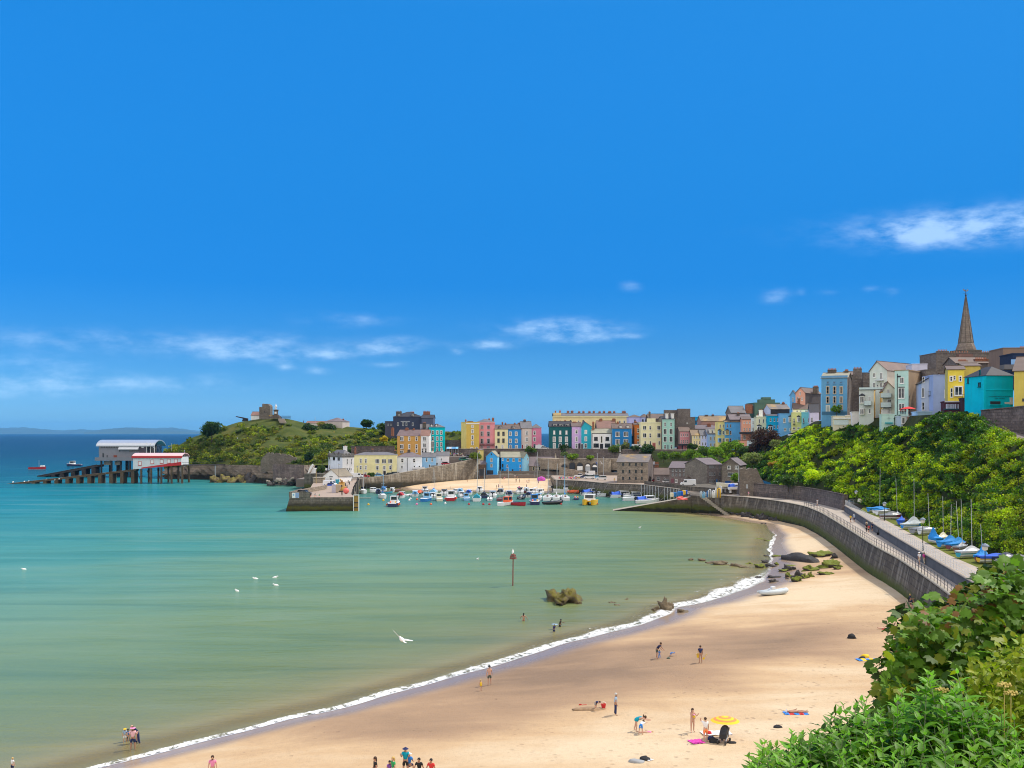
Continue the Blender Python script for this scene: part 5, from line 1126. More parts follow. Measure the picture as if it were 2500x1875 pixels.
h=H('Fc','gabled_house','narrow cream gabled house with glass balconies on three floors',1215,1428,770,1195,282,-16,12,dc(206,210,196),dc(226,208,162),('gy',640,slate('orange_ridge_tiles',(.27,.18,.13)),.36));h.wins([1305],[(815,110)],40,'b').wins([1318],[(985,110)],70,'b').wins([1316],[(1130,90)],60,'c').balcony(1170,1350,905,74,glassy=True).balcony(1172,1350,1068,80,glassy=True).panel(1182,1285,1095,1190,WHITE,'porch')
h=H('Fc','guest_house','pale mint flat fronted house with a black drainpipe and brown flank wall',1412,1645,452,1205,272,-38,12,dc(180,212,206),dc(158,136,112));h.wins([1535],[(612,110)],72,'b').wins([1525],[(828,180)],104,'b').wins([1530],[(1060,120)],100,'b').panel(1452,1462,500,1195,BLACKM,'drainpipe').panel(1462,1515,535,560,BLACKM,'drainpipe_branch').panel(1475,1580,722,734,BLACKM,'lintel')
h=H('Fc','roof_extension','white roof extension with a dark dormer behind the pale mint house',1700,1965,345,460,283,-10,8,dc(196,196,214),roof=('flat',),cat='house')
h=H('Z8','town_house','grey white rendered house with a small iron balcony and sloping side wall',700,985,345,1060,262,-14,10,dc(180,190,206),dc(166,182,216),('gy',165,SL_DARK,.98),cat='house');h.wins([738],[(590,240)],70,'b').wins([742],[(920,190)],60,'s').wins([752],[(275,140)],20,'s').balcony(865,1060,665,110).panel(985,1075,640,1060,render_wall(dc(188,198,224)),'side_bay',-.4,2)
h=H('Z8','stone_house','tall mottled stone house wall behind the grey white rendered house',800,1250,40,345,275,0,10,None,wallm=MASS);h.panel(1120,1150,130,240,WHITE,'dormer_window').panel(1110,1320,100,140,SL_BROWN,'dormer_roof',-.8,2)
h=H('Z8','town_house','blue grey rendered wall stepping up towards the yellow house',990,1345,170,1060,258,-6,9,dc(150,168,210),roof=('flat',));h.wins([1298],[(615,200)],70,'b')
# lower terraces under the parasol
h=H('Fc','terrace_room','white terrace room with wide windows below the red parasol',1520,1795,1225,1400,254,-10,8,dc(190,200,208),cat='house');h.wins([1562],[(1290,110)],70,'c').wins([1710],[(1300,120)],110,'c').panel(1625,1655,1225,1330,render_wall(dc(150,110,100)),'pier').balcony(1540,1740,1395,50,1.2)
DECK=h
h=H('Fc','terrace_wall','pale mint garden wall with a star motif below the cream gabled house',1190,1405,1192,1345,262,-10,3,dc(184,212,202),cat='wall',base=2)
sm_=MB();t,z,k=h.loc(1315,1250)
for i in range(8):a_=math.pi/4*i;L=.9 if i%2==0 else.5;sm_.add([(math.cos(a_+.2)*.16,-.05,math.sin(a_+.2)*.16),(math.cos(a_)*L,-.06,math.sin(a_)*L),(math.cos(a_-.2)*.16,-.05,math.sin(a_-.2)*.16),(0,-.08,0)],[(0,1,3),(1,2,3)])
sm_.build('star_motif',paint('star_grey',(.35,.42,.4)),h.o,loc=(t,0,z));h.panel(1245,1375,1322,1342,paint('teal_bench',(.02,.35,.4)),'bench',-.5,-.1)
h=H('Fc','terrace_wall','patchy pale blue rendered terrace wall with a blue chair right of the parasol',1800,2050,1150,1325,252,-8,6,dc(150,182,206),cat='wall');h.panel(1915,1955,1245,1290,paint('blue_chair',(.02,.12,.4)),'chair',-.5,-.1)
h=H('Fc','glass_extension','modern cream and glass extension above the bright green slope',370,690,1222,1366,305,-14,8,dc(214,208,184),cat='house');h.panel(385,632,1280,1362,paint('pale_glass',(.55,.66,.66),.1,.05,1,.6),'glass_wall',-.15).panel(378,690,1244,1262,WHITE,'fascia',-.5).panel(584,690,1197,1224,render_wall(dc(210,200,190)),'roof_box',0,3)
h=H('Fc','garden_room','low white garden room beside the modern glass extension',690,830,1152,1232,300,-14,6,dc(226,224,226),cat='house')
# church
SPIRE=stone('spire_stone',(.22,.175,.145),(.27,.22,.18),(.16,.13,.11),1.6,.05)
SY=330
def sz(Y):return EYE-(Q('Gc',0,Y)[1]-HY)/F*SY
def sx(X):return(Q('Gc',X,0)[0]-CX)/F*SY
ch=empty('church_spire',(sx(738),SY,sz(900)),R(20),'tall pointed grey stone church spire with a weathercock rising over the roofs','church spire')
z0=sz(900);zz=lambda Y:sz(Y)-z0;r0=(sx(840)-sx(640))/2;r1=(sx(808)-sx(664))/2
b=MB();b.box(-r0*1.05,r0*1.05,-r0*1.05,r0*1.05,-4,zz(728));b.build('tower',CHST,ch)
b=MB();b.lathe([(r0,zz(726)),(r1,zz(652)),(r1*.97,zz(645)),(.16,zz(182))],(0,0,0),8);b.build('spire',SPIRE,ch)
b=MB()
for i in range(8):a_=math.pi/4*i;b.tube([(r1*math.cos(a_),r1*math.sin(a_),zz(648)),(.16*math.cos(a_),.16*math.sin(a_),zz(182))],.12,4)
b.lathe([(r1*1.02,zz(658)),(r1*1.04,zz(652)),(r1*1.0,zz(646))],(0,0,0),8);b.build('spire_ribs',CHST,ch)
b=MB();b.tube([(0,0,zz(185)),(0,0,zz(112))],.1,6);b.box(-.9,.9,-.06,.06,zz(158),zz(154));b.lathe([(.1,-.3),(.35,0),(.1,.3)],(0,0,zz(170)),8);b.build('finial_cross',BLACKM,ch)
b=MB();b.prism([(-1.1,zz(120)),(-.5,zz(124)),(.2,zz(126)),(.6,zz(118)),(.75,zz(108)),(.95,zz(112)),(.9,zz(120)),(.4,zz(130)),(-.4,zz(130)),(-.8,zz(112)),(-1.2,zz(108))],-.06,.06,axis='y');b.build('weathercock',paint('old_gilt',(.3,.2,.1)),ch)
# buildings around the church foot
h=H('Gc','stone_house','big dark stone gable block with a long line of chimney pots under the spire',436,1000,756,960,300,0,12,None,wallm=MASS,roof=('flat',));h.chim(500,722,110,.2,MASS,6).chim(660,738,240,.3,MASS,8).chim(940,735,110,.2,MASS,5).chim(418,806,36,.3,BRICK,0)
h.panel(640,780,768,800,SL_RED,'tiled_dormer',-2,0).panel(612,850,812,840,SL_BROWN,'lower_roof',-3,0)
h=H('Gc','brick_house','red brick chimney block behind the bright yellow house',640,960,855,960,275,0,8,None,wallm=MASS,roof=('gx',800,SL_BROWN));h.chim(890,802,130,.2,BRICK,6).chim(700,818,90,.2,BRICK,4)
h=H('Gc','guest_house','bright yellow two storey house with white bay windows near the spire',555,722,922,1236,238,-20,12,dc(222,200,78),dc(196,180,104),('gx',890,SL_BROWN));h.wins([590,683],[(1015,48)],20,'t').wins([624],[(1005,44)],10).wins([594],[(1155,92)],14).bay(662,1140,88,104).chim(560,905,24,.3,CHST,0)
h=H('Gc','guest_house','yellow rear block stepping up behind the turquoise restaurant',720,886,885,1200,244,-10,8,dc(206,186,98),roof=('gx',862,SL_BROWN));h.panel(735,790,1050,1170,paint('dark_slate_lean_to',(.07,.07,.08)),'lean_to',-2.5,0)
RESTO=H('Gc','restaurant','vivid turquoise restaurant with a dark hipped roof and painted lettering',945,1216,984,1300,206,6,8,dc(0,176,204),dc(0,184,214),('hip',893,SL_DARK),cat='restaurant',base=3)
RESTO.panel(985,1088,1243,1278,DARKT,'window',-.04).panel(978,1094,1276,1284,render_wall(dc(0,200,225)),'sill',-.4).panel(945,1216,1122,1132,render_wall(dc(0,200,228)),'string_course',-.12).panel(1182,1212,1205,1275,paint('notice_board',(.55,.55,.6)),'notice_board',-.2).panel(1105,1185,1252,1272,paint('notice_board',(.55,.55,.6)),'low_screen',-1.0,-.9)
def lettering(par,txt,x,z,hgt,width,m,y=-.03):
 cu=bpy.data.curves.new('lettering','FONT');cu.body=txt;cu.size=1;cu.align_x='CENTER';cu.align_y='CENTER';cu.extrude=.01
 o=bpy.data.objects.new('lettering_tmp',cu);COL.objects.link(o);bpy.context.view_layer.update()
 me=bpy.data.meshes.new_from_object(o.evaluated_get(bpy.context.evaluated_depsgraph_get()));bpy.data.objects.remove(o)
 co=np.array([tuple(v.co)for v in me.vertices]);w=np.ptp(co[:,0]);hh=np.ptp(co[:,1])
 co[:,0]=(co[:,0]-co[:,0].mean())*width/w if width else co[:,0];co[:,1]=(co[:,1]-(co[:,1].max()+co[:,1].min())/2)*hgt/hh
 if width:co[:,0]-=(co[:,0].max()+co[:,0].min())/2
 xyz=np.stack([co[:,0],co[:,2]+y,co[:,1]],1);me.vertices.foreach_set('co',xyz.astype(np.float32).ravel());me.materials.clear();me.materials.append(m)
 return inst('lettering',me,par,(x,0,z))
TEAL=paint('dark_teal_paint',(.0,.1,.13),.7)
t0,z,k=RESTO.loc(970,1195);t1=RESTO.loc(1190,1195)[0];lettering(RESTO.o,'LICENSED RESTAURANT',(t0+t1)/2,z,9.5*k*1.1,abs(t1-t0),TEAL)
t0,z,k=RESTO.loc(1035,1215);t1=RESTO.loc(1130,1215)[0];lettering(RESTO.o,'SEA VIEWS',(t0+t1)/2,z,8.5*k*1.1,abs(t1-t0),TEAL)
for(yy,zz_,w_,h_)in((6.6,5.6,.5,1.0),(2.4,4.6,.9,.9),(2.2,7.0,.5,1.2)):window(RESTO.o,-.03,zz_,w_,h_,'s',TEAL,yy,R(-90))
MB().box(-.5,0,-.05,.55,-4,RESTO.h-.3).build('corner_buttress',render_wall(dc(0,186,212)),RESTO.o)
h=H('Z8','veranda','long maroon veranda with pale slats on the ivy clad cliff top',1265,1860,820,995,226,-14,5,(.09,.03,.045),cat='veranda',base=1.5)
for i,X in enumerate((1312,1350,1402,1448,1495,1538,1600,1645,1692,1740,1788,1835)):h.panel(X-14,X+14,868,982,paint('pale_slats',(.45,.52,.68)),'slat')
h.panel(1265,1860,795,822,paint('pale_roof_edge',(.5,.48,.52)),'fascia',-.4,.3).panel(1240,1860,985,1000,TEAL,'sill',-.3)
h=H('Z8','terrace_balcony','dark open terrace with black railings between the yellow house and the restaurant',1700,2110,735,990,221,-16,5,(.06,.03,.04),cat='terrace',base=1);h.balcony(1700,2085,735,105,.6).panel(1870,2060,800,930,DARKT,'opening')
h=H('Gc','guest_house','ochre yellow house cut by the right edge of the photo',1226,1440,935,1245,196,-32,14,dc(200,182,92),dc(200,182,92),('gx',800,SL_BROWN));h.panel(1310,1327,1215,1245,DARKT,'doorway')
h=H('Gc','stone_house','dark brown block with brick chimneys at the right edge of the skyline',1116,1400,708,960,262,-6,10,dc(130,110,96),roof=('flat',));h.chim(1305,690,46,.3,BRICK,3)
h=H('Gc','roofed_house','dark slate clad house with a rooflight left of the ochre yellow house',1212,1420,765,940,235,-6,8,dc(40,52,78),roof=('flat',));h.panel(1165,1208,825,875,paint('rooflight_glass',(.2,.4,.7),.1),'rooflight',-2,-1.8).panel(1080,1215,880,925,SL_GREY,'lower_roof',-3,0)
h=H('Gc','roofed_house','low grey stone house between the spire block and the brown block',1005,1120,818,940,285,0,8,dc(140,122,105),roof=('flat',))
# cliff top retaining wall on the right
rw=[W(2395,1003,202),W(2420,1000,199),W(2450,998,196),W(2485,994,192),W(2540,988,186),W(2640,980,170)]
strip_wall('cliff_top_wall',path3(rw,3,1)[::1],8.0,.3,.4,TERRW,TERRW,'dark stone retaining wall along the cliff top below the turquoise restaurant','wall',thick=.6)
# ---- warehouses on the quay (crops C, D)
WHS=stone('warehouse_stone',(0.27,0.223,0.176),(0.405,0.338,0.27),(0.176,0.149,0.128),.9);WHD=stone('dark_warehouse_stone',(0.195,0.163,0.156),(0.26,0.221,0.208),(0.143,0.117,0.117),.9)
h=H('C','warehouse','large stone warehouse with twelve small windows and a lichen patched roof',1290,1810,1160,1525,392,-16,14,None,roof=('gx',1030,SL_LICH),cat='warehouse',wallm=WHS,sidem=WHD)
h.wins([1390,1500,1608,1708],[(1198,40),(1318,48),(1432,44)],28,'s',DARKT)
MB().box(-1.8,0,3,12,4.2,4.5).build('iron_balcony',BLACKM,h.o);MB().box(-1.8,-1.7,3,12,5.4,5.5).build('iron_railing',BLACKM,h.o)
for zz_ in(13.2,10.6):window(h.o,-.03,zz_,1.2,1.9,'b',None,7,R(-90))
MB().box(-.06,0,4.5,9.5,0,3.6).build('dark_opening',DARKT,h.o)
h=H('C','warehouse','brown stone shed with a red brick strip behind the large warehouse',1810,1975,1205,1480,404,22,12,None,roof=('gx',1116,SL_GREY),cat='warehouse',wallm=WHD);h.panel(1925,1990,1160,1320,BRICK,'brick_strip',-.08)
h=H('D','warehouse','low stone store with a grey shutter between two warehouses',262,525,1372,1500,388,-8,10,None,roof=('gx',1262,SL_BROWN),cat='warehouse',wallm=WHD);h.wins([328],[(1440,60)],56,'s',GREYM).wins([432],[(1448,40)],20)
h=H('D','warehouse','grey stone warehouse with three window rows and an ivy covered gable',512,822,1258,1530,376,-20,13,None,roof=('gx',1152,SL_PURP),cat='warehouse',wallm=WHD);h.wins([570,632,694,756],[(1298,40),(1372,44)],18,'s',GREYM).wins([630],[(1480,60)],40,'b').panel(540,590,1440,1510,paint('maroon_door',(.2,.08,.1)),'door')
h=H('D','cottage','small stone cottage with a terracotta ridge between the warehouses',832,1140,1415,1560,362,-10,8,None,roof=('gx',1312,SL_BROWN),wallm=WHD);h.wins([906,990,1075],[(1492,36)],36,'s',GREYM)
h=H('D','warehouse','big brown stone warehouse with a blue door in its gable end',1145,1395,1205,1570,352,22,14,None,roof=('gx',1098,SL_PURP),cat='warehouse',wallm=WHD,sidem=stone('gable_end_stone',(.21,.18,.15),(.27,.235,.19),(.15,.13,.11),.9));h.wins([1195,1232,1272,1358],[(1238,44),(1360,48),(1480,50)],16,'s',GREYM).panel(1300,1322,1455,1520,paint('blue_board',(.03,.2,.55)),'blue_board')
W_=h
h=H('D','warehouse_gable','stone gable end of the last warehouse facing the bay',1396,1702,1212,1575,346,-22,13,None,roof=('gy',1100,SL_PURP),cat='warehouse',wallm=stone('gable_end_stone',(.21,.18,.15),(.27,.235,.19),(.15,.13,.11),.9));h.wins([1522,1648],[(1252,56)],56,'b').wins([1555],[(1372,60)],110,'c',GREYM).panel(1452,1545,1480,1560,paint('blue_garage_door',(.01,.06,.22)),'garage_door')
# ruined tower-like wall
b=MB();pts=[(0,-1),(0,12.0),(1.2,12.5),(2.2,11.9),(3.5,12.6),(5,12.1),(5.6,12.4),(6.3,10.8),(6.7,9.2),(7.6,7.5),(8.2,5.6),(8.8,4),(9.2,-1)]
ro=empty('stone_ruin',W(1806,1214,300),R(-8),'tall ragged stone ruin with two slit windows at the start of the promenade','ruin');sc_=0.86
b.prism([(x*sc_,z*.68)for x,z in pts],0,3.2,axis='y');b.build('wall',stone('ruin_stone',(.2,.165,.14),(.26,.215,.18),(.14,.12,.1),.9,.05),ro)
for x,z in((2.1,3.2),(5.4,3.2)):MB().box(x-.25,x+.25,-.03,.05,z-.6,z+.6).build('slit_window',GREYM,ro)
# arches in the boat store wall
for i,(X,Yt,Yb_,w_,col)in enumerate(((398,1200,1240,84,DARKT),(533,1165,1280,92,DARKT),(662,1172,1300,96,WHITE),(795,1180,1310,88,GREYM),(912,1185,1325,84,DARKT))):
 D_=461.2 if i>1 else(464.2 if i==0 else 462.8);p0=Q('C',X,(Yt+Yb_)/2);c_=W(p0[0],p0[1],D_-.25);k=D_/F/6.9125
 MB().prism(arch(w_*k+.7,(Yb_-Yt)*k+.5),-.1,.3,axis='y').build('arch_surround',CHST,awo,loc=c_-Vector(awo.location))
 MB().prism(arch(w_*k,(Yb_-Yt)*k),-.2,-.1,axis='y').build('arch_opening',DARKT,awo,loc=c_-Vector(awo.location)+Vector((0,-.02,-.15)))  # dark sheet painted for the shade inside the arch
 if i>1:MB().box(-w_*k*.47,w_*k*.47,-.3,-.2,-(Yb_-Yt)*k*.45,(Yb_-Yt)*k*(.1 if i==2 else(.05))).build('store_door',col if i==2 else(GREYM if i==3 else DARKT),awo,loc=c_-Vector(awo.location)+Vector((0,-.03,-.2)))
 if i>2:MB().prism([(r_*math.cos(a_),r_*math.sin(a_))for r_ in(w_*k*.46,)for a_ in[math.pi*j/8 for j in range(9)]],-.3,-.2,axis='y').build('fanlight',WHITE,awo,loc=c_-Vector(awo.location)+Vector((0,-.03,(Yb_-Yt)*k*.06)))
rmp=[W(1376,1143,455),W(1400,1146,452),W(1420,1151,449),W(1428,1154,448)]
b=MB();q=[(p.x,p.z)for p in rmp];b.prism([(q[0][0],4.9)]+q+[(q[-1][0],4.9)],448,451,axis='y');tag(b.build('ramp_wall',WHS),'sloping stone ramp wall behind the people sitting on the quay','wall')
b=MB();b.box(-9,17,474.6,475.6,1.5,5.3);tag(b.build('beach_wall',HARBW),'low stone wall between the harbour sand and the blue club house','wall')
o=MB().box(-5.2,8.4,476.8,477.4,4.6,6.0).build('garden_wall',render_wall(dc(110,175,238)));tag(o,'low pale blue wall in front of the blue club house','wall')
# ================================================================= headland structures
STO=stone('castle_stone',(.17,.145,.12),(.23,.2,.165),(.11,.095,.08),1.1)
def place(c,X,Y,D):p=Q(c,X,Y);return W(p[0],p[1],D)
def mpp(c,D):return D/F/CR[c][2]
# castle keep, cottage, monument
D_=577;k=mpp('K',D_)
o=empty('castle_keep',place('K',1030,272,D_),0,'ragged grey stone castle keep on top of the green hill','castle ruin');b=MB()
b.prism([(0,-3),(0,120*k),(5*k,126*k),(20*k,122*k),(36*k,120*k),(36*k,-3)],0,5,axis='y').prism([(36*k+.005,-3),(36*k+.005,154*k),(44*k,160*k),(50*k,152*k),(72*k,156*k),(84*k,158*k),(96*k,154*k),(108*k,148*k),(118*k,132*k),(120*k,-3)],-.8,6,axis='y');b.build('wall',STO,o)
MB().box(60*k,68*k,-.85,-.7,60*k,78*k).build('window_slit',DARKT,o)
h=H('K','cottage','small white cottage with a brown roof touching the castle keep',943,1030,238,285,582,0,8,dc(226,230,238),roof=('gx',202,SL_RED));h.chim(957,214,12,.5,CHST,1)
D_=574;k=mpp('K',D_);o=empty('monument',place('K',1211,270,D_),0,'white statue on a dark stepped stone pedestal beside the castle keep','monument');b=MB()
for i,(w_,z0,z1)in enumerate(((98,-4,14),(80,14,26),(62,26,38))):b.box(-w_/2*k,w_/2*k,-w_/2*k,w_/2*k,z0*k,z1*k)
b.build('steps',CHST,o)
MB().box(-20*k,20*k,-20*k,20*k,38*k,84*k).box(-28*k,28*k,-28*k,28*k,84*k,92*k).build('pedestal',CHST,o);MB().box(-11*k,11*k,-20.6*k,-20*k,48*k,70*k).build('plaque',WHITE,o)
b=MB();b.lathe([(7,92),(8,100),(7,112),(9,122),(9.5,132),(6,138),(3,141),(4.2,146),(4.5,150),(3,155),(.5,157)],n=10);b.tube([(8,0,132),(12,-3,120),(8,-7,112)],[3,2.6,2],6);b.tube([(-8,0,132),(-12,-2,118),(-11,-4,106)],[3,2.6,2],6);b.tube([(-12,-5,106),(-12,-5,92)],.8,5)
b.v=[tuple(c*k for c in v)for v in b.v];b.build('statue',paint('white_marble',(.72,.72,.7),.5),o,True)
b=MB()
for i in range(12):
 f_=i/12;a0,a1=place('K',1238+20*f_,274+38*f_,572-14*f_),place('K',1300+25*f_,274+38*f_,572-14*f_);b.box(a0 .x,a1 .x,a0 .y-1.2,a0 .y,a0 .z-.8,a0 .z)
tag(b.build('hill_steps',paint('weathered_steps',(.3,.26,.22),.9)),'broad stone steps climbing to the white statue','steps')
o=empty('iron_railing',place('K',1262,271,576),0,'dark iron railing on the hilltop right of the statue','railing');b=MB();L=105*mpp('K',576)
b.box(0,L,-.06,.06,1.2,1.35).box(0,L,-.05,.05,.4,.5);b.build('rails',BLACKM,o)
for i in range(11):MB().box(-.06,.06,-.05,.05,-.3,1.4).build('post',BLACKM,o,loc=(i*L/10,0,0))
o=empty('cannon',place('K',868,292,568),R(0),'old black cannon on the brow of the hill left of the white cottage','cannon');b=MB();b.tube([(2.2,0,.6),(-.5,0,1.2),(-4.6,0,2.1)],[.42,.38,.24],8);b.build('barrel',BLACKM,o);b=MB();b.prism([(-1.2,-.6),(2.4,-.6),(2,.3),(-.6,.9)],-.5,.5,axis='y');b.build('carriage',BLACKM,o)
h=H('A','bungalow','low bungalow with a hipped red ridged roof on the hill skyline',505,690,306,335,572,-10,12,dc(190,180,175),roof=('hip',264,SL_PURP));h.chim(700,272,14,.5,BRICK,1)
h=H('A','long_shed','long low shed with a pinkish roof left of the hill bungalow',300,512,322,340,574,0,7,dc(215,210,205),roof=('gx',304,SL_RED),cat='shed')
def flagpole(c,X,Yb_,Yt,D,label,r=.1,cat='flagpole',m=GREYM):
 p=place(c,X,Yb_,D);h_=(Yb_-Yt)*mpp(c,D);b=MB();b.tube([(0,0,-1),(0,0,h_*.5),(0,0,h_)],[r,r*.85,r*.6],6);b.ball((0,0,h_),r*1.5,r*1.5,r*1.5,6,4);o=b.build('flagpole' if cat=='flagpole' else 'pole',m);o.location=p;return tag(o,label,cat)
flagpole('A',395,320,258,571,'thin flagpole beside the hilltop shed',.12)
flagpole('K',222,770,618,492,'tall grey pole at the landward end of the old lifeboat house',.16,'pole')
flagpole('K',84,610,545,548,'thin pole on the headland edge beyond the lifeboat houses',.12,'pole')
flagpole('D',1682,1560,1230,318,'tall pale pole beside the last warehouse',.1,'pole')
flagpole('H5',1702,560,-20,430,'tall white flagpole with a blue flag on the quay',.14)
flagpole('H5',1885,560,95,428,'shorter grey flagpole with a white pennant on the quay',.12)
for(X,Y,col,lab)in((1650,240,(.02,.1,.4),'blue flag hanging from the tall white flagpole'),(1800,240,(.7,.7,.7),'white pennant hanging on a slack line between the flagpoles')):
 b=MB();s_=mpp('H5',429);b.prism([(0,0),(50*s_,-70*s_),(62*s_,-95*s_),(30*s_,-80*s_),(-6*s_,-12*s_)],-.03,.03,axis='y');o=b.build('flag',paint('flag_%d'%X,col,.8));o.location=place('H5',X,Y-45,429);tag(o,lab,'flag')
 # curtain wall and sea walls under the hill
D_=486;k=mpp('K',D_);o=empty('curtain_wall',place('K',1045,735,D_),0,'ruined battlemented curtain wall half hidden by ivy at the foot of the hill','wall');b=MB()
pts=[(0,0),(20,40),(62,85),(72,95),(92,98),(95,84),(108,82),(112,94),(135,92),(140,76),(152,75),(156,90),(205,85),(210,70),(222,70),(226,82),(270,78),(276,62),(290,60),(294,72),(330,60),(345,45),(385,40),(388,0)]
b.prism([(x*k,z*k)for x,z in pts]+[(388*k,-5),(0,-5)],0,1.6,axis='y');b.build('wall',STO,o)
cpt=[place('K',1195,764,476),place('K',1350,760,470),place('K',1512,758,464)]
strip_wall('bastion_wall',path3([Vector((p.x,p.y,9.4))for p in cpt],3,1)[::-1],0,.6,.4,TERRW,TERRW,'tall dark bastion wall above the boulders left of the sea steps','wall',zb=-.5,thick=1)
b=MB();p0=place('K',1517,876,432);p1=place('K',1745,876,424);d=(p1-p0);L=d.length
o=empty('sea_bastion',(p0 .x,p0 .y,0),math.atan2(d.y,d.x),'grey stone bastion wall left of the white boathouse','wall');b.box(0,L,0,12,-1,6.9);b.build('wall',QUAYW,o)
o2=empty('stone_kiosk',place('K',1612,1000,405),0,'low square stone block against the grey bastion wall','wall');MB().box(0,105*mpp('K',405),0,5,-2,3.0).build('wall',GARDW,o2);MB().box(-.2,105*mpp('K',405)+.2,-.2,5.2,3.0,3.3).build('coping',COPE,o2)
o=empty('sea_steps',place('K',1542,885,446),0,'white walled flight of steps climbing left of the white battlemented house','steps');k=mpp('K',446);b=MB();b.prism([(0,0),(12*k,0),(75*k,108*k),(62*k,122*k),(40*k,98*k)],0,.6,axis='y').prism([(30*k,0),(75*k,6*k),(100*k,2*k),(100*k,60*k),(70*k,84*k)],.8,1.4,axis='y');b.build('wall',WHITE,o)
b=MB();b.box(70*k,215*k,1.6,2.2,50*k,75*k);b.build('white_parapet',WHITE,o);b=MB();b.box(60*k,215*k,2.3,5,-12*k,49*k);b.build('dark_wall',TERRW,o)  # wall under the parapet in the dark terrace stone
h=H('A','garden_wall','long brown stone wall on the hillside behind the harbour road houses',785,1252,575,660,482,2,1.2,None,wallm=TERRW,cat='wall',base=2)
h=H('B','town_wall','dark town wall below the grassy hill left of the yellow house',50,352,800,985,520,0,2,None,wallm=TERRW,cat='wall',base=3)
# rocks
def rock_mesh(rx,ry,rz,seed,top=None,n=22,rings=13,rough=.62):
 g=np.random.default_rng(seed);b=MB();b.ball((0,0,0),1,1,1,n,rings);v=np.array(b.v);ph=g.uniform(0,6,9)
 for s_,a_ in((2.1,rough),(4.3,rough*.6),(9.1,rough*.4),(17,rough*.22)):
  v*=(1+a_*.5*(np.sin(v[:,0]*s_+ph[0])*np.cos(v[:,1]*s_*1.2+ph[1])+np.sin(v[:,2]*s_*1.3+ph[2])*np.cos(v[:,0]*s_*.9+ph[3])))[:,None]
 v[:,2]=np.maximum(v[:,2],-.35);b.v=[tuple(p)for p in v*np.array([rx,ry,rz])];return b
def rock_mat(name,c,weed=None,wt_=.5):
 if name in MATS:return MATS[name]
 m,t,b=nodemat(name);co=coords(t,True);n=noise(t,co,1.1,6,.7);n2=noise(t,co,6,4,.7)
 col=ramp(t,n,[(.3,tuple(v*.45 for v in c)),(.55,c),(.75,tuple(min(1,v*1.6)for v in c))]);col=mixrgb(t,nmath(t,'MULTIPLY',n2,.6),col,tuple(v*.4 for v in c))
 if weed:
  gn=N(t,'ShaderNodeNewGeometry');s=N(t,'ShaderNodeSeparateXYZ');t.links.new(gn.outputs['Normal'],s.inputs[0])
  w=nmath(t,'ADD',nmath(t,'MULTIPLY',s.outputs[2],.5),nmath(t,'MULTIPLY',noise(t,co,.9,4,.6),1.1))
  col=mixrgb(t,ramp(t,w,[(wt_+.25,(0,0,0)),(wt_+.4,(1,1,1))]),col,mixrgb(t,n2,weed,tuple(v*.45 for v in weed)))
 t.links.new(col,b.inputs['Base Color']);b.inputs['Roughness'].default_value=.8;bump(t,b,nmath(t,'ADD',n,n2),.9,.25);MATS[name]=m;return m
RK_G=rock_mat('green_weed_rock',(.075,.06,.045),(.2,.24,.008),.35);RK_D=rock_mat('dark_rock',(.06,.052,.05));RK_B=rock_mat('brown_weed_rock',(.16,.12,.05),(.2,.17,.012),.55);RK_P=rock_mat('pale_boulder',(.3,.27,.22));RK_T=rock_mat('tan_reef_rock',(.22,.165,.095))
def rock(px,py,w,h_,m,label,seed,ground=None,depth=None,rz=0,cat='rock',name='rock',group=None):
 p=(ground or GB)(px,py);k=p.y/F;rx=w*k/2;o=rock_mesh(rx,(depth or rx*.7),max(.15,h_*k/.85),seed).build(name,m,smooth=True);o.location=(p.x,p.y,p.z);o.rotation_euler=(0,0,rz)
 return tag(o,label,cat,group)
def rs2(X,Y,w,h_,m,label,seed,**kw):px,py=Q('S2',X,Y);return rock(px,py,w/4.916,h_/4.916*.6,m,label,seed,**kw)
p=Q('S3',770,602)
rock(p[0]-14,p[1],50,19,RK_B,'large brown and yellow weedy rock standing in the shallow water',1,ground=lambda a,b_:G(a,b_,0),depth=3.0)
rock(p[0]+18,p[1]-1,52,19,RK_B,'dark cleft half of the weedy rock in the shallow water',2,ground=lambda a,b_:G(a,b_,0),depth=3.0)
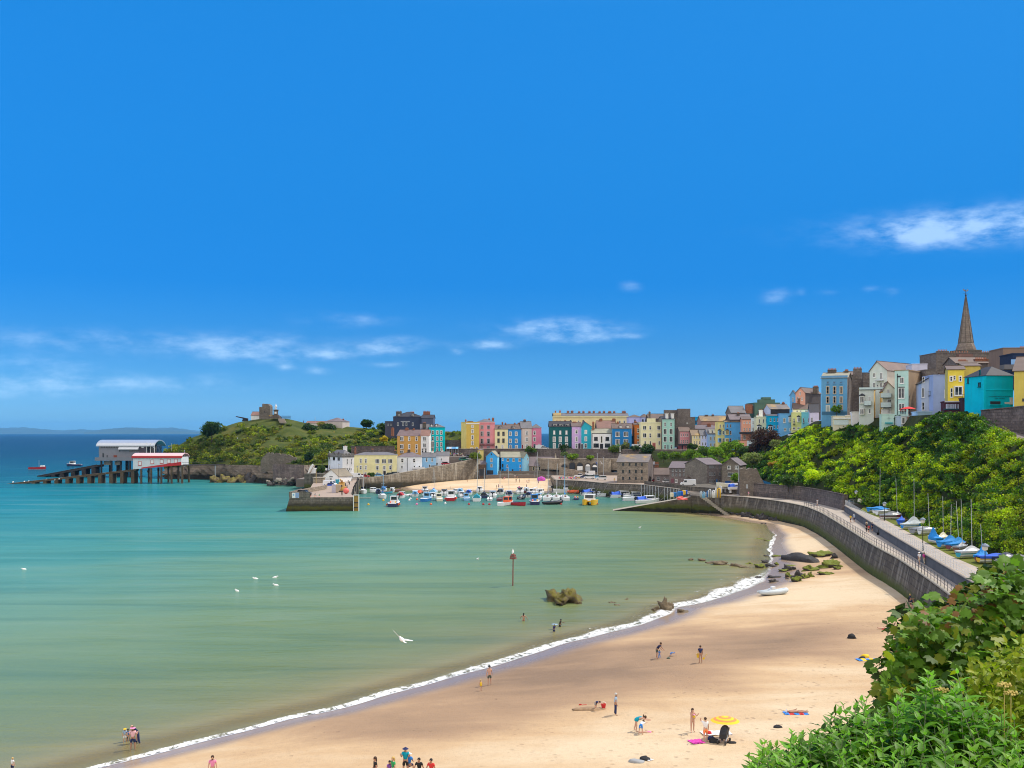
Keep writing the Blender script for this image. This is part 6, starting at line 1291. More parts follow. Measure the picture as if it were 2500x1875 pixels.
for(X,Y,w,hh,m,l)in((980,700,90,34,RK_D,'small dark rock left of the pair in the edge of the surf'),(1162,688,140,30,RK_D,'dark low rock above the foam, farther of the two by the grey dinghy'),(1165,742,108,44,RK_D,'smooth dark rock on wet sand nearest the grey dinghy'),(1700,435,290,66,RK_G,'long green and black weed covered rock nearest the sea wall shadow'),(1908,458,95,48,RK_D,'round dark rock at the end of the long green rock'),(1855,562,300,84,RK_G,'broad bright green rock close to the wall shadow'),(1945,590,90,40,RK_G,'small bright green rock below the broad one near the wall'),(1590,605,210,62,RK_G,'lime green ridge of weedy rock in the middle of the sand'),(1765,650,170,52,RK_G,'small lime green mound on the sand nearest the shore people'),(1290,612,95,38,RK_G,'green rock beside the two dark peaks'),(1355,600,120,62,RK_D,'dark peaked rock, left of two in the green cluster'),(1416,592,60,48,RK_D,'small dark pointed rock, right of two in the green cluster'),(1352,685,90,66,RK_G,'bright green rock at the left front of the green cluster'),(1470,690,150,92,RK_D,'tall dark rock in the centre of the green cluster'),(1455,735,150,66,RK_G,'bright green dome at the very front of the green cluster'),(1530,700,90,64,RK_G,'green rock leaning on the tall dark rock'),(1610,684,90,72,RK_G,'pointed green rock right of the green cluster'),(880,538,110,40,RK_G,'green rock at the waters edge, leftmost of the weedy line'),(1020,572,120,66,RK_G,'bright green rock in the middle of the shore line group'),(1085,510,100,40,RK_D,'dark cap rock behind the bright green shore rock'),(1130,560,160,50,RK_D,'dark rock spreading right of the bright green shore rock'),(1218,535,60,26,RK_G,'tiny green rock at the right end of the shore line group'),(1110,428,100,20,RK_D,'thin dark rock in front of the long timber shaped rock'),(1225,432,110,16,RK_G,'thin green rock touching the long timber shaped rock'),(1375,545,140,16,RK_G,'thin green strip of weed below the long timber shaped rock'),(1330,708,36,14,RK_D,'small dark stone on the sand before the green cluster'),(1040,40,34,12,RK_D,'tiny dark stone at the top corner of the beach, left one'),(1075,46,24,12,RK_D,'tiny dark stone at the top corner of the beach, right one'),(840,486,60,12,RK_D,'flat dark stone awash off the green shore rocks'),(1000,232,170,16,RK_G,'thin green ledge awash at the far end of the beach'),(1120,246,100,12,RK_G,'thin green ledge on the sand at the far end of the beach')):
 rs2(X,Y,w,hh,m,l,100+int(X))
for i,(X,Y,w,hh)in enumerate(((185,480,70,24),(325,488,90,28),(430,512,140,32),(560,530,200,44),(705,552,120,40),(800,566,110,22))):
 rs2(X,Y,w,hh,RK_T,'tan '+('tip','second','third','largest','fifth','inmost')[i]+' rock of the reef running out from the green shore rocks',200+i,ground=lambda a,b_:G(a,b_,0),group='reef rocks running out into the water')
a,b_=GB(*Q('S2',1290,455)),GB(*Q('S2',1730,515));o=rock_mesh((b_-a).length/2,1.5,1.15,77,n=24,rough=.22).build('rock',RK_D,smooth=True);o.location=(a+b_)/2;o.rotation_euler=(0,0,math.atan2(b_.y-a.y,b_.x-a.x));tag(o,'long dark timber shaped rock lying across the upper beach','rock')
p=GB(1626,1484);rock(1626,1487,36,20,RK_T,'brown rock in the foam where the water meets the sand',301,ground=lambda a,b_:G(a,b_,.1));rock(1604,1490,22,7,RK_T,'low brown rock seaward of the one in the foam',302,ground=lambda a,b_:G(a,b_,0));rock(1666,1494,26,6,RK_T,'flat tan rock on wet sand right of the foam',303)
for i,(px,py,w)in enumerate(((1497,1473,16),(1510,1479,14),(1530,1465,14))):rock(px,py,w,3,RK_T,('left','lower','right')[i]+' of three brown stones just breaking the surface between the weedy rock and the foam',310+i,ground=lambda a,b_:G(a,b_,-.1),group='stones breaking the surface')
# boulders along the headland
g=np.random.default_rng(31)
for i in range(26):
 X=g.uniform(1120,1510);Y=985-(X-1100)*.03+g.uniform(-50,10);px,py=Q('K',X,Y);D_=463+g.uniform(-3,3)
 p=W(px,py,D_);s_=g.uniform(.7,1.7);o=rock_mesh(s_,s_*.8,s_*.7,400+i,n=10,rings=7).build('boulder',RK_P if i%3 else RK_D,smooth=True);o.location=p;tag(o,'boulder in the pile at the foot of the dark bastion wall','boulder','boulders below the bastion wall')
for i,(X,w,hh)in enumerate(((560,90,40),(650,110,55),(760,150,62),(870,140,66),(980,170,96),(1070,120,60))):px,py=Q('K',X,962);rock(px,py,w/4.424,hh/4.424,RK_B if i!=4 else RK_D,('westmost low','second','third','fourth','tall dark','last')+()if False else['lowest brown reef rock at the seaward tip of the headland','second brown reef rock from the headland tip','long brown reef rock under the footbridge end','brown reef rock beside the tall dark one','tall dark rock rising from the headland reef','brown reef rock next to the boulder pile'][i],450+i,ground=lambda a,b_:G(a,b_,0),depth=4)
for i in range(16):
 X=1450+i*46;px,py=1712+i*12,1249+i*1.6+g.uniform(-2,2);rock(px,py,26,10,RK_D,'dark weedy rock along the foot of the sea wall',480+i,ground=lambda a,b_:G(a,b_,.1),group='dark rocks at the foot of the sea wall')
 # ---- lifeboat houses
D_=556;o=empty('lifeboat_station',place('L',1065,714,D_),0,'modern grey lifeboat house with a curved silver roof on tall piles','lifeboat house');k=mpp('L',D_);w_=510*k;d_=17
GW=paint('grey_cladding',(.24,.24,.27),.7,.12,.8);SILV=paint('silver_standing_seam',(.5,.53,.57),.35,.08,1,.6,.5)
zr,ze=210*k,150*k
MB().box(0,w_,.3,d_-.3,0,ze+.6).build('wall',GW,o)
b=MB();n=14;prof=[(-.6+(d_+1.2)*i/n,ze+(zr-ze)*math.sin(math.pi*(i/n)**.9)**.7)for i in range(n+1)]
outer=prof;inner=[(y,z-.5)for y,z in prof];b.prism(outer+inner[::-1],-1.2,w_+100*k,axis='x');b.build('roof',SILV,o)
b=MB();b.prism([(222*k,-1.6),(438*k,-1.6),(438*k,.2),(222*k,.2)],ze-44*k,ze-40*k);b.slab((222*k,-1.7,ze-42*k),(438*k,-1.7,ze-42*k),(438*k,.6,ze+10*k),(222*k,.6,ze+10*k),.3);b.build('side_roof',SILV,o)
b=MB()
for i in range(12):x=20*k+i*18*k;b.box(x,x+14*k,.22,.32,ze-30*k,ze-4*k)if x<215*k else b.box(x,x+14*k,.22,.32,ze-66*k,ze-48*k)
b.box(40*k,56*k,.2,.32,20*k,70*k).box(85*k,95*k,.2,.32,14*k,44*k).box(330*k,440*k,.2,.32,ze-66*k,ze-48*k);b.build('window_band',glass(),o)
MB().box(160*k,195*k,.18,.32,4*k,44*k).build('door',paint('rust_door',(.25,.06,.03)),o);MB().box(438*k,510*k,.1,.34,20*k,ze).build('gable_panel',paint('dark_panel',(.09,.075,.09)),o);MB().box(462*k,490*k,0.02,.1,ze-24*k,ze-14*k).build('sign',WHITE,o)
b=MB();b.box(-30*k,520*k,-1.5,d_+1,-.7,0);b.box(-30*k,370*k,-1.5,-1.4,.0,1.1);b.build('deck',paint('deck_grey',(.2,.21,.24),.7),o)
b=MB()
for x in(w_+8*k,w_+50*k,w_+95*k):b.box(x-.12,x+.12,-.3,0,0,ze+30*k)
b.tube([(w_+50*k,-.2,ze+20*k),(w_+100*k,-.2,ze-40*k)],.1,4);b.build('entrance_frame',WHITE,o);MB().box(w_+6*k,w_+90*k,4,12,0,ze).build('entrance_glass',glass(),o)
zb=-place('L',1065,714,D_).z-1.5
for i,x in enumerate((30,75,110,140,172,210,240,270,312,340)):
 MB().tube([(x*k,(i%3)*6,zb),(x*k,(i%3)*6,-.6)],.55,8).build('pile',BLACKM,o)
MB().box(40*k,125*k,2,3,-62*k,-20*k).box(158*k,230*k,2,3,-62*k,-20*k).build('concrete_beam',paint('pale_beam',(.34,.32,.28),.9),o)
def ramp_pier(name,label,A,B_,w_,legs,m,legw,parent_cat,dz=.6,legm=None):
 o=empty(name,A,0,label,parent_cat);v=B_-A;n_=Vector((-v.y,v.x,0)).normalized()*w_/2;b=MB();b.slab(-n_,v-n_,v+n_,n_,dz);b.build('deck',m,o)
 for sgn in(-1,1):
  b=MB();b.tube([n_*sgn+Vector((0,0,.1)),v+n_*sgn+Vector((0,0,.1))],.14,4);b.build('side_beam',m,o)
 for f_ in legs:
  p=v*f_;zt=p.z-dz*.8;zb_=-A.z-1.5
  if zt-zb_>.6:b=MB();b.box(p.x-legw,p.x+legw,p.y-w_/2,p.y+w_/2,zb_,zt);b.build('trestle',legm or m,o)
 return o
RUST=paint('weedy_timber',(.11,.08,.05),.9,.3,.6);DKT=paint('dark_timber',(.045,.04,.04),.9,.3,.6)
ramp_pier('slipway','dark slipway of the modern lifeboat house running down into the sea',place('L',440,893,566),place('L',1085,772,556),6,[.25,.4,.58,.76,.92],DKT,1.1,'slipway',1.0)
D_=486;k=mpp('L',D_);P0=place('L',1437,822,D_);o=empty('old_lifeboat_house',P0,0,'old white lifeboat house with red framed windows and a rounded pale red roof','lifeboat house');w_=521*k;d_=11;zl=133*k
b=MB();b.add([(0,0,0),(w_,0,45*k),(w_,0,zl),(0,0,zl),(0,d_,0),(w_,d_,45*k),(w_,d_,zl),(0,d_,zl)],[(0,1,2,3),(5,4,7,6),(4,0,3,7),(1,5,6,2),(0,4,5,1),(3,2,6,7)]);b.build('wall',paint('pale_grey_boarding',(.62,.66,.68),.7,.1,.5),o)
b=MB();n=10;prof=[(-.4+(d_+.8)*i/n,zl+42*k*math.sin(math.pi*i/n)**.6)for i in range(n+1)];b.prism(prof+[(y,z-.3)for y,z in prof[::-1]],-.5,w_+.4,axis='x');b.build('roof',paint('sunlit_red_roof',(.75,.45,.44),.4,.1,.5,.6),o)  # red roof with its pale sun sheen put into the colour
RED=paint('red_paint',(.5,.03,.03),.5);b=MB();b.box(-.55,w_+.45,-.6,-.1,zl-.5,zl+.5);b.build('fascia',RED,o);b=MB();b.add([(90*k,-.12,8*k),(w_+.1,-.12,45*k),(w_+.1,-.12,45*k+1.6),(90*k,-.12,8*k+.5)],[(0,1,2,3)]);b.build('red_skirt',RED,o)
for X,Y in((1511,757),(1645,740),(1747,737),(1823,733),(1900,733)):window(o,(X-1437)*k,(822-Y)*k,36*k,44*k,'n',RED)
for X in(1523,1630,1740,1850,1965):
 x=(X-1437)*k;zt=max(0,(X-1437)/521*45*k)-.2
 for yy in(0.4,d_-.6):MB().tube([(x,yy,-P0 .z-1.2),(x,yy,zt)],.5,6).build('pile',RUST,o)
 b=MB();b.tube([(x,.4,-P0 .z+.5),(x-45*k,.4,zt-1)],.16,4);b.build('brace',DKT,o)
ramp_pier('slipway','long weedy slipway of the old lifeboat house dotted with gulls',place('L',-60,997,D_),place('L',1440,826,D_)+Vector((0,5.5,0)),5,[.2,.285,.365,.443,.52,.595,.673,.748,.826,.902,.978],RUST,.8,'slipway',.7)
o=empty('footbridge',place('L',1958,770,488),0,'iron footbridge joining the old lifeboat house to the cliff','footbridge');A_=Vector((0,0,0));B_=place('K',690,765,522)-place('L',1958,770,488);n_=Vector((0,2,0));b=MB();b.slab(A_-n_,B_-n_,B_+n_,A_+n_,.5);b.build('deck',DKT,o)
b=MB();b.tube([A_-n_+Vector((0,0,1.1)),B_-n_+Vector((0,0,1.1))],.08,4);b.build('railing',BLACKM,o)
for f_ in(.0,.72):p=B_*f_;MB().tube([p+Vector((0,0,-12)),p],.3,6).build('leg',GREYM,o)
# gulls resting on the slipway and afloat
def gull_mesh():
 b=MB();b.lathe([(.01,-.3),(.09,-.18),(.13,0),(.11,.14),(.05,.22)],n=8);b.xf(Matrix.Rotation(R(-80),4,'X'));b.ball((0,.24,.13),.06,.07,.06,8,5);b.tube([(0,.3,.13),(0,.38,.12)],[.02,.005],4);return b
GUL=gull_mesh().mesh('gull',paint('gull_white',(.8,.8,.8),.7))
for i,(X,Y,D_)in enumerate(((140,935,486),(262,932,486),(308,928,486),(370,940,486),(500,912,486),(595,915,486),(440,930,486),(640,905,486))):
 o=inst('gull',GUL,None,place('L',X,Y+26-X*.008,D_));o.scale=(2.2,2.2,2.2);tag(o,'white gull over the weedy slipway of the old lifeboat house','gull','gulls around the old slipway')
for(px,py,l)in((59,1390,'white gull afloat near the left edge of the photo'),(624,1413,'white gull afloat, highest of the open water four'),(671,1410,'white gull afloat right of the highest one in open water'),(674,1429,'white gull afloat, rightmost and lower of the open water four'),(579,1443,'white gull afloat, lowest of the open water four'),(1166,1365,'white gull afloat left of the red beacon pole'),(1562,1288,'white gull afloat below the pale slipway')):
 o=inst('gull',GUL,None,G(px,py,.02));o.scale=(1.6,1.6,1.6);o.rotation_euler=(0,0,px);tag(o,l,'gull')
 # the gull in flight
o=empty('flying_gull',W(981,1561,60),R(25),'white gull gliding low over the green water in mid bay','gull');o.rotation_euler=(R(12),R(18),R(35));sc_=1.0
b=MB();b.lathe([(.01,-.34),(.07,-.2),(.12,0),(.1,.15),(.03,.28)],n=10);b.xf(Matrix.Rotation(R(-90),4,'X'));b.ball((0,.28,.04),.06,.08,.06,8,5);b.build('body',MATS['gull_white'],o,True)
for s_,up in((-1,.55),(1,.12)):
 b=MB();P_=[(0,.1,0),(.3*s_,.16,.3*up),(.75*s_,.02,.72*up),(.72*s_,-.05,.7*up),(.3*s_,-.08,.28*up),(0,-.1,0)];b.add(P_+[(x,y,z-.02)for x,y,z in P_],[(0,1,4,5),(1,2,3,4),(11,10,7,6),(10,9,8,7),(0,6,7,1),(1,7,8,2),(2,8,9,3),(3,9,10,4),(4,10,11,5)]);b.build('wing',MATS['gull_white'],o)
b=MB();b.add([(-.05,-.28,0),(.05,-.28,0),(.1,-.5,.0),(-.1,-.5,0),(-.05,-.28,-.02),(.05,-.28,-.02),(.1,-.5,-.02),(-.1,-.5,-.02)],[(0,1,2,3),(7,6,5,4),(0,4,5,1),(1,5,6,2),(2,6,7,3),(3,7,4,0)]);b.build('tail',MATS['gull_white'],o)
# red beacon pole
p=G(1252,1430,0);o=empty('beacon',p,R(1.2),'thin red beacon pole with a cage topmark standing in the bay','beacon');k=p.y/F;hh=81*k
o.rotation_euler=(0,R(.6),0)
MB().tube([(0,0,-2),(0,0,hh*.5),(0,0,hh)],[.1,.09,.08],8).build('pole',paint('rusty_red',(.24,.075,.06),.7,.3,2),o)
b=MB();z1,z0_=hh*.94,hh*.82
for i in range(6):a_=i*math.pi/3;b.tube([(.3*math.cos(a_),.3*math.sin(a_),z1),(.5*math.cos(a_),.5*math.sin(a_),z0_)],.07,4)
for r_,z_ in((.3,z1),(.5,z0_),(.42,(z0_+z1)/2)):b.tube([(r_*math.cos(a),r_*math.sin(a),z_)for a in np.linspace(0,2*math.pi,13)],.06,4)
b.build('topmark',MATS['rusty_red'],o);gq=inst('gull',GUL,None,p+Vector((0,0,hh+.12)));gq.scale=(1.3,1.3,1.3);gq.rotation_euler=(R(50),0,0);tag(gq,'white gull perched on top of the red beacon pole','gull')
# ================================================================= boats, cars, street furniture
def pm(name,c,rough=.45,**k):return paint(name,c,rough,**k)
BC=dict(white=(.74,.75,.76),cream=(.7,.66,.5),navy=(.015,.025,.09),blue=(.02,.18,.5),sky=(.2,.45,.7),teal=(.02,.3,.4),red=(.4,.02,.03),orange=(.75,.12,.03),yellow=(.75,.45,.02),black=(.015,.015,.018),grey=(.22,.23,.25),brown=(.16,.07,.04),royal=(.02,.1,.55),maroon=(.16,.03,.04),green=(.02,.2,.12),silver=(.5,.52,.54),pink=(.7,.2,.4),pale=(.5,.56,.6),turq=(.012,.22,.58))
def bm_(c,rough=.4):return paint('gel_'+c,BC[c],rough,.06,.8,.5)
def hull_mesh(L,B,D,draft=.25,bow=1.0,tr=.85):
 """plan: stern at x=-L/2, bow at x=+L/2; returns builder with hull (0), boot stripe (1), deck (2)"""
 b=MB();st=[(-.5,tr),(-.3,.97),(-.05,1),(.18,.9),(.35,.66),(.45,.34),(.5,.03)]
 secs=[]
 for f_,w_ in st:
  sh=D*(1+.35*bow*max(0,f_+.1)**1.6*2);x=f_*L;xb=x*(.93 if f_>.2 else 1);hw=w_*B/2
  secs.append([(xb,-hw*.45,-draft),(xb+(x-xb)*.3,-hw*.86,.0),(xb+(x-xb)*.5,-hw*.9,.14),(x,-hw,sh),(x,-hw*.88,sh),(x,-hw*.86,sh-.12),(x,hw*.86,sh-.12),(x,hw*.88,sh),(x,hw,sh),(xb+(x-xb)*.5,hw*.9,.14),(xb+(x-xb)*.3,hw*.86,0),(xb,hw*.45,-draft)])
 for s_ in secs:b.v+=s_
 n=12
 for i in range(len(secs)-1):
  for k in range(n):
   k2=(k+1)%n;b.f.append((i*n+k,(i+1)*n+k,(i+1)*n+k2,i*n+k2));b.m.append(1 if k in(1,9,0,10,11)else(2 if k in(3,4,5,6,7)else 0))
 b.f.append(tuple(range(n)));b.m.append(0);b.f.append(tuple(range((len(secs)-1)*n,len(secs)*n))[::-1]);b.m.append(0)
 return b
def boat(kind,label,pos,hd,L,col='white',top=None,boot='navy',mast=0,cover=None,group='boats moored in the harbour',extra=()):
 B=L*{'yacht':.33,'rib':.4,'cat':.5}.get(kind,.38);D=L*.12+.15
 nm={'yacht':'yacht','fish':'fishing_boat','motor':'motor_boat','open':'open_boat','rib':'inflatable_boat','cat':'catamaran','dinghy':'dinghy'}[kind]
 o=empty(nm,pos,R(hd),label,{'yacht':'yacht','rib':'inflatable boat'}.get(kind,'boat'),group)
 if kind=='rib':
  b=MB();r=L*.085;pts=[(-L*.5,-B/2+r,r),(-L*.1,-B/2+r,r),(L*.2,-B/2+r*1.2,r*1.1),(L*.42,-B*.2,r*1.5),(L*.5,0,r*1.8),(L*.42,B*.2,r*1.5),(L*.2,B/2-r*1.2,r*1.1),(-L*.1,B/2-r,r),(-L*.5,B/2-r,r)]
  b.tube(pts,[r*.5]+[r]*7+[r*.5],8);b.build('tube',bm_(col,.6),o,True)
  MB().prism([(-L*.42,-B/2+r),(L*.2,-B/2+r*1.3),(L*.42,0),(L*.2,B/2-r*1.3),(-L*.42,B/2-r)],.05,r*.9).build('floor',bm_('grey',.7),o)
  if top:MB().box(-.2,.35,-.3,.3,r,r+.85).box(-.5,-.25,-.35,.35,r,r+.5).build('console',bm_(top),o)
 else:
  if kind=='cat':
   for s_ in(-1,1):
    h_=hull_mesh(L,B*.42,D*1.1,bow=1.2);h_.v=[(x,y+s_*B*.28,z)for x,y,z in h_.v];h_.build('hull',[bm_(col),bm_(boot),bm_(col)],o)
   MB().box(-L*.45,L*.28,-B*.3,B*.3,D*.75,D*1.05).build('bridge_deck',bm_(col),o)
  else:hull_mesh(L,B,D).build('hull',[bm_(col),bm_(boot),bm_('white' if kind!='open' else top or 'blue')],o)
  if kind in('motor','fish','cat'):
   ch_=L*.2 if kind!='motor' else L*.14;x0,x1={'fish':(-.05,.22),'motor':(-.12,.24),'cat':(-.15,.2)}[kind];x0*=L;x1*=L;w_=B*.34
   zt=D+ch_;b=MB();b.prism([(x0,D*.85),(x1+ch_*.35,D*.95),(x1,zt),(x0,zt)],-w_,w_,axis='y');c_=b.build('cabin',bm_('white' if top in(None,)or kind!='fish' else top),o)
   MB().box(x0-.15,x1+.1,-w_-.08,w_+.08,zt,zt+.07).build('roof',bm_(top or 'white'),c_)
   g_=MB();zm=D+ch_*.42
   g_.box(x0-.02,x0+.02,-w_*.75,w_*.75,zm,zt-.12).build('window',glass(),c_)
   for s_ in(-1,1):MB().box(x0+.2,x1-.12,s_*(w_+.01)-.02,s_*(w_+.01)+.02,zm,zt-.12).build('window',glass(),c_)
   MB().slab((x1+ch_*.2,-w_*.8,zm),(x1+ch_*.2,w_*.8,zm),(x1+.06,w_*.8,zt-.1),(x1+.06,-w_*.8,zt-.1),.05).build('window',glass(),c_)
  if kind=='yacht':
   b=MB();b.prism([(-L*.18,D*.9),(L*.24,D*1.05),(L*.18,D+.45),(-L*.16,D+.5)],-B*.28,B*.28,axis='y');c_=b.build('coach_roof',bm_('white'),o)
   for s_ in(-1,1):MB().box(-L*.12,L*.14,s_*B*.285-.02,s_*B*.285+.02,D+.12,D+.34).build('window',glass(),c_)
   MB().box(-L*.19,-L*.165,-.3,.3,D,D+.48).build('hatch',bm_('brown'),c_)
  if kind in('motor','rib','open','dinghy')and 'noengine' not in extra:
   s_=max(.75,L/7);zb=D if kind!='rib' else.45;x_=-L/2
   m_=MB();m_.prism([(-.45,.35),(-.5,.75),(-.2,.95),(.1,.85),(.1,.3)],-.2,.2,axis='y').box(-.25,-.05,-.1,.1,-.6,.3);m_.v=[(x*s_+x_-.12,y*s_,z*s_+zb-.1)for x,y,z in m_.v];m_.build('outboard_motor',bm_('black' if 'whiteeng' not in extra else 'white'),o)
 if cover:
  b=MB();x0,x1=(-L*.47,L*.1 if kind in('motor','yacht','fish')else L*.34);zc=D+(.55 if kind!='rib' else.3);n=6
  prof=lambda x:[(x,-B*.44,D*.98),(x,-B*.25,zc*1.08),(x,0,zc*1.28),(x,B*.25,zc*1.08),(x,B*.44,D*.98)]
  for i in range(n+1):f_=i/n;b.v+=[(x,y*(1-.45*max(0,f_-.7)),z-.12*math.sin(f_*9))for x,y,z in prof(x0+(x1-x0)*f_)]
  for i in range(n):
   for k in range(4):b.f.append((i*5+k,(i+1)*5+k,(i+1)*5+k+1,i*5+k+1));b.m.append(0)
  b.f+=[(0,1,2,3,4),tuple(n*5+k for k in range(5))[::-1]];b.m+=[0,0];b.build('cover',bm_(cover,.8),o)
 if mast:
  r=.09 if L>5 else.06;xm=L*.08;mc='silver' if 'bluemast' not in extra else 'sky'
  m_=MB().tube([(xm,0,D*.8),(xm,0,mast)],[r,r*.7],6).build('mast',bm_(mc),o)
  if kind=='yacht':
   MB().tube([(xm,0,D+1.0),(-L*.36,0,D+1.05)],.07,6).build('boom',bm_(mc),m_)
   sc_=next((e[4:]for e in extra if e.startswith('sail')),'royal');MB().tube([(xm-.1,0,D+1.2),(-L*.1,0,D+1.15),(-L*.36,0,D+1.1)],[.2,.17,.1],8).build('sail_cover',bm_(sc_,.8),m_)
   b=MB()
   for e in((L*.48,0,D*1.3),(-L*.48,0,D),(xm-.2,B*.45,D),(xm-.2,-B*.45,D)):b.tube([(xm,0,mast*.97),e],.016,3)
   b.tube([(xm,-.7,mast*.6),(xm,.7,mast*.6)],.03,4);b.build('rigging',bm_('silver'),m_)
 if 'gantry' in extra:
  b=MB();x_=-L*.38;zt=D+L*.3
  for s_ in(-1,1):b.tube([(x_,s_*B*.4,D*.8),(x_,s_*B*.36,zt)],.07,5)
  b.tube([(x_,-B*.4,zt),(x_,B*.4,zt)],.07,5);b.tube([(x_,0,zt),(x_,0,zt+.9)],.04,4);b.build('gantry',bm_('grey'),o)
 if 'fenders' in extra:
  for s_ in(-1,1):
   for x_ in(-.38,-.1):MB().ball((x_*L,s_*B*.52,D*.6),.28,.28,.34,8,6).build('fender',bm_('orange',.6),o)
 if 'pots' in extra:
  for i in range(5):MB().ball((-L*.3+i*.35,(-1)**i*B*.22,D+.25),.3,.3,.3,8,5).build('buoy',bm_(('orange','yellow','white','blue','red')[i],.6),o)
 if 'flag' in extra:MB().tube([(-L*.48,0,D),(-L*.5,0,D+2)],.03,4).add([(-L*.5,0,D+2),(-L*.5,.7,D+1.8),(-L*.5,.7,D+1.2),(-L*.5,0,D+1.3),(-L*.5-.03,0,D+2),(-L*.5-.03,.7,D+1.8),(-L*.5-.03,.7,D+1.2),(-L*.5-.03,0,D+1.3)],[(0,1,2,3),(7,6,5,4),(0,4,5,1),(1,5,6,2),(2,6,7,3),(3,7,4,0)]).build('flag',bm_('pink',.8),o)
 return o
def wat(c,X,Y):return G(*Q(c,X,Y),0)
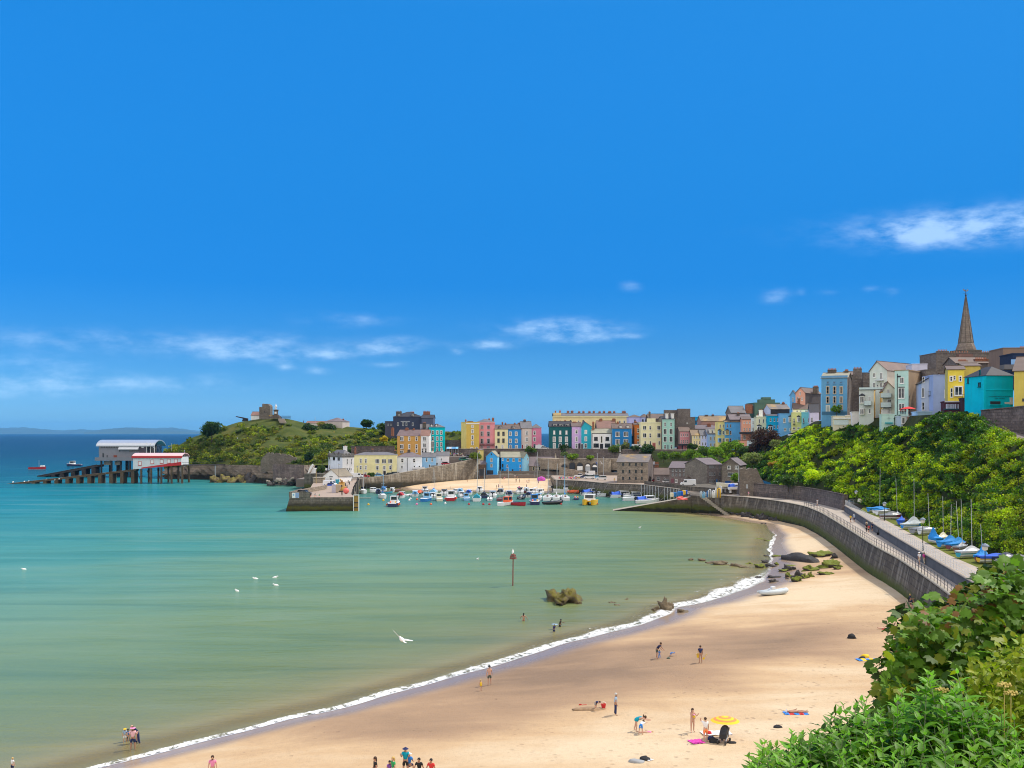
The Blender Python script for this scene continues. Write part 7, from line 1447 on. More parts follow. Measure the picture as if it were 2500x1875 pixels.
BOATS=[('yacht','white yacht with a blue sail cover lying close to the pier wall','M1',38,468,-80,7.5,'white',None,'grey',dict(mast=11)),('motor','small white cabin boat, leftmost of the back row','M1',172,452,-100,5.5,'white',None,'grey',{}),('motor','white boat with a navy cover beside the leftmost cabin boat','M1',238,467,100,5,'navy',None,'white',dict(cover='navy')),('yacht','white yacht with a pale blue mast near the pier, bow on','M1',300,532,-75,7,'white',None,'white',dict(mast=9,extra=('bluemast','sailroyal'))),('motor','boat with a bright blue canopy behind the pale blue mast','M1',318,440,90,5.5,'white','blue','navy',dict(cover='blue')),('open','turquoise open boat behind the pale blue masted yacht','M1',372,470,60,5,'teal','brown','navy',{}),('motor','small white boat with a grey cover near the harbour wall','M1',432,447,90,5,'white',None,'grey',dict(cover='silver')),('open','small brown wooden boat near the harbour wall','M1',508,444,80,5,'brown','brown','black',dict(extra=('noengine',))),('motor','white motor boat with a bright red canopy','M1',556,525,85,6.2,'white',None,'white',dict(cover='red')),('fish','navy sterned fishing boat with a white wheelhouse and bright fenders, nearest the pier','M1',456,640,88,8,'navy','white','navy',dict(extra=('fenders','pots','gantry'))),('dinghy','small white dinghy, left of a pair behind the open water','M1',650,502,80,3,'white',None,'white',dict(extra=('noengine',))),('dinghy','small white dinghy, right of a pair behind the open water','M1',684,502,100,3,'white',None,'white',dict(extra=('noengine',))),('motor','white motor boat with a sky blue cover','M1',738,503,95,6,'white',None,'white',dict(cover='sky')),('rib','bright orange inflatable standing out in the back row','M1',790,470,80,4.5,'orange','orange','black',{}),('motor','black hulled cabin cruiser behind the blue fishing boat','M1',870,450,95,6.5,'black','grey','black',{}),('yacht','yacht with a blue cockpit cover and mast against the harbour wall','M1',993,480,85,7,'white',None,'grey',dict(mast=10.5,cover='sky')),('motor','white cabin boat between the black cruiser and the blue fishing boat','M1',885,512,95,6,'white',None,'white',dict(extra=('whiteeng',))),('fish','bright blue fishing boat in the front row','M1',895,570,80,7,'blue','sky','blue',dict(extra=('gantry',))),('motor','low white motor boat behind the cream cabin boat','M1',975,525,100,5.5,'white',None,'white',{}),('fish','small cream boat with a boxy cabin beside the red trawler','M1',1058,565,100,6,'cream','cream','brown',{}),('motor','white cruiser with a dark roof behind the red trawler','M1',1130,492,92,6.5,'white','black','grey',{}),('fish','red trawler with a steel gantry and orange fenders','M1',1226,560,90,8.2,'red','white','black',dict(extra=('gantry','fenders'))),('motor','white motor boat behind the red trawler gantry','M1',1285,472,80,5.5,'white',None,'white',{}),('motor','motor boat with a blue hood in the back row right of the red trawler','M1',1350,468,90,6,'white',None,'grey',dict(cover='sky')),('motor','white motor boat with its engine raised right of the red trawler','M1',1368,520,100,6,'white',None,'grey',{}),('fish','sky blue and white small fishing boat with a yellow buoy','M1',1430,557,95,5.8,'sky','sky','blue',{}),('motor','white boat with a royal blue cover behind the sky blue fishing boat','M1',1470,482,85,5.5,'white',None,'white',dict(cover='royal')),('yacht','white yacht with a teal hood and very tall mast in the front row','M1',1572,565,90,8,'white',None,'white',dict(mast=17,cover='teal',extra=('sailteal',))),('motor','white cruiser behind the tall masted teal hooded yacht','M1',1612,450,90,6.5,'white',None,'white',{}),('yacht','white yacht with a slim mast and dark hood right of the teal hooded yacht','M1',1670,525,88,7,'navy',None,'navy',dict(mast=11,cover='black',extra=('sailblack',))),('motor','white cruiser with a pale blue bimini top','M1',1785,522,90,7,'white','sky','white',{}),('motor','motor boat with a black cover between the bimini cruiser and the navy covered boat','M1',1895,475,85,6.5,'white',None,'white',dict(cover='black')),('open','small maroon wooden boat with a tall mast','M1',1882,565,85,4.8,'maroon','brown','maroon',dict(mast=11,extra=('noengine',))),('dinghy','small white catamaran dinghy with its engine down in the front row','M1',1748,562,90,4.6,'white',None,'grey',{}),('motor','motor boat with a navy blue cover behind the orange roofed boat','M1',2008,512,90,7,'white',None,'white',dict(cover='navy',mast=11)),('fish','white fishing boat with an orange cabin roof and navy bottom','M1',1972,628,62,6.8,'white','orange','navy',dict(mast=4.5)),('open','red and blue open wooden boat left of the navy and orange trawler','M1',2126,630,-48,6.2,'red','navy','maroon',dict(extra=('noengine',))),('motor','white cruiser with a black arch and pink flag near the beach','M2',495,470,90,7,'white','black','white',dict(extra=('flag',))),('rib','black inflatable with a white console behind the red and blue boat','M2',515,545,80,6,'black','white','black',{}),('motor','motor boat with a grey blue hood near the harbour beach','M2',580,455,90,6,'maroon',None,'maroon',dict(cover='pale')),('motor','plain white motor boat in the middle of the right hand group','M2',655,480,85,6.5,'white','white','white',{}),('fish','navy trawler with orange gear and a dark blue canopy','M2',692,612,92,7.8,'navy','blue','navy',dict(extra=('pots','gantry'))),('motor','white boat with a navy canopy above the orange geared trawler','M2',622,515,80,6,'white',None,'white',dict(cover='navy')),('yacht','large white yacht with the thickest mast near the chapel','M2',715,475,70,9,'white',None,'grey',dict(mast=16.5,extra=('sailwhite',))),('motor','rounded white boat left of the dark masted yacht','M2',775,480,80,6,'white','white','white',{}),('motor','white boat with a sky blue deck behind the navy trawler','M2',745,548,85,6.2,'white','sky','white',{}),('yacht','white yacht with a dark wooden mast and maroon bottom','M2',872,555,82,8,'white',None,'maroon',dict(mast=14.5,extra=('sailnavy',))),('yacht','white yacht in the middle of the three stern on yachts','M2',988,553,85,7.5,'white',None,'navy',dict(mast=13,extra=('sailwhite',))),('yacht','white yacht with a bright blue sail bag, rightmost of the three stern on yachts','M2',1098,555,95,7.5,'white',None,'navy',dict(mast=16,extra=('bluemast','sailturq'))),('rib','black inflatable with a big outboard in the front row','M2',928,617,10,5.5,'black','white','black',{}),('open','small navy boat with red fenders alone in the open water','M2',1256,552,85,4.6,'navy','grey','navy',dict(extra=('pots','noengine'))),('cat','bright yellow catamaran with a white roof','M2',1437,618,-100,8.5,'yellow','white','black',{}),('motor','big white sports cruiser moored under the quay end','M2',1130,458,12,9.5,'white','white','white',{}),('rib','bright orange inflatable moored along the quay wall','M2',1278,466,22,7,'orange',None,'black',{}),('motor','white boat with a blue tarpaulin, first along the quay wall','M2',1475,492,25,7.5,'white',None,'white',dict(cover='royal')),('motor','small white speedboat between two covered boats along the quay wall','M2',1580,502,20,5,'white',None,'white',{}),('motor','white speedboat with a black cockpit along the quay wall','M2',1702,508,12,8,'white','grey','white',{}),('motor','white boat with a long blue tarpaulin along the quay wall','M2',1880,526,8,7.5,'white',None,'white',dict(cover='royal')),('motor','white cuddy boat with a black roof near the slipway','M2',2045,566,8,7.2,'white','black','white',{}),('motor','grey topped white boat against the quay wall behind the cuddy boat','M2',2040,535,8,7,'white','silver','white',{}),('motor','white boat with a blue cover closest to the slipway','M3',730,592,14,7,'white',None,'white',dict(cover='royal')),('dinghy','long low white dinghy lying against the slipway','M3',705,600,6,6,'white',None,'white',{}),('open','red boat with a blue awning far out on the left','L',407,822,0,11,'red','brown','white',dict(mast=6,extra=('noengine',))),('fish','navy launch with a white wheelhouse forward far out beside the modern lifeboat slip','L',800,788,180,11,'navy','white','navy',{}),]
for kind,lab,c,X,Y,hd,L,col,top,boot,kw in BOATS:
 kw=dict(kw);kw.setdefault('extra',());far=c=='L'
 o=boat(kind,lab,wat(c,X,Y),hd,L*(1 if far else 1.2),col,top,boot,group='boats out at sea' if far else 'boats moored in the harbour',**kw);o.rotation_euler.x=R(random.uniform(-1.5,1.5))
c_=boat('open','small white boat lying on the sand below the quay end',GH(*Q('M2',945,392)),160,4.5,'white','grey','black',extra=('noengine',))
MB().box(-1.2,1.2,-1,1,.6,1.8).build('cuddy',bm_('white'),bpy.data.objects[[x.name for x in bpy.data.objects if x.get('label','').startswith('red boat with a blue')][0]],loc=(3.2,0,.8))
# mooring buoys
for i,(c,X,Y,col)in enumerate((('M1',108,625,'yellow'),('M1',310,568,'yellow'),('M1',765,555,'orange'),('M1',760,622,'pink'),('M1',952,620,'orange'),('M1',1145,610,'white'),('M1',1465,620,'red'),('M1',1658,620,'red'),('M1',1740,622,'red'),('M1',675,546,'white'),('M1',660,566,'white'),('M2',1048,618,'red'),('M2',1535,616,'red'),('M1',2200,618,'red'))):
 o=MB().ball((0,0,.15),.42,.42,.4,10,7).tube([(0,0,.5),(0,0,.72)],.07,6).build('mooring_buoy',bm_(col,.6));o.location=wat(c,X,Y);tag(o,{'yellow':'round yellow mooring buoy near the pier head','orange':'small orange mooring buoy in front of the boats','pink':'pale pink mooring buoy in the gap between the boats','white':'white mooring buoy afloat before the boats','red':'round red mooring buoy afloat before the boats'}[col],'buoy','mooring buoys')
 # mooring chains hung from the quay wall
for i in range(16):
 p=qq[int(6+i*(len(qq)-14)/16)];d=Vector((-.75,-.3,0));b=MB();e=Vector((-4.5-i*.12,-2.0,-p.z+.2));b.tube([(0,-.9,.1),tuple(e*.35+Vector((0,-.8,-1.1))),tuple(e*.7+Vector((0,-.5,-.9))),tuple(e)],.09,4);o=b.build('mooring_chain',paint('wet_chain',(.2,.18,.16),.9));o.location=p+Vector((-.9,-.9,0));tag(o,'mooring chain hanging down the dark quay wall to a boat','chain','mooring chains on the quay wall')
for i in range(14):
 p=qq[int(22+i*(len(qq)-30)/14)];o=MB().tube([(0,0,-4.6),(0,0,.25)],.16,6).build('fender_post',GREYM);o.location=p+Vector((-.75,-.55,0));tag(o,'pale timber fender post standing against the quay wall','post','fender posts on the quay wall')
 # ---- cars
def car_meshes(kind):
 def mk():
  P={'hatch':([(-2.0,.35),(2.0,.35),(2.05,.7),(1.2,.95),(-1.95,.98),(-2.05,.7)],[(1.15,.94),(.45,1.45),(-1.5,1.47),(-1.95,.97)]),'suv':([(-2.2,.45),(2.2,.45),(2.25,.9),(1.25,1.12),(-2.15,1.15),(-2.25,.8)],[(1.2,1.1),(.6,1.75),(-1.9,1.78),(-2.15,1.13)]),'van':([(-2.5,.4),(2.5,.4),(2.55,.85),(1.9,1.2),(1.3,2.05),(-2.45,2.1),(-2.55,.8)],[(1.92,1.2),(1.42,1.95),(.75,1.95),(.75,1.2)]),'pickup':([(-2.5,.5),(2.5,.5),(2.5,.95),(1.3,1.15),(-2.5,1.15)],[(1.28,1.14),(.7,1.75),(-.6,1.78),(-.75,1.14)])}[kind]
  w=.86 if kind!='van' else.96;b=MB();b.prism(P[0],-w,w,axis='y');g_=MB();g_.prism(P[1],-w*.9,w*.9,axis='y');rf=MB();zt=max(p[1]for p in P[1]);xs=[p[0]for p in P[1]if p[1]>zt-.1]
  if kind=='van':g_=MB();g_.prism([(1.93,1.22),(1.44,1.93),(1.36,1.93),(1.85,1.22)],-w*.88,w*.88,axis='y').box(.5,1.35,-w-.01,w+.01,1.25,1.85)
  else:rf.box(min(xs),max(xs),-w*.86,w*.86,zt-.02,zt+.04);b.v+=[];o_=len(b.v);b.v+=rf.v;b.f+=[tuple(i+o_ for i in f)for f in rf.f];b.m+=rf.m
  me=b.mesh('body',[bm_('white')]);me.materials[0]=None
  wl_=MB().tube([(0,-.12,0),(0,.12,0)],.34,12);wh=wl_.mesh('wheel',bm_('black',.8));hb_=MB().tube([(0,-.14,0),(0,.14,0)],.19,8).mesh('hub',bm_('silver'));hl=MB().ball((0,0,0),.08,.18,.1,8,5).mesh('headlight',bm_('silver',.2))
  return me,g_.mesh('windows',glass()),wh,hb_,hl,w,P[0]
 return cached('car_'+kind,mk)
def car(kind,label,pos,hd,col,cat='car',name='parked_car',group='parked vehicles'):
 me,gl_,wh,hb_,hl,w,P0_=car_meshes(kind);o=empty(name,pos,R(hd),label,cat,group)
 b=inst('body',me,o);b.material_slots[0].link='OBJECT';b.material_slots[0].material=bm_(col,.3);inst('windows',gl_,o)
 xr=max(p[0]for p in P0_)
 for sx_ in(-1,1):
  for sy_ in(-1,1):q=inst('wheel',wh,o,(sx_*(xr-.75),sy_*(w-.08),.34));inst('hub',hb_,q)
  inst('headlight',hl,o,(xr-.02,sx_*w*.68,.72))
 return o
def onto(c,X,Y,z):return G(*Q(c,X,Y),z)
CARS=[('suv','black car parked behind the battered pier end wall',onto('P2',560,738,4.25),-18,'black','car'),('hatch','blue car parked in front of the white vans on the pier',W(*Q('P2',1195,515),384),185,'royal','car'),('van','white van behind the blue car on the pier',W(*Q('P2',1215,490),391),-12,'white','van'),('van','white van at the harbour end of the pier',onto('A',848,914,5.1),2,'white','van'),('hatch','red car before the long cream house',onto('A',932,912,5.1),0,'red','car'),('hatch','pale blue car in front of the cream house door',W(*Q('A',1090,903),449),4,'sky','car'),('hatch','dark car right of the cream house door',W(*Q('A',1212,894),451),8,'black','car'),('hatch','grey car at the end of the cream house',W(*Q('A',1262,884),454),8,'grey','car'),('hatch','silver pink car below the light blue cottage',W(*Q('A',1690,815),460),14,'silver','car'),('hatch','dark red car below the small white cottage',W(*Q('A',1808,776),465),14,'red','car'),('hatch','dark green car highest on the harbour road',W(*Q('A',1998,730),471),20,'green','car'),('hatch','silver car at the top of the harbour road',W(*Q('A',2030,722),474),20,'silver','car'),('suv','navy car by the yellow kiosk',W(*Q('A',2075,705),478),25,'navy','car'),('van','white van in the gap at the right end of the coloured row',W(*Q('B',1660,950),494),0,'white','van'),('hatch','white car in front of the van at the end of the coloured row',W(*Q('B',1728,952),492),0,'white','car'),('van','white van before the orange brown house',W(*Q('C',1628,935),476),0,'white','van'),('van','white minibus behind the row of cars on the quay',onto('H5',1465,625,5),178,'white','van'),('pickup','white pickup at the left end of the cars on the quay',onto('H5',1190,690,5),170,'white','car'),('suv','white car in the middle of the cars on the quay',onto('H5',1460,735,5),172,'white','car'),('hatch','dark blue car squeezed between white cars on the quay',onto('H5',1310,710,5),172,'navy','car'),('hatch','pale blue car right of the middle white car on the quay',onto('H5',1625,720,5),172,'sky','car'),('suv','white car at the right end of the cars on the quay',onto('H5',1820,765,5),174,'white','car'),('hatch','small red car behind the quay parapet',onto('M3',860,318,5),5,'red','car'),('hatch','small white car next to the red car behind the quay parapet',onto('M3',930,324,5),5,'white','car'),('hatch','white car by the quay parapet corner',onto('M3',1000,330,5),5,'white','car'),('van','white van on the raised quay before the small stone cottage',W(*Q('M3',1272,366),338),175,'white','van'),('hatch','white car on the terrace below the lime yellow house',W(*Q('E',1090,1008),392),5,'white','car')]
for kind,lab,pos,hd,col,cat in CARS:car(kind,lab,pos,hd,col,cat)
boat('open','grey boat on a trailer behind the quay cars',onto('H5',1260,515,5.0)+Vector((0,0,.6)),175,6,'pale','white','pale',group='boats laid up on the quay',extra=('noengine',))
boat('open','white boat laid up on the harbour road wall',W(*Q('A',1512,838),458)+Vector((0,0,.7)),5,5.5,'white','white','white',group='boats laid up on the harbour road',extra=('noengine',))
# crane lorry on the pier
o=empty('crane_lorry',W(*Q('P2',1495,668),346),R(-95),'yellow crane lorry with dark wheels on the pier','lorry','vehicles on the pier');YL=paint('weathered_yellow',(.5,.28,.06),.6)
MB().box(-3.2,2.6,-1.25,1.25,.9,2.0).build('chassis',YL,o);MB().prism([(1.0,2.0),(2.6,2.0),(2.45,3.0),(1.0,3.1)],-1.2,1.2,axis='y').build('cab',YL,o)
MB().box(2.5,2.6,-1,1,2.15,2.9).build('windscreen',glass(),o)
for s_ in(-1,1):MB().box(1.3,2.2,s_*1.2-.03,s_*1.2+.03,2.2,2.85).build('cab_window',glass(),o)
for x in(-2.3,1.7):
 for s_ in(-1,1):MB().tube([(x,s_*1.0-.25,.65),(x,s_*1.0+.25,.65)],.65,12).build('wheel',bm_('black',.8),o)
b=MB();b.box(-2.2,-.4,-.8,.8,2.0,3.6);b.tube([(-1.2,0,3.4),(1.5,.3,4.6)],.25,6);b.tube([(-1.4,.4,3.4),(.6,.6,4.4)],.15,5);b.build('crane',YL,o)
o=MB().ball((0,0,.95),.95,.95,.95,14,9).tube([(0,0,1.85),(0,0,2.15)],.15,8).build('large_buoy',bm_('pink',.6));o.data.materials[0]=paint('salmon_buoy',(.75,.16,.14),.6);o.location=onto('P2',1632,692,4.25);tag(o,'large round salmon pink buoy beside the crane lorry','buoy')
o=empty('pale_cabin',onto('P2',1262,665,4.25),R(8),'pale rounded store box left of the crane lorry','cabin');MB().box(0,1.3,0,2.4,0,2.6).build('side_panel',paint('lilac_panel',(.45,.43,.5),.7),o);MB().prism([(1.3,0),(2.2,.3),(2.9,1.2),(3.0,2.5),(1.3,2.6)],0,2.4,axis='y').build('curved_cover',paint('tan_cover',(.42,.34,.25),.8),o)
o=MB().box(-.7,.7,-.5,.5,0,1.7).box(-.75,.75,-.55,.55,1.7,1.8).build('waste_bin',bm_('teal',.7));o.location=W(*Q('P2',1412,440),395);tag(o,'dark blue green bin against the white boathouse','bin')
# pier signboard, ladders and mooring piles
o=empty('notice_sign',(-66.2,313.0,4.15),R(0),'blue and white notice sign on the pier end wall','sign');MB().box(-1.1,1.1,-.12,.05,0,1.6).build('board',WHITE,o);MB().box(.05,1.02,-.15,-.121,.1,1.5).build('blue_panel',bm_('blue'),o);MB().lathe([(.28,0),(.28,.03)],n=14).xf(Matrix.Translation((-.55,-.12,.95))@Matrix.Rotation(R(90),4,'X')).build('emblem',bm_('sky'),o)
for i in range(4):MB().box(.2,.88,-.17,-.151,.3+i*.3,.4+i*.3).build('text_line',WHITE,o)
o=empty('ladder',(-48.0,315.1,0),0,'white framed ladder bay at the corner of the pier','ladder');b=MB()
for x in(-.7,.9):b.box(x-.12,x+.12,-.5,-.2,-1,5)
b.box(-.7,.9,-.5,-.2,4.85,5.05);b.build('frame',WHITE,o);MB().box(-.58,.78,-.2,.2,-1,4.6).build('rust_plate',paint('rust_plate',(.35,.22,.06),.9,.3),o)
for z in(1.1,2.6):MB().box(-.58,.78,-.45,-.2,z-.12,z+.12).build('rung',bm_('black',.7),o)
for i in range(11):
 p=pr[2+i*2]+Vector((.75,0,0));o=MB().tube([(0,0,-5.5),(0,0,1.2+.4*(i%3))],.24,8).build('mooring_pile',DKT if i%3 else COPE);o.location=p;tag(o,'dark mooring pile standing along the harbour side of the pier','pile','mooring piles along the pier')
for i in range(7):
 p=pr[6+i*3]+Vector((-2.2-(i%2),0,.02));o=MB().lathe([(.2,0),(.16,.2),(.14,.9),(.2,1.0),(.05,1.15)],n=8).build('bollard',BLACKM);o.location=p;tag(o,'black bollard on the pier deck','bollard','bollards on the pier deck')
o=MB().box(-3.2,3.2,-.6,.6,-.5,.15).build('floating_pontoon',COPE);o.location=wat('P2',2050,806);o.location.z=.05;tag(o,'pale pontoon floating beside the pier','pontoon')
# lamps
def lamp(label,pos,h_,col=BLACKM,big=1.0):
 o=empty('street_lamp',pos,0,label,'street lamp','street lamps');MB().lathe([(.14,0),(.11,.8),(.07,.9),(.05,h_)],n=8).build('post',col,o)
 MB().lathe([(.1,h_),(.26*big,h_+.12),(.32*big,h_+.5)],n=6).build('lantern',paint('lamp_glass',(.62,.62,.58),.2),o);MB().lathe([(.42*big,h_+.5),(.36*big,h_+.62),(.05,h_+.85)],n=8).build('lantern_cap',paint('lamp_cap',(.16,.2,.26),.6),o);return o
def lampat(label,c,X,Yb,Yt,z,big=1.0):p=onto(c,X,Yb,z);k=p.y/F/CR[c][2];return lamp(label,p,(Yb-Yt)*k-.7,big=big)
lampat('street lamp nearest the camera on the retaining wall','N5',1732,1340,875,7.1,1.2);lampat('street lamp halfway along the retaining wall','N5',990,955,565,7.1,1.1);lampat('street lamp by the first turquoise covered dinghies','N5',534,590,375,7.1,1.1);lampat('street lamp at the cliff foot wall beyond the white railing','N5',196,350,238,8.6,1.1)
lamp('black lamp post in front of the white boathouse',W(*Q('P2',1445,425),397),7.0);lamp('lamp post before the cream house door',W(*Q('A',1219,905),446),4.6);lamp('lamp post by the white van at the harbour',W(*Q('P2',1925,320),437),5.0);lamp('lamp post on the grassy path of the castle hill',W(*Q('K',1445,478),560),4.8);lamp('lamp post on the scrubby left flank of the castle hill',W(*Q('K',795,568),535),3.6)
for s_,X,t_,b_ in((0,862,95,470),):o=MB().tube([(0,0,-2),(0,0,(b_-t_)*400/F/10.533)],.14,6).build('timber_pole',paint('ochre_pole',(.42,.32,.14),.9));o.location=W(*Q('P2',862,470),400);tag(o,'ochre timber pole rising in front of the grey bastion wall','pole')
# railings
def railing(name,label,path,hgt,spacing,m,rails,rr=.03,pr_=.04):
 P=even(path,max(2,int(sum((b-a).length for a,b in zip(path[:-1],path[1:]))/spacing)+1))[:100];o=empty(name,P[0],0,label,'railing');off=P[0]
 me=MB().tube([(0,0,-.05),(0,0,hgt)],pr_,5).mesh('post',m)
 for p in P:inst('post',me,o,p-off)
 b=MB()
 for z in rails:b.tube([p-off+Vector((0,0,z))for p in P],rr,4)
 b.build('rail',m,o);return o
DGREY=paint('dark_grey_railing',(.05,.055,.065),.5)
si=min(range(len(SWP)),key=lambda i:abs((CX+F*SWP[i].x/SWP[i].y)-1965));railing('sea_railing','dark grey two bar railing along the edge of the sea wall',offset(lift(SWP[si:],.12),-.2),1.12,2.0,DGREY,(.55,1.1))
WRL=paint('white_railing',(.6,.62,.64),.5);rt=offset(lift(RB,1.5),-.2);rt=[p for p in rt if p.y>95];railing('white_railing','white four bar railing on top of the grey retaining wall',rt,1.15,1.5,WRL,(.25,.55,.85,1.14),.025,.03)
a=rt[0];railing('white_railing','short end of white railing turning back at the ramp corner',[a+Vector((-.05,0,0)),a+Vector((3.8,2.6,0))],1.15,1.3,WRL,(.25,.55,.85,1.14),.025,.03)
railing('iron_railing','thin iron railing along the edge of the far promenade below the ruin',offset(lift(inner_far[:3],.05),.4),1.1,2.2,DGREY,(.55,1.1),.02)
o=MB().lathe([(.3,0),(.33,1.0),(.36,1.05),(.2,1.25)],n=10).build('litter_bin',BLACKM);o.location=onto('N5',716,905,5.65);tag(o,'black litter bin against the grey retaining wall','bin')
o=empty('bench',onto('N5',490,765,5.65),R(-62),'dark bench against the grey retaining wall','bench');MB().box(-.8,.8,-.25,.25,.42,.47).build('seat',DKT,o);MB().box(-.8,.8,.25,.3,.5,.95).build('backrest',DKT,o)
for x in(-.7,.7):MB().box(x-.05,x+.05,-.2,.25,0,.42).build('leg',BLACKM,o)
# dinghies on the bank
def dinghy(label,pos,hd,L,hull,cover,mast=0,mlean=(0,0),trailer=False,peak=.9):
 o=empty('laid_up_dinghy',pos+Vector((0,0,.25)),R(hd),label,'dinghy','sailing dinghies laid up on the grass bank');B=L*.36;D=.55
 hull_mesh(L,B,D).build('hull',[bm_(hull),bm_('white'),bm_('white')],o)
 if cover:
  b=MB();n=7
  for i in range(n+1):
   f_=i/n;x=-L*.5+L*.98*f_;w_=B/2*(1.04 if f_<.6 else 1.04*max(.06,1-((f_-.6)/.4)**1.6));zr=D+peak*math.exp(-((f_-.58)/.28)**2)+.05
   b.v+=[(x,-w_,D*.55),(x,-w_*1.01,D+.05),(x,-w_*.4,D+(zr-D)*.5),(x,0,zr),(x,w_*.4,D+(zr-D)*.5),(x,w_*1.01,D+.05),(x,w_,D*.55)]
  for i in range(n):
   for k in range(6):b.f.append((i*7+k,(i+1)*7+k,(i+1)*7+k+1,i*7+k+1));b.m.append(0)
  b.f+=[tuple(range(7)),tuple(n*7+k for k in range(7))[::-1]];b.m+=[0,0];b.build('cover',bm_(cover,.85),o)
 if mast:MB().tube([(L*.1,0,.4),(L*.1+mlean[0],mlean[1],mast)],[.045,.03],6).build('mast',bm_('silver'),o)
 if trailer:MB().box(-L*.4,L*.55,-.05,.05,-.15,-.05).box(-.1,.1,-B*.5,B*.5,-.15,-.05).build('trolley',bm_('maroon'),o)
 return o
def bank(X,Y):return onto('N5',X,Y,7.25)
for(X,Y,hd,L,hull,cov,mast,lean,lab,pk)in((455,482,10,6,'turq','turq',9,(.2,.2),'flat turquoise covered dinghy, first on the grass bank',.3),(505,500,20,5.5,'white','turq',0,(0,0),'turquoise and white dinghy, second on the grass bank',.3),(525,520,15,4.5,'white','silver',0,(0,0),'low pale dinghy in front of the turquoise covered ones',.2),(610,570,-10,5.5,'maroon','grey',0,(0,0),'grey covered boat with a maroon side on the grass bank',.7),(690,550,80,3.4,'navy','white',7.5,(0,.3),'small white topped boat beside the grey covered one',.3),(735,630,60,4.4,'royal','royal',0,(0,0),'blue covered dinghy behind the big grey covered one',.7),(865,680,8,5.2,'turq','pale',8.5,(.1,.3),'dinghy with a turquoise hull and a tall pale grey cover',1.3),(960,735,30,5.5,'grey','grey',0,(0,0),'low grey covered boat behind the second lamp',.25),(1050,750,15,4.4,'white','silver',6.5,(0,.4),'low silver covered dinghy by the second lamp',.3),(1125,850,95,4.6,'turq','turq',0,(0,0),'bright blue upright covered dinghy with a peak, left of the white one',1.5),(1220,850,30,4.0,'cream','cream',6.8,(0,.1),'small cream covered dinghy between two blue ones',.8),(1300,900,20,4.8,'turq','turq',6.0,(.1,0),'bright blue covered dinghy right of the cream one',.9),(1400,925,25,4.8,'maroon','turq',6.6,(-.2,.3),'blue covered dinghy with a maroon hull',.9),(1450,960,40,4.2,'brown','grey',7.2,(0,.2),'small brown dinghy behind the grey covered one',.5),(1550,1020,15,5.0,'teal','silver',7.5,(0,.2),'grey covered dinghy with a teal hull',.7),(1695,1065,50,4.6,'maroon','turq',4.5,(-.2,.2),'blue peaked dinghy with a maroon gunwale beside the nearest lamp',1.4),(1840,1085,0,5.6,'yellow','royal',0,(0,0),'royal blue covered dinghy with a yellow hull',.35),(1960,1090,-5,4.6,'navy','navy',0,(0,0),'navy covered boat behind the yellow hulled dinghy',.5),(2100,1140,-8,6.0,'white','grey',0,(0,0),'large dark grey covered boat nearest the right edge',.8),(2180,1250,70,3.4,'pale','pale',0,(0,0),'pale grey wrapped bundle boat at the right edge of the photo',.5)):
 dinghy(lab,bank(X,Y),hd,L*.74,hull,cov,mast,lean,X in(610,1840,2100),pk)
o=empty('upturned_boat',bank(390,415)+Vector((0,2,.6)),R(5),'old tan upturned boat at the far end of the grass bank','boat');b=hull_mesh(5,1.8,.6);b.v=[(x,y,.7-z)for x,y,z in b.v];b.build('hull',[bm_('cream',.8),bm_('brown'),bm_('cream',.8)],o);MB().box(-2,2,-.9,-.86,.1,.3).build('stripe',bm_('red'),o)
# upended dinghies on the boat terrace
for(X,Y,w_,h_,col,lab)in((62,360,30,95,'pale','pale blue upended dinghy, leftmost of the stack on the stone terrace'),(100,368,44,90,'sky','sky blue upended dinghy second on the stone terrace'),(150,360,24,95,'turq','thin turquoise upended dinghy on the stone terrace'),(180,362,48,120,'silver','grey upended inflatable with an open middle on the stone terrace'),(232,366,44,112,'white','white upended dinghy on the stone terrace'),(264,362,22,150,'white','tall white upended dinghy behind the yellow one'),(305,364,54,140,'yellow','bright yellow upended inflatable on the stone terrace')):
 p=onto('N4',X,Y,5.22);k=p.y/F/5.53;o=empty('upended_dinghy',p,R(-10),lab,'dinghy','upended dinghies on the stone terrace');W2,H2=w_*k/2,h_*k;r=W2*.34;b=MB()
 pts=[(-W2+r,0,.1),(-W2+r,.15,H2*.6),(-W2*.55,.3,H2*.88),(0,.35,H2-r),(W2*.55,.3,H2*.88),(W2-r,.15,H2*.6),(W2-r,0,.1)];b.tube(pts,r,8);b.build('tube',bm_(col,.6),o,True)
 MB().prism([(-W2*.6,.1),(-W2*.6,H2*.6),(0,H2*.82),(W2*.6,H2*.6),(W2*.6,.1)],.22,.3,axis='y').build('floor',bm_('grey' if col in('silver','yellow')else col,.7),o)
for(X,Y,w_,h_,col,lab,flat_)in((410,325,56,96,'silver','grey upended boat right of the yellow inflatable',0),(480,322,60,110,'white','curved white upended boat at the right of the terrace',0),(540,328,46,90,'pale','pale boat standing beside the stone ruin',0)):
 p=onto('N4',X,Y,5.22)+Vector((0,8,.3));k=p.y/F/5.53;o=empty('upended_boat',p,R(-10),lab,'boat','upended dinghies on the stone terrace');b=hull_mesh(h_*k,w_*k*.8,.5);b.xf(Matrix.Translation((0,0,h_*k/2))@Matrix.Rotation(R(-90),4,'Y'));b.build('hull',[bm_(col),bm_('white'),bm_(col)],o)
boat('open','cream boat lying level on top of the stacked boats by the ruin',onto('N4',430,215,5.2)+Vector((0,8,0)),175,7.5,'cream','white','cream',group='upended dinghies on the stone terrace',extra=('noengine',)).location=W(*Q('N4',432,212),318)
boat('motor','white boat with a blue cover beside the stone ruin',W(*Q('N4',525,240),316),20,4.5,'white',None,'white',cover='royal',group='upended dinghies on the stone terrace',extra=('noengine',))
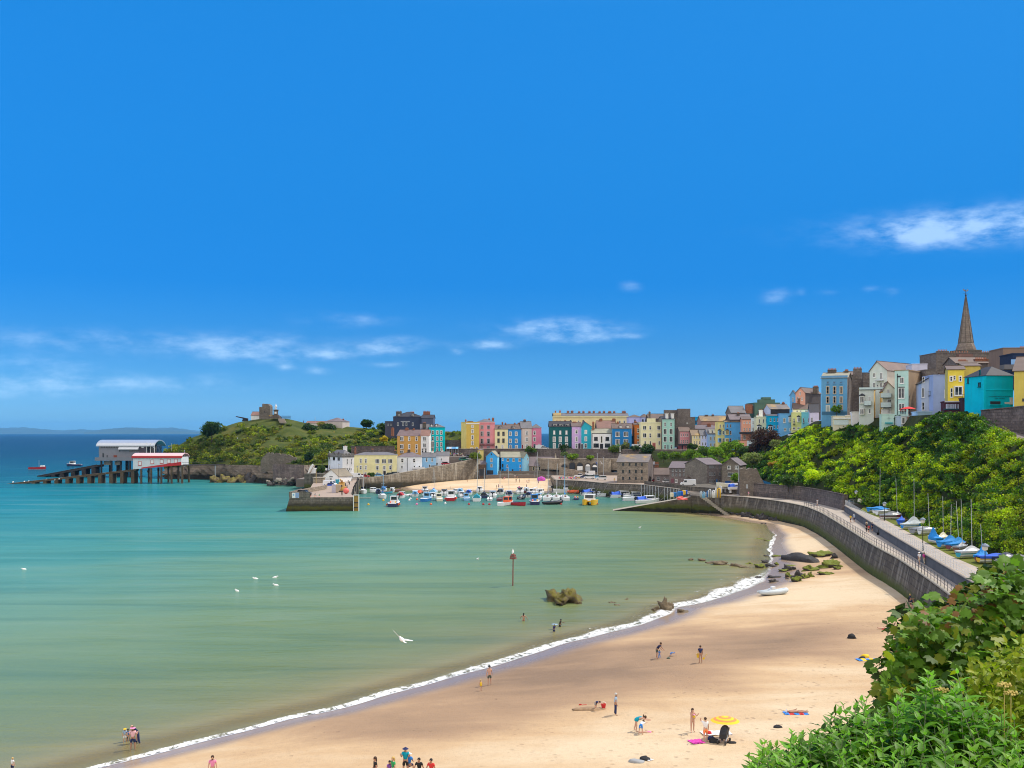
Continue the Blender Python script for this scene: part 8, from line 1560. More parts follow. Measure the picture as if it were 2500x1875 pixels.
for(X,Y,col,lab)in((1080,515,'cream','cream drum at the top of the slipway'),(1122,512,'blue','blue drum at the top of the slipway, left one'),(1180,498,'blue','blue drum at the top of the slipway, middle one'),(1210,494,'royal','blue drum at the top of the slipway, right one'),(1245,482,'yellow','yellow crate at the top of the slipway'),(1270,480,'royal','dark blue crate beside the yellow one')):
 o=MB().lathe([(.5,0),(.56,.15),(.56,1.1),(.5,1.25),(.4,1.28)],n=12).build('drum' if 'drum' in lab else 'crate',bm_(col,.7));o.location=onto('M3',X,Y+12,5.0)+Vector((0,4,0));tag(o,lab,'drum' if 'drum' in lab else 'crate')
o=rock_mesh(1.6,.9,.6,91).build('tarpaulin_heap',bm_('orange',.8));o.location=onto('M3',1178,545,4.6);tag(o,'salmon tarpaulin heap on the slipway head','tarpaulin');o.data.materials[0]=MATS['salmon_buoy']
boat('rib','grey inflatable dinghy beached alone on the sand',GB(*Q('S2',1160,898))+Vector((0,0,.05)),8,4.2,'pale','white','grey',group=None,extra=('noengine',))
# ================================================================= people
def grow(nodes,edges,rad,sub=1):
 me=bpy.data.meshes.new('grow');me.from_pydata(nodes,edges,[]);o=bpy.data.objects.new('grow',me);COL.objects.link(o)
 o.modifiers.new('s','SKIN');sv=me.skin_vertices[0].data
 for i,r in enumerate(rad):sv[i].radius=(r,r)if not isinstance(r,tuple)else r;sv[i].use_root=i==0
 if sub:o.modifiers.new('u','SUBSURF').levels=sub
 bpy.context.view_layer.update();r=bpy.data.meshes.new_from_object(o.evaluated_get(bpy.context.evaluated_depsgraph_get()))
 bpy.data.objects.remove(o);bpy.data.meshes.remove(me);r.polygons.foreach_set('use_smooth',[True]*len(r.polygons));r.materials.clear();r.materials.append(None);return r
 # torso lean, arms (pitch, out, elbow), legs (pitch, out, knee) left and right
POSES=dict(stand=(3,(5,14,14),(-4,14,12),(4,5,4),(-4,5,3)),walk=(5,(25,10,20),(-22,10,15),(24,3,8),(-20,3,22)),bend=(72,(70,8,12),(62,10,18),(6,7,12),(-8,7,8)),stoop=(38,(35,8,25),(30,8,20),(8,5,8),(-6,5,6)),crouch=(48,(62,10,18),(72,8,14),(98,12,128),(90,14,122)),sit=(-12,(10,18,25),(-20,22,10),(84,12,26),(78,10,12)),chair=(-6,(20,16,60),(22,14,62),(84,8,82),(80,8,84)),crawl=(78,(68,8,8),(80,8,8),(30,10,112),(18,10,108)),lie=(0,(4,24,12),(6,26,14),(6,6,12),(2,6,4)),shade=(2,(4,14,12),(118,24,112),(4,5,4),(-4,5,3)),hold=(2,(46,12,92),(40,14,98),(5,5,4),(-3,5,2)),wade=(4,(14,46,10),(22,52,12),(10,6,6),(-10,6,8)),reach=(14,(72,20,8),(12,18,20),(10,6,6),(-10,6,8)))
def skeleton(pose):
 ln,aL,aR,lL,lR=POSES[pose];d=Vector((0,-math.sin(R(ln)),math.cos(R(ln))));P=Vector((0,0,.93));J=dict(p=P,w=P+d*.16,c=P+d*.4,n=P+d*.54);hd=(d+Vector((0,-.12,.5)).normalized()*.5).normalized()if ln<60 else(d+Vector((0,-.2,-.2))).normalized()
 J['h0']=J['n']+hd*.07;J['h1']=J['n']+hd*.16;J['h2']=J['n']+hd*.255;fw=hd.cross(Vector((1,0,0))).normalized();fw=fw if fw.y<0 or fw.z<0 else-fw;J['nose']=J['h1']+fw*.125;J['up']=hd
 def seg(a,pit,out,s,L):return a+Vector((s*math.sin(R(out)),-math.sin(R(pit))*math.cos(R(out)),-math.cos(R(pit))*math.cos(R(out))))*L
 for s,k,(pi,ou,be)in((-1,'L',aL),(1,'R',aR)):
  J['s'+k]=J['n']+Vector((s*.175,0,0))-d*.06;J['e'+k]=seg(J['s'+k],pi,ou,s,.29);J['r'+k]=seg(J['e'+k],pi+be,ou*.5,s,.25);J['m'+k]=seg(J['r'+k],pi+be,ou*.3,s,.07)
  for f in range(5):
   o_=(f-2)*.018 if f<4 else 0;b_=J['m'+k]+Vector((o_*.4,(o_ if f<4 else-.02),0));q=seg(b_,pi+be+12+(30 if f==4 else 0),s*4,s,(.045,.052,.05,.042,.04)[f]);J['f%d%s'%(f,k)]=q;J['g%d%s'%(f,k)]=seg(q,pi+be+35,4,s,.032)
 for s,k,(pi,ou,kn)in((-1,'L',lL),(1,'R',lR)):
  J['i'+k]=P+Vector((s*.09,0,-.05));J['k'+k]=seg(J['i'+k],pi,ou,s,.42);J['a'+k]=seg(J['k'+k],pi-kn,ou*.4,s,.4);J['t'+k]=J['a'+k]+Vector((s*.03,-.15,-.045))
 z=min(v.z for k,v in J.items()if k!='up')-.035
 for k in J:
  if k!='up':J[k]=J[k]-Vector((0,0,z))
 if pose=='lie':
  for k in J:J[k]=Vector((J[k].x,-J[k].z+.9,-J[k].y*.9+.13))if k!='up' else Vector((0,-1,0))
 return J
def chainmesh(J,chains):
 ids,V_,E_,Rr={},[],[],[]
 for ch in chains:
  last=None
  for k,r in ch:
   if k not in ids:ids[k]=len(V_);V_.append(tuple(J[k]if isinstance(k,str)else J[k[0]].lerp(J[k[1]],k[2])));Rr.append(r*1.1 if r>.02 else r)
   if last is not None:E_.append((last,ids[k]))
   last=ids[k]
 return grow(V_,E_,Rr)
def parts_of(pose):
 def mk():
  J=skeleton(pose);B=[[('p',.125),('w',.108),('c',.13),('n',.052),('h0',.072),('h1',.1),('h2',.066)],[('h1',.1),('nose',.016)]]
  for k in 'LR':
   B+=[[('c',.13),('s'+k,.058),('e'+k,.042),('r'+k,.029),('m'+k,.034)],[('p',.125),('i'+k,.088),('k'+k,.056),('a'+k,.036),('t'+k,.03)]]+[[('m'+k,.034),('f%d%s'%(f,k),.0095),('g%d%s'%(f,k),.0075)]for f in range(5)]
  T=[[(('p','w',.3),.142),('w',.128),('c',.152),(('c','n',.6),.085)]];S=[[(('p','w',.5),.132),('p',.142)]];L_=[[(('p','w',.5),.13),('p',.14)]]
  for k in 'LR':
   T+=[[('c',.152),('s'+k,.078),(('s'+k,'e'+k,.6),.06)]];S+=[[('p',.142),('i'+k,.105),(('i'+k,'k'+k,.75),.085)]];L_+=[[('p',.14),('i'+k,.102),('k'+k,.074),(('k'+k,'a'+k,.92),.058)]]
  D_=[[('n',.06),('c',.155),('w',.15),('p',.185),(('p','kL',.45),.2)]]
  K_=[[(('p','w',.2),.134),('p',.138),('iL',.1)],[('p',.138),('iR',.1)]]
  c=J['h1'].lerp(J['h2'],.45);up=J['up'];bk=J['h1']-J['nose'];bk.normalize();q=up.to_track_quat('Z','Y').to_matrix().to_4x4()
  def cap(r,hgt,off):b=MB();b.ball((0,0,0),r,r*1.08,hgt,10,7);b.xf(Matrix.Translation(c+bk*off)@q);return b
  hr=cap(.108,.105,.022);lh=cap(.11,.105,.024);lh.ball(tuple(J['h0']+bk*.09),.075,.05,.15,8,6);ht=cap(.12,.075,.0);m_=MB().lathe([(.2,-.01),(.13,.02)],n=10);m_.xf(Matrix.Translation(c+up*.01)@q);ht.add(m_.v,m_.f)
  out=dict(body=chainmesh(J,B),top=chainmesh(J,T),shorts=chainmesh(J,S),trousers=chainmesh(J,L_),dress=chainmesh(J,D_),briefs=chainmesh(J,K_))
  for n_,b in(('hair',hr),('longhair',lh),('hat',ht)):me=b.mesh(n_,[BLACKM]);me.materials[0]=None;out[n_]=me
  eb=MB()
  for s in(-1,1):eb.ball(tuple(J['h1']-bk*.098+Vector((s*.035,0,0))+up*.02),.014,.01,.01,6,4);eb.ball(tuple(J['h1']+Vector((s*.1,0,0))),.014,.025,.032,6,4)
  out['face']=eb.mesh('face',[paint('eye_dark',(.1,.05,.03),.4)]);return out
 return cached('person_'+pose,mk)
TONE=dict(l=(.56,.33,.24),m=(.42,.23,.15),d=(.2,.1,.06));CL=dict(w=(.75,.75,.76),n=(.02,.03,.1),k=(.02,.02,.022),b=(.03,.2,.6),t=(.0,.3,.42),y=(.75,.5,.03),r=(.6,.04,.04),p=(.75,.25,.45),o=(.85,.25,.08),g=(.03,.35,.12),s=(.35,.5,.68),u=(.25,.1,.4),a=(.3,.31,.32),v=(.08,.1,.08),c=(.6,.52,.4),h=(.75,.45,.5),B=(.07,.04,.025),G=(.5,.5,.48),Y=(.55,.38,.14),m=(.65,.05,.35))
def person(label,pos,hd=0,pose='stand',h=1.7,look='l',top=None,bot=None,hair='B',extra='',group=None):
 """top/bot: (garment letter, colour letter) e.g. 'Tw' shirt white, 'Dt' dress teal, 'Sn' shorts, 'Ln' trousers, 'Kn' swim briefs"""
 P=parts_of(pose);o=empty('person',pos,R(hd),label,'person',group);o.scale=(h/1.72,)*3
 def put(n_,me,m,par=o):q=inst(n_,me,par);q.material_slots[0].link='OBJECT';q.material_slots[0].material=m;return q
 body=put('body',P['body'],paint('skin_'+look,TONE[look],.6));inst('eyes',P['face'],o)
 for g_ in(top,bot):
  if g_:n_={'T':'top','D':'dress','S':'shorts','L':'trousers','K':'briefs'}[g_[0]];put(n_,P[n_],paint('cloth_'+g_[1],CL[g_[1]],.85))
 if hair and hair!='-':put('hair',P['longhair' if 'L' in extra else 'hair'],paint('cloth_'+hair,CL[hair],.8))
 if 'H' in extra:put('hat',P['hat'],paint('cloth_'+extra[extra.index('H')+1],CL[extra[extra.index('H')+1]],.8))
 return o
def gb(c,X,Y):return GB(*Q(c,X,Y))
def gw(c,X,Y,dz):return G(*Q(c,X,Y),0)+Vector((0,0,dz))
PEOPLE=[('bare backed man in a black cap and dark shorts at the wet sand edge',gb('S4',300,357),195,'stand',1.78,'l',None,'Sv','k','Hk'),('small child in a yellow dress behind the bare backed man',gb('S4',233,402),200,'stand',1.0,'l','Dy',None,'Y','L'),('man in a dark T-shirt stooping over a small child in blue',gb('S4',1592,150),60,'stoop',1.75,'m','Tn','Sv','B',''),('small child in blue held by the stooping man',gb('S4',1611,151),-20,'stand',.85,'l','Tb','Lb','B',''),('small child in blue playing on hands and knees',gb('S4',1697,130),70,'crawl',.9,'l','Tb','Sb','b','Hb'),('woman in a navy swimsuit carrying a yellow bucket and spade',gb('S4',1928,186),190,'stand',1.68,'m','Tn','Kn','B',''),('child in a navy top bending over a sandcastle pit',gb('S4',1120,548),40,'bend',1.15,'l','Tn','Sa','B',''),('grey haired person in a blue top and navy trousers watching the digging child',gb('S4',1273,588),80,'stand',1.72,'m','Ts','Ln','G',''),('woman bent over in a turquoise wrap',gb('S4',1432,712),80,'bend',1.66,'l','Dt',None,'B','L'),('girl in a white top and denim shorts bending beside the turquoise wrap',gb('S4',1468,738),150,'bend',1.3,'l','Tw','Sb','B','L'),('child in pink lying on the sand beside the bending pair',gb('S4',1508,722)-Vector((0,0,.05)),95,'lie',1.1,'l','Tp','Kp','Y',''),('dark haired woman in a purple bikini holding a baby',gb('S4',1866,718),20,'hold',1.72,'l',None,'Ku','B','L'),('woman in orange shorts shading her eyes beside the black buggy',gb('S4',1967,793),195,'shade',1.7,'l','Tw','So','B',''),('big man in a pale shirt, navy shorts and pink cap wading',gw('S6',1196,478,-.12),10,'stand',1.8,'m','Th','Sn','B','Hp'),('bald man in a dark blue wrap stooping behind the man in the pink cap',gw('S6',1240,418,-.2),-60,'stoop',1.78,'l','Tn','Ln','-',''),('child in a yellow hat and striped suit wading',gw('S6',1124,412,-.1),20,'stand',1.15,'l','Ts','Sw','y','Hy'),('dark haired child in bright blue sleeves wading',gw('S6',1152,404,-.12),30,'stand',1.05,'d','Tb','Lk','k',''),('woman in a white bikini wading with arms spread',gw('S3',346,822,-.72),160,'wade',1.66,'m',None,'Kw','k','L'),('boy in a dark wetsuit wading, farther from the shore of the two',gw('S3',737,884,-.55),100,'reach',1.45,'d','Tk','Lk','k',''),('child in a navy rash vest holding a small pale bodyboard',gw('S3',675,944,-.4),150,'reach',1.3,'m','Tn','Sn','k',''),('person sitting in a dark folding chair by the sea wall shadow',gb('N5',845,1592)+Vector((0,0,.0)),60,'chair',1.7,'m','Tn','Sn','Y',''),('sunbather sitting on the sand beside the sycamore leaves',gb('S1',1345,302),60,'sit',1.7,'m',None,'Kn','B',''),('sunbather lying on an orange towel beside the sycamore leaves',gb('S1',1365,318),80,'lie',1.7,'m',None,'Ko','B',''),('left of two sunbathers lying side by side on towels',gb('S1',1140,432),85,'lie',1.65,'l',None,'Kp','B',''),('right of two sunbathers lying side by side on a red towel',gb('S1',1195,436),85,'lie',1.7,'m',None,'Kk','B',''),('sunbather lying alone on a blue towel with a white hat',gb('S1',458,1078),-95,'lie',1.72,'m',None,'Ko','w','Hw'),('fair haired child at the bottom left corner of the photo',GB(30,1888),150,'stand',1.1,'l','Tw','Sn','Y',''),('brown haired woman in a pink and white vest at the bottom edge',GB(519,1908),10,'stand',1.68,'l','Tp','Sw','B','L'),('woman with pulled back brown hair at the bottom edge, bare shouldered',GB(917,1912),-70,'stand',1.66,'m','Tk','Kk','B','L'),('dark haired child beside the green topped woman at the bottom edge',GB(951,1909),30,'stand',1.35,'m','Tu','Sk','k',''),('fair haired woman in a bright green top at the bottom edge',GB(961,1911),-60,'stand',1.64,'l','Tg','Lk','Y','L'),('man in a teal vest and navy cap at the bottom edge',GB(990,1893),0,'hold',1.8,'m','Tt','Sk','n','Hn'),('person in bright blue with a white cap low at the bottom edge',GB(999,1888),170,'chair',1.7,'l','Tb','Sn','w','Hw'),('dark haired person low at the bottom edge right of the blue top',GB(1024,1893),170,'sit',1.7,'m','Tk','Sk','k',''),('dark haired person at the bottom edge, rightmost of that group',GB(1054,1895),160,'sit',1.7,'m','Tr','Sk','k','')]
pz=5.65
for X,Y,hd,pose,h,top,bot,hair,ex,lab in((131,618,200,'walk',1.68,'Ty','Sk','B','','walker in a yellow top on the lower promenade'),(171,612,190,'walk',1.72,'Ts','Sn','w','Hw','walker in a pale blue shirt beside the yellow top'),(318,730,10,'walk',1.68,'Tk','Lk','B','L','walker in black at the left of the promenade family'),(345,738,15,'walk',1.5,'Tr','Sk','B','','walker in a red top in the promenade family'),(322,700,200,'walk',1.7,'Tc','Sv','B','','walker in tan at the back of the promenade family'),(388,722,195,'walk',1.72,'Tn','Sn','k','','walker in navy close to the retaining wall'),(950,1118,190,'walk',1.76,'Tw','Sc','w','Hw','man in a white shirt, white cap and khaki shorts on the promenade'),(1008,1112,185,'walk',1.66,'Tm','Lc','B','','walker in a magenta top beside the white shirted man'),(1612,1490,20,'walk',1.66,'Ts','Sw','m','','walker with bright pink hair beside the sycamore'),(1668,1500,60,'stand',1.7,'Tn','Ln','k','','walker in dark blue behind the pink haired one')):PEOPLE.append((lab,onto('N5',X,Y,pz),hd,pose,h,'m',top,bot,hair,ex))
PEOPLE+=[('runner in white on the far bend of the promenade',onto('N4',1633,472,pz),30,'walk',1.78,'m','Tw','Sw','k',''),('walker in pale pink in front of the stone ruin',onto('N4',704,350,pz),60,'walk',1.7,'l','Tp','Sa','B',''),('red topped person sitting on the pier end, left of three',onto('P2',716,775,4.25),0,'sit',1.7,'m','Tk','Sr','B',''),('person in orange shorts on the pier end, middle of three',onto('P2',835,775,4.25),0,'sit',1.7,'m','Ta','So','B',''),('child in a bright lime top on the pier end',onto('P2',942,775,4.25),0,'sit',1.4,'l','Tg','Sp','B',''),('dark figure standing on the pier edge before the salmon buoy',onto('P2',1525,735,4.25),20,'stand',1.75,'d','Tk','Lk','k',''),('person in yellow beside the large warehouse',onto('M3',277,322,5),0,'stand',1.75,'l','Ty','Sc','B','')]
for p in PEOPLE:person(*p)
def some(n,places,label,group,poses,seed):
 g=np.random.default_rng(seed);T_='wnkbtyrpogsumc'
 for i in range(n):person(label,places(g,i),g.uniform(0,360)if poses[0]!='sit' else g.uniform(-40,40),poses[i%len(poses)],g.uniform(1.55,1.82),'lmm'[i%3],'T'+T_[g.integers(len(T_))],'SL'[i%2]+'nkwac'[i%5],'BkBYG'[i%5],'L' if i%3==0 else '',group)
some(17,lambda g,i:onto('H5',675+i*34+g.uniform(-8,8),618,5)+Vector((0,6,.9)),'person sitting in the back row below the ramp wall on the quay','people sitting on the quay',['sit'],1)
some(20,lambda g,i:onto('H5',560+i*33+g.uniform(-8,8),748,5.0),'person sitting along the edge of the quay','people sitting on the quay',['sit'],2)
some(18,lambda g,i:(lambda X,D:W(Q('B',X,0)[0],1121-(X-60)*.012,D)if False else Vector(((Q('B',X,0)[0]-CX)/F*D,D,13.0)))(90+i*15,478+g.uniform(0,12)),'person in the crowd at the top of the harbour road','crowd at the top of the harbour road',['stand','walk'],3)
MB().prism([(-36,474),(-18,474),(-18,500),(-36,500)],9,12.95).build('upper_square',ROAD)['kind']='structure'
for i,(X,Y,l)in enumerate(((1245,1510,'left of two standing'),(1300,1510,'right of two standing'),(1430,1512,'sitting'),(1462,1508,'standing beside the sitter'),(1622,1535,'standing below the purple parasol'),(918,1620,'in a dark wetsuit at the tide line'),(950,1605,'in a purple wetsuit at the tide line'),(1010,1618,'in white at the tide line'),(1225,1440,'in white against the low wall'),(1270,1440,'in dark clothes against the low wall'),(1015,1455,'resting below the blue club house'),(1050,1455,'resting in pink below the blue club house'),(1422,1610,'walking at the tide line'),(420,1500,'alone near the harbour wall'))):
 person('person '+l+' on the harbour sand',GH(*Q('B',X,Y)),i*50,'sit' if i in(2,10,11)else 'stand',1.7,'lm'[i%2],'T'+'kapwukuwwnkpnk'[i],'SK'[i%2]+'nk'[i%2],'B','','people on the harbour sand')
for X,Y,D,l in((1190,432,556,'white shirted person on the hill path'),(1838,445,556,'person in yellow on the hill lawn'),(1145,268,573,'person in white by the castle keep'),(1168,268,573,'person in green by the statue steps'),(1510,328,571,'dark figure on the skyline by the long shed')):person(l,place('K',X,Y,D),0,'stand',1.75,'m','T'+{'w':'w','p':'y','d':'k'}[l[0]],'Ln')
for X,l,t in((1515,'left','Tr'),(1550,'middle','Ts'),(1590,'right','Tr'),(1655,'dark','Tk')):person(l+' figure on the terrace under the red parasol',place('Fc',X,1192,250.5),0,'stand',1.6,'m',t,'Ln','B')
# ---- beach things
def lump(name,label,cat,pos,col,sx_,sy_,sz_,seed,rz=0):o=rock_mesh(sx_,sy_,sz_,seed,n=14,rings=8,rough=.25).build(name,paint('cloth_'+col,CL[col],.85),smooth=True);o.location=pos;o.rotation_euler=(0,0,rz);return tag(o,label,cat)
def towel(label,pos,col,w,d,rz=0,col2=None):
 o=empty('towel',pos+Vector((0,0,.03)),rz,label,'towel');n=10;b=MB()
 for i in range(n+1):
  for j in range(5):b.v.append((-w/2+w*i/n,-d/2+d*j/4,.02+.025*math.sin(i*2.1+j*1.7)))
 for i in range(n):
  for j in range(4):b.f.append((i*5+j,(i+1)*5+j,(i+1)*5+j+1,i*5+j+1));b.m.append((i//2)%2 if col2 else 0)
 b.build('cloth',[paint('cloth_'+col,CL[col],.9)]+([paint('cloth_'+col2,CL[col2],.9)]if col2 else[]),o);return o
def parasol(label,pos,cols,r,hgt,tilt=0,edge=.24):
 o=empty('parasol',pos,0,label,'parasol');MB().tube([(0,0,-.3),(0,0,hgt)],.025*max(1,r),6).build('pole',WHITE,o);b=MB();n=16;rings=[(.02,hgt)]+[(r*f,hgt-edge*r*1.3*f**1.7)for f in(.25,.45,.62,.8,1)]
 for rr,z in rings:b.v+=[(rr*math.cos(2*math.pi*k/n),rr*math.sin(2*math.pi*k/n),z)for k in range(n)]
 for i in range(len(rings)-1):
  for k in range(n):b.f.append((i*n+k,i*n+(k+1)%n,(i+1)*n+(k+1)%n,(i+1)*n+k));b.m.append(i%len(cols))
 q=b.build('canopy',[paint('cloth_'+c,CL[c],.8)for c in cols],o);q.rotation_euler=(R(tilt),0,0);return o
parasol('yellow and orange striped parasol standing on the sand by the buggy',gb('S4',2117,768),'yo',1.05,1.62);parasol('purple and pink parasol near the chapel on the harbour sand',GH(*Q('B',1670,1475)),'um',1.9,2.0,35,.5)
parasol('big red parasol over the terrace people below the pale mint house',place('Fc',1640,1205,250),'r',12.2*mpp('Fc',250)*10,150*mpp('Fc',250),0,.26)
o=empty('buggy',gb('S4',2110,800),R(60),'black baby buggy with its hood up beside the parasol','buggy');MB().prism([(-.35,.35),(.3,.4),(.45,.95),(.05,1.05),(-.3,.7)],-.25,.25,axis='y').build('seat',BLACKM,o);MB().ball((.25,0,.95),.32,.28,.25,10,6).build('hood',BLACKM,o);b=MB()
for s in(-.27,.27):b.tube([(.5,s,1.05),(-.1,s,.45),(-.55,s,.15)],.025,5).tube([(-.1,s,.45),(.45,s,.15)],.025,5)
b.build('frame',GREYM,o)
for x in(-.55,.45):
 for s in(-.28,.28):MB().tube([(x,s-.04,.14),(x,s+.04,.14)],.14,10).build('wheel',BLACKM,o)
for a in(('bag','black bag heaped between the buggy and the woman in orange shorts','bag',gb('S4',2035,795),'k',.42,.3,.32,1),('bag','navy bag with yellow trim beside the buggy','bag',gb('S4',2012,775),'n',.3,.25,.25,2),('shoe_pile','small dark heap of shoes at the right of the buggy','shoes',gb('S4',2170,800),'k',.35,.2,.12,3),('rucksack','black rucksack alone on the upper sand','bag',gb('S1',886,500),'k',.5,.4,.42,4),('bag','yellow bag beside the striped towel near the sycamore','bag',gb('S1',985,645),'y',.45,.35,.3,5),('bag','black bag left of the yellow one near the sycamore','bag',gb('S1',962,655),'k',.35,.3,.2,6),('clothes_heap','grey heap of clothes alone on the pale near sand','clothes',gb('S4',1432,948),'a',.55,.35,.2,7),('clothes_heap','black heap of clothes right of the grey one','clothes',gb('S4',1500,930),'k',.42,.35,.22,8),('bag','black bag with a blue strap alone on the near sand','bag',gb('S1',315,1190),'k',.36,.26,.2,9),('beach_ball','red ball behind the woman in orange shorts','ball',gb('S4',1993,735),'r',.22,.22,.25,10),('sand_heap','dug heap of damp sand beside the digging child','sand heap',gb('S4',1070,545),'c',1.3,.5,.22,11),('dark_stone','dark stone below the child on hands and knees','stone',gb('S4',1682,150),'v',.2,.15,.12,12)):lump(*a)
bpy.data.objects['sand_heap'].data.materials[0]=paint('dug_sand',(.3,.2,.12),.95,.3,3);lump('bodyboard','small pale blue bodyboard held above the water','bodyboard',gw('S3',668,862,.9)-Vector((0,3,.3)),'s',.4,.25,.05,13)
towel('bright pink towel on the sand beside the woman in orange shorts',gb('S4',1897,795),'m',1.0,1.0,.3);towel('white towel behind the baby buggy',gb('S4',2050,728),'w',2.2,1.1,.1);towel('blue striped towel under the lone sunbather',gb('S1',452,1082),'b',1.9,.9,0,'r');towel('red towel under the right of two sunbathers',gb('S1',1195,438),'r',2.0,1.0,0);towel('rainbow striped towel near the sycamore leaves',gb('S1',1010,668),'b',2.2,1.0,.05,'y');towel('white cloth beside the black heap of clothes',gb('S4',1528,934),'w',.5,.5,.6)
def bucket(label,pos,col):o=empty('bucket',pos,0,label,'bucket');MB().lathe([(.1,0),(.15,.28),(.13,.28),(.09,.04)],n=12).build('pail',paint('cloth_'+col,CL[col],.4),o);MB().tube([(.15*math.cos(a),0,.27+.13*math.sin(a))for a in np.linspace(0,math.pi,9)],.01,4).build('handle',WHITE,o);return o
bucket('red bucket on the sand near the digging child',gb('S4',1180,537),'r').scale=(1.4,)*3;bucket('yellow bucket in the hand of the woman in navy',gb('S4',1907,184)+Vector((.05,0,.52)),'y').scale=(1.3,)*3
for lab,pos,col,rx in(('yellow spade in the other hand of the woman in navy',gb('S4',1952,184)+Vector((0,0,.42)),'y',35),('red spade lying left of the digging child',gb('S4',1000,510),'r',85)):o=empty('spade',pos,0,lab,'spade');MB().tube([(0,0,.1),(0,0,.55)],.02,5).build('handle',paint('cloth_'+col,CL[col],.4),o);MB().box(-.09,.09,-.015,.015,-.1,.12).build('blade',paint('cloth_'+col,CL[col],.4),o);o.rotation_euler=(0,R(rx),0)
bb=person('baby in a yellow suit and pink sun hat held by the dark haired woman',gb('S4',1868,718)+Vector((.05,-.25,.92)),180,'sit',.72,'l','Ty','Ky','p','Hp')
o=empty('folding_chair',gb('N5',852,1592),R(60),'dark folding chair by the sea wall shadow','chair');MB().box(-.28,.28,-.2,.3,.36,.4).build('seat',BLACKM,o);MB().box(-.28,.28,.3,.34,.4,.95).build('backrest',BLACKM,o)
for x in(-.26,.26):
 for y in(-.2,.3):MB().box(x-.02,x+.02,y-.02,y+.02,0,.36).build('leg',BLACKM,o)
for i,X in enumerate((1852,1880,1905)):o=empty('market_awning',place('A',X,650,486),0,('left','middle','right')[i]+' of three small blue and white awnings at the top of the harbour road','awning','awnings at the top of the harbour road');MB().slab((-1.6,-1.4,2.2),(1.6,-1.4,2.2),(1.6,1.2,3.1),(-1.6,1.2,3.1),.08).build('canopy',bm_('sky' if i!=1 else 'white',.8),o);[MB().box(x-.05,x+.05,y-.05,y+.05,-1,2.3).build('leg',GREYM,o)for x in(-1.5,1.5)for y in(-1.3,1.1)]
# ================================================================= plants near the camera
def leaf_field(name,base,axis,nrm,L,Wd,col,shape,droop=.25,fold=.16):
 """real leaf blades: base points, growing direction, upper-face normal, length, width; shape 'lance' or 'palm'"""
 base,axis,nrm=(np.asarray(a,float)for a in(base,axis,nrm));axis/=np.linalg.norm(axis,axis=1)[:,None];side=np.cross(axis,nrm);side/=np.linalg.norm(side,axis=1)[:,None]+1e-9;nrm=np.cross(side,axis);n=len(base)
 if shape=='lance':T=[(t,s*w,-droop*t*t-fold*abs(s)* -w)for t,w in((0,.06),(.28,.46),(.62,.4),(1,.03))for s in(-1,0,1)];Fc=[(r*3+c,r*3+c+1,r*3+c+4,r*3+c+3)for r in range(3)for c in range(2)];cn=4
 else:
  A=[(-150,.42),(-118,.5),(-80,.82),(-58,.68),(-36,.95),(-17,.78),(0,1.05),(17,.78),(36,.95),(58,.68),(80,.82),(118,.5),(150,.42),(180,.1)];T=[(.3,0,0)]+[(.3+r*.68*math.cos(R(a)),r*.68*math.sin(R(a)),-droop*r*r*.5+.05*(i%2))for i,(a,r)in enumerate(A)];Fc=[(0,i+1,(i+1)%len(A)+1)for i in range(len(A))];cn=3
 T=np.array(T);L=np.asarray(L)[:,None,None];Wd=np.asarray(Wd)[:,None,None]
 V_=base[:,None]+axis[:,None]*T[None,:,:1]*L+side[:,None]*T[None,:,1:2]*Wd+nrm[:,None]*T[None,:,2:3]*L
 k=len(T);faces=(np.arange(n)[:,None,None]*k+np.array(Fc)[None]).reshape(-1,cn);c4=np.repeat(np.c_[np.clip(col,.003,.9),np.ones(n)],k,axis=0)
 return npmesh(name,V_.reshape(-1,3),faces,NEARLEAF,cn==3 and False,dict(Col=c4),cn)
NEARLEAF=leaf_material('near_foliage',.5,.42);GSTEM=paint('green_stem',(.2,.24,.12),.7)
g=np.random.default_rng(77)
TOPS=[(1806,1880),(1832,1828),(1868,1812),(1900,1822),(1948,1772),(1985,1790),(2020,1765),(2056,1700),(2085,1725),(2112,1702),(2150,1700),(2198,1682),(2240,1690),(2268,1632),(2298,1680),(2332,1634),(2380,1700),(2440,1730),(2520,1770)]
tx,ty=zip(*TOPS)
CLUMP=[(1806,1905,'buddleia shrub spilling furthest left over the near sand'),(1905,2010,'buddleia shrub with pale shoots, second from the left at the bottom'),(2010,2110,'buddleia shrub with two tall shoots left of the sycamore foot'),(2110,2235,'buddleia shrub directly below the sycamore'),(2235,2370,'buddleia shrub carrying the tallest shoots below the sycamore'),(2370,2540,'buddleia shrub at the bottom right corner')]
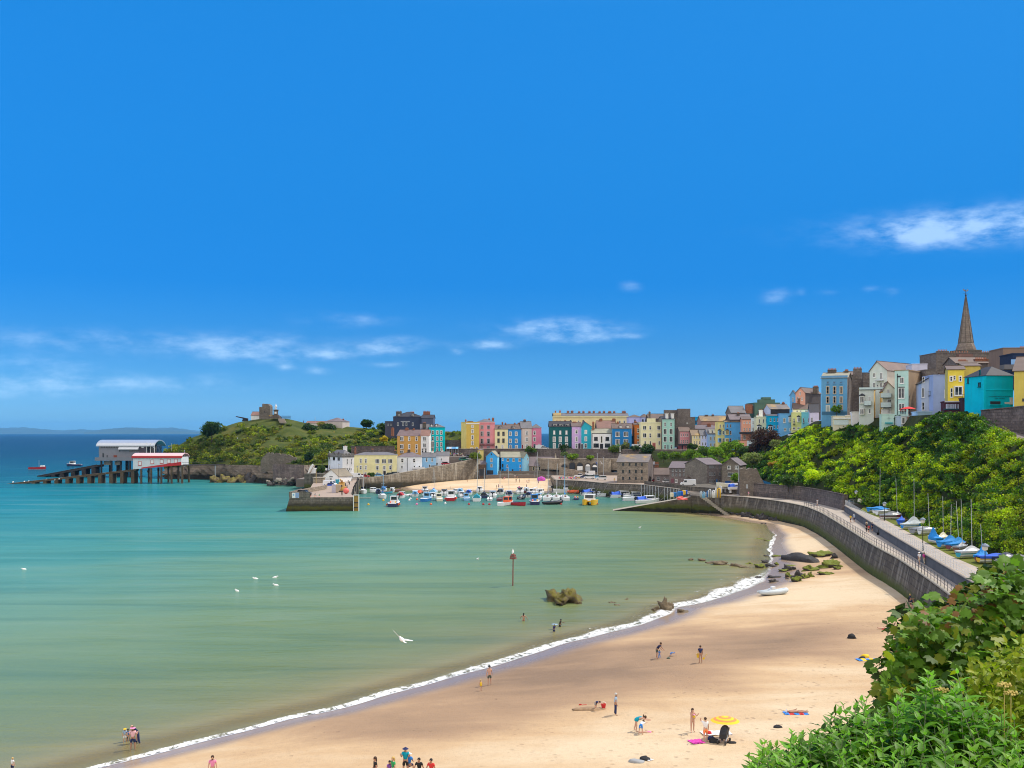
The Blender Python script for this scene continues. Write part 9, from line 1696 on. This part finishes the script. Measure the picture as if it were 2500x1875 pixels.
for x0,x1,lab in CLUMP:
 B,A,Nn,L,Wd,Cc,st=[],[],[],[],[],[],MB();o=empty('buddleia_shrub',W((x0+x1)/2,2050,8),0,lab,'shrub','buddleia shrubs');off=np.array(o.location);k=int((x1-x0)*.4)
 for i in range(k):
  px=g.uniform(x0,x1);top=np.interp(px,tx,ty);f=g.uniform()**1.2;py=top+f*(1990-top)*.9;Y=9.6-f*2.4+g.uniform(-.5,.5)
  if i<(x1-x0)/26:px=tx[np.argmin(np.abs(np.array(tx)-px))]+g.uniform(-6,6);py=np.interp(px,tx,ty)+g.uniform(0,14);Y=9.4+g.uniform(-.4,.4)
  tip=np.array(W(px,py,Y));ln=g.uniform(.8,1.5);lean=np.array([g.normal()*.22-.08,g.normal()*.2-.1,1.0]);lean/=np.linalg.norm(lean);pts=[tip-lean*ln*(1-t)+np.array([0,0,0])+(t-1)*t*.25*np.array([lean[1],-lean[0],0])for t in np.linspace(0,1,5)]
  st.tube([tuple(p-off)for p in pts],[.011,.009,.007,.005,.003],5);tone=np.array([.1,.27,.01])*g.uniform(.55,1.4)+np.array([.06,.05,0])*g.uniform(0,1)**2;a0=g.uniform(0,6.28);m=int(ln/.085)
  for j in range(m):
   t=1-j/m*.92;p=tip-lean*ln*(1-t);s=min(1,.35+j*.22)*g.uniform(.85,1.15)
   for q in(0,math.pi):
    a=a0+j*1.571+q;out=np.array([math.cos(a),math.sin(a),0]);ax=out*(.55+.4*min(1,j/4))+np.array([0,0,.75-.5*min(1,j/5)]);B.append(p-off);A.append(ax);Nn.append(np.array([0,0,1])-out*.5);L.append(.18*s);Wd.append(.085*s);Cc.append(tone*g.uniform(.85,1.2)+(np.array([.06,.1,.03])if j<2 else 0))
 inst('foliage',leaf_field('foliage',B,A,Nn,L,Wd,np.array(Cc),'lance'),o);st.build('stems',GSTEM,o)
 # sycamore
OUT=[(2135,1700),(2145,1600),(2175,1578),(2205,1600),(2208,1520),(2235,1455),(2275,1462),(2310,1480),(2330,1455),(2370,1440),(2400,1405),(2440,1368),(2475,1378),(2520,1360),(2620,1380)]
ox,oy=zip(*OUT);o=empty('sycamore_tree',W(2420,1760,13.5),0,'sycamore with reddish young leaves rising over the right corner of the beach','tree');off=np.array(o.location);B,A,Nn,L,Wd,Cc,st=[],[],[],[],[],[],MB()
for i in range(520):
 px=g.uniform(2175,2600);top=np.interp(px,ox,oy);py=top+40+g.uniform()**1.3*(1720-top);Y=13.2+(py-1500)* -.003+g.uniform(-.9,.9);c=np.array(W(px,py,Y));edge=py-top<60
 tone=np.array([.09,.19,.015])*g.uniform(.5,1.5);red=g.uniform()<(.22 if edge else.05);yel=g.uniform()<.14
 for j in range(g.integers(5,10)):
  d=g.normal(size=3);d[1]-=.7;d[2]+=.25;d/=np.linalg.norm(d);p=c+d*g.uniform(.05,.3);out=d.copy();out[2]-=.5;B.append(p-off);A.append(out);Nn.append(np.array([0,-.5,1.0])+g.normal(size=3)*.35);s=g.uniform(.1,.18)*(.7 if red else 1);L.append(s);Wd.append(s*1.05)
  Cc.append((np.array([.22,.1,.03])if red else(np.array([.2,.24,.015])if yel else tone))*g.uniform(.8,1.25))
 if i%6==0:r_=np.array(W(2440,1850,13.4));mid=(c+r_)/2+np.array([0,.2,-.1]);st.tube([tuple(r_-off),tuple(mid-off),tuple(c-off)],[.035,.022,.006],5)
inst('foliage',leaf_field('foliage',B,A,Nn,L,Wd,np.array(Cc),'palm',.3),o);st.build('limbs',BARK,o)
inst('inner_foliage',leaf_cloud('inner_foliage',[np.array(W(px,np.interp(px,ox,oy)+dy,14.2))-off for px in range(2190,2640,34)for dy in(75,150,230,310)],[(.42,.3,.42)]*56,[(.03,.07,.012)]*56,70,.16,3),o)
# fresh yellow green bush and elder at the right edge
for lab,pts,col,sd in(('fresh yellow green bush filling the right edge of the photo',[(px,py)for px in range(2375,2600,32)for py in range(1590+(2500-min(px,2500))//2,1800,38)],(.24,.3,.012),5),('dark leafy undergrowth behind the buddleia shrubs',[(px,py)for px in range(1880,2620,40)for py in range(int(np.interp(px,tx,ty))+70,2010,46)],(.045,.1,.012),6)):
 o=empty('leafy_bush' if sd==5 else 'undergrowth',W(2450,2000,9.8),0,lab,'bush');off=np.array(o.location);Y=10.4 if sd==5 else 10.0
 cs=[np.array(W(px+g.uniform(-14,14),py+g.uniform(-14,14),Y+g.uniform(-.6,.6)))-off for px,py in pts];gk=np.random.default_rng(sd);m=46;idx=np.repeat(np.arange(len(cs)),m);d=gk.normal(size=(len(idx),3));d[:,1]-=.5;d/=np.linalg.norm(d,axis=1)[:,None]
 Bp=np.array(cs)[idx]+d*gk.uniform(.02,.26,(len(idx),1));ax=d+gk.normal(size=d.shape)*.5;ax[:,2]-=.1;inst('foliage',leaf_field('foliage',Bp,ax,np.array([0,-.4,1])+gk.normal(size=d.shape)*.4,gk.uniform(.06,.11,len(idx)),gk.uniform(.04,.065,len(idx)),np.array(col)*gk.uniform(.6,1.5,(len(idx),1))*(1+gk.normal(size=(len(idx),3))*.08),'lance'),o)
for i,(px,py)in enumerate(((2452,1672),(2468,1692),(2300,1685))):
 b=MB();p=W(px,py,9.2)
 for k in range(26):a=k*2.4;r=.013*math.sqrt(k);q=(r*math.cos(a),r*math.sin(a)*.6,.015*math.cos(k));b.ball(q,.012,.012,.009,6,4)
 b.tube([(0,0,-.5),(0,0,-.02)],.004,4);o=b.build('flower_head',paint('cream_flower',(.5,.4,.12),.9));o.location=p;tag(o,('upper','lower','leftmost')[i]+' flat cream yellow flower head among the near bushes','flower')
loft('near_bank',[[W(1960,2040,7),W(2600,1980,7)],[W(2060,1960,9),W(2700,1860,9)],[W(2290,1800,13),W(2700,1700,13)],[W(2420,1800,17),W(2700,1720,17)]],SOIL)
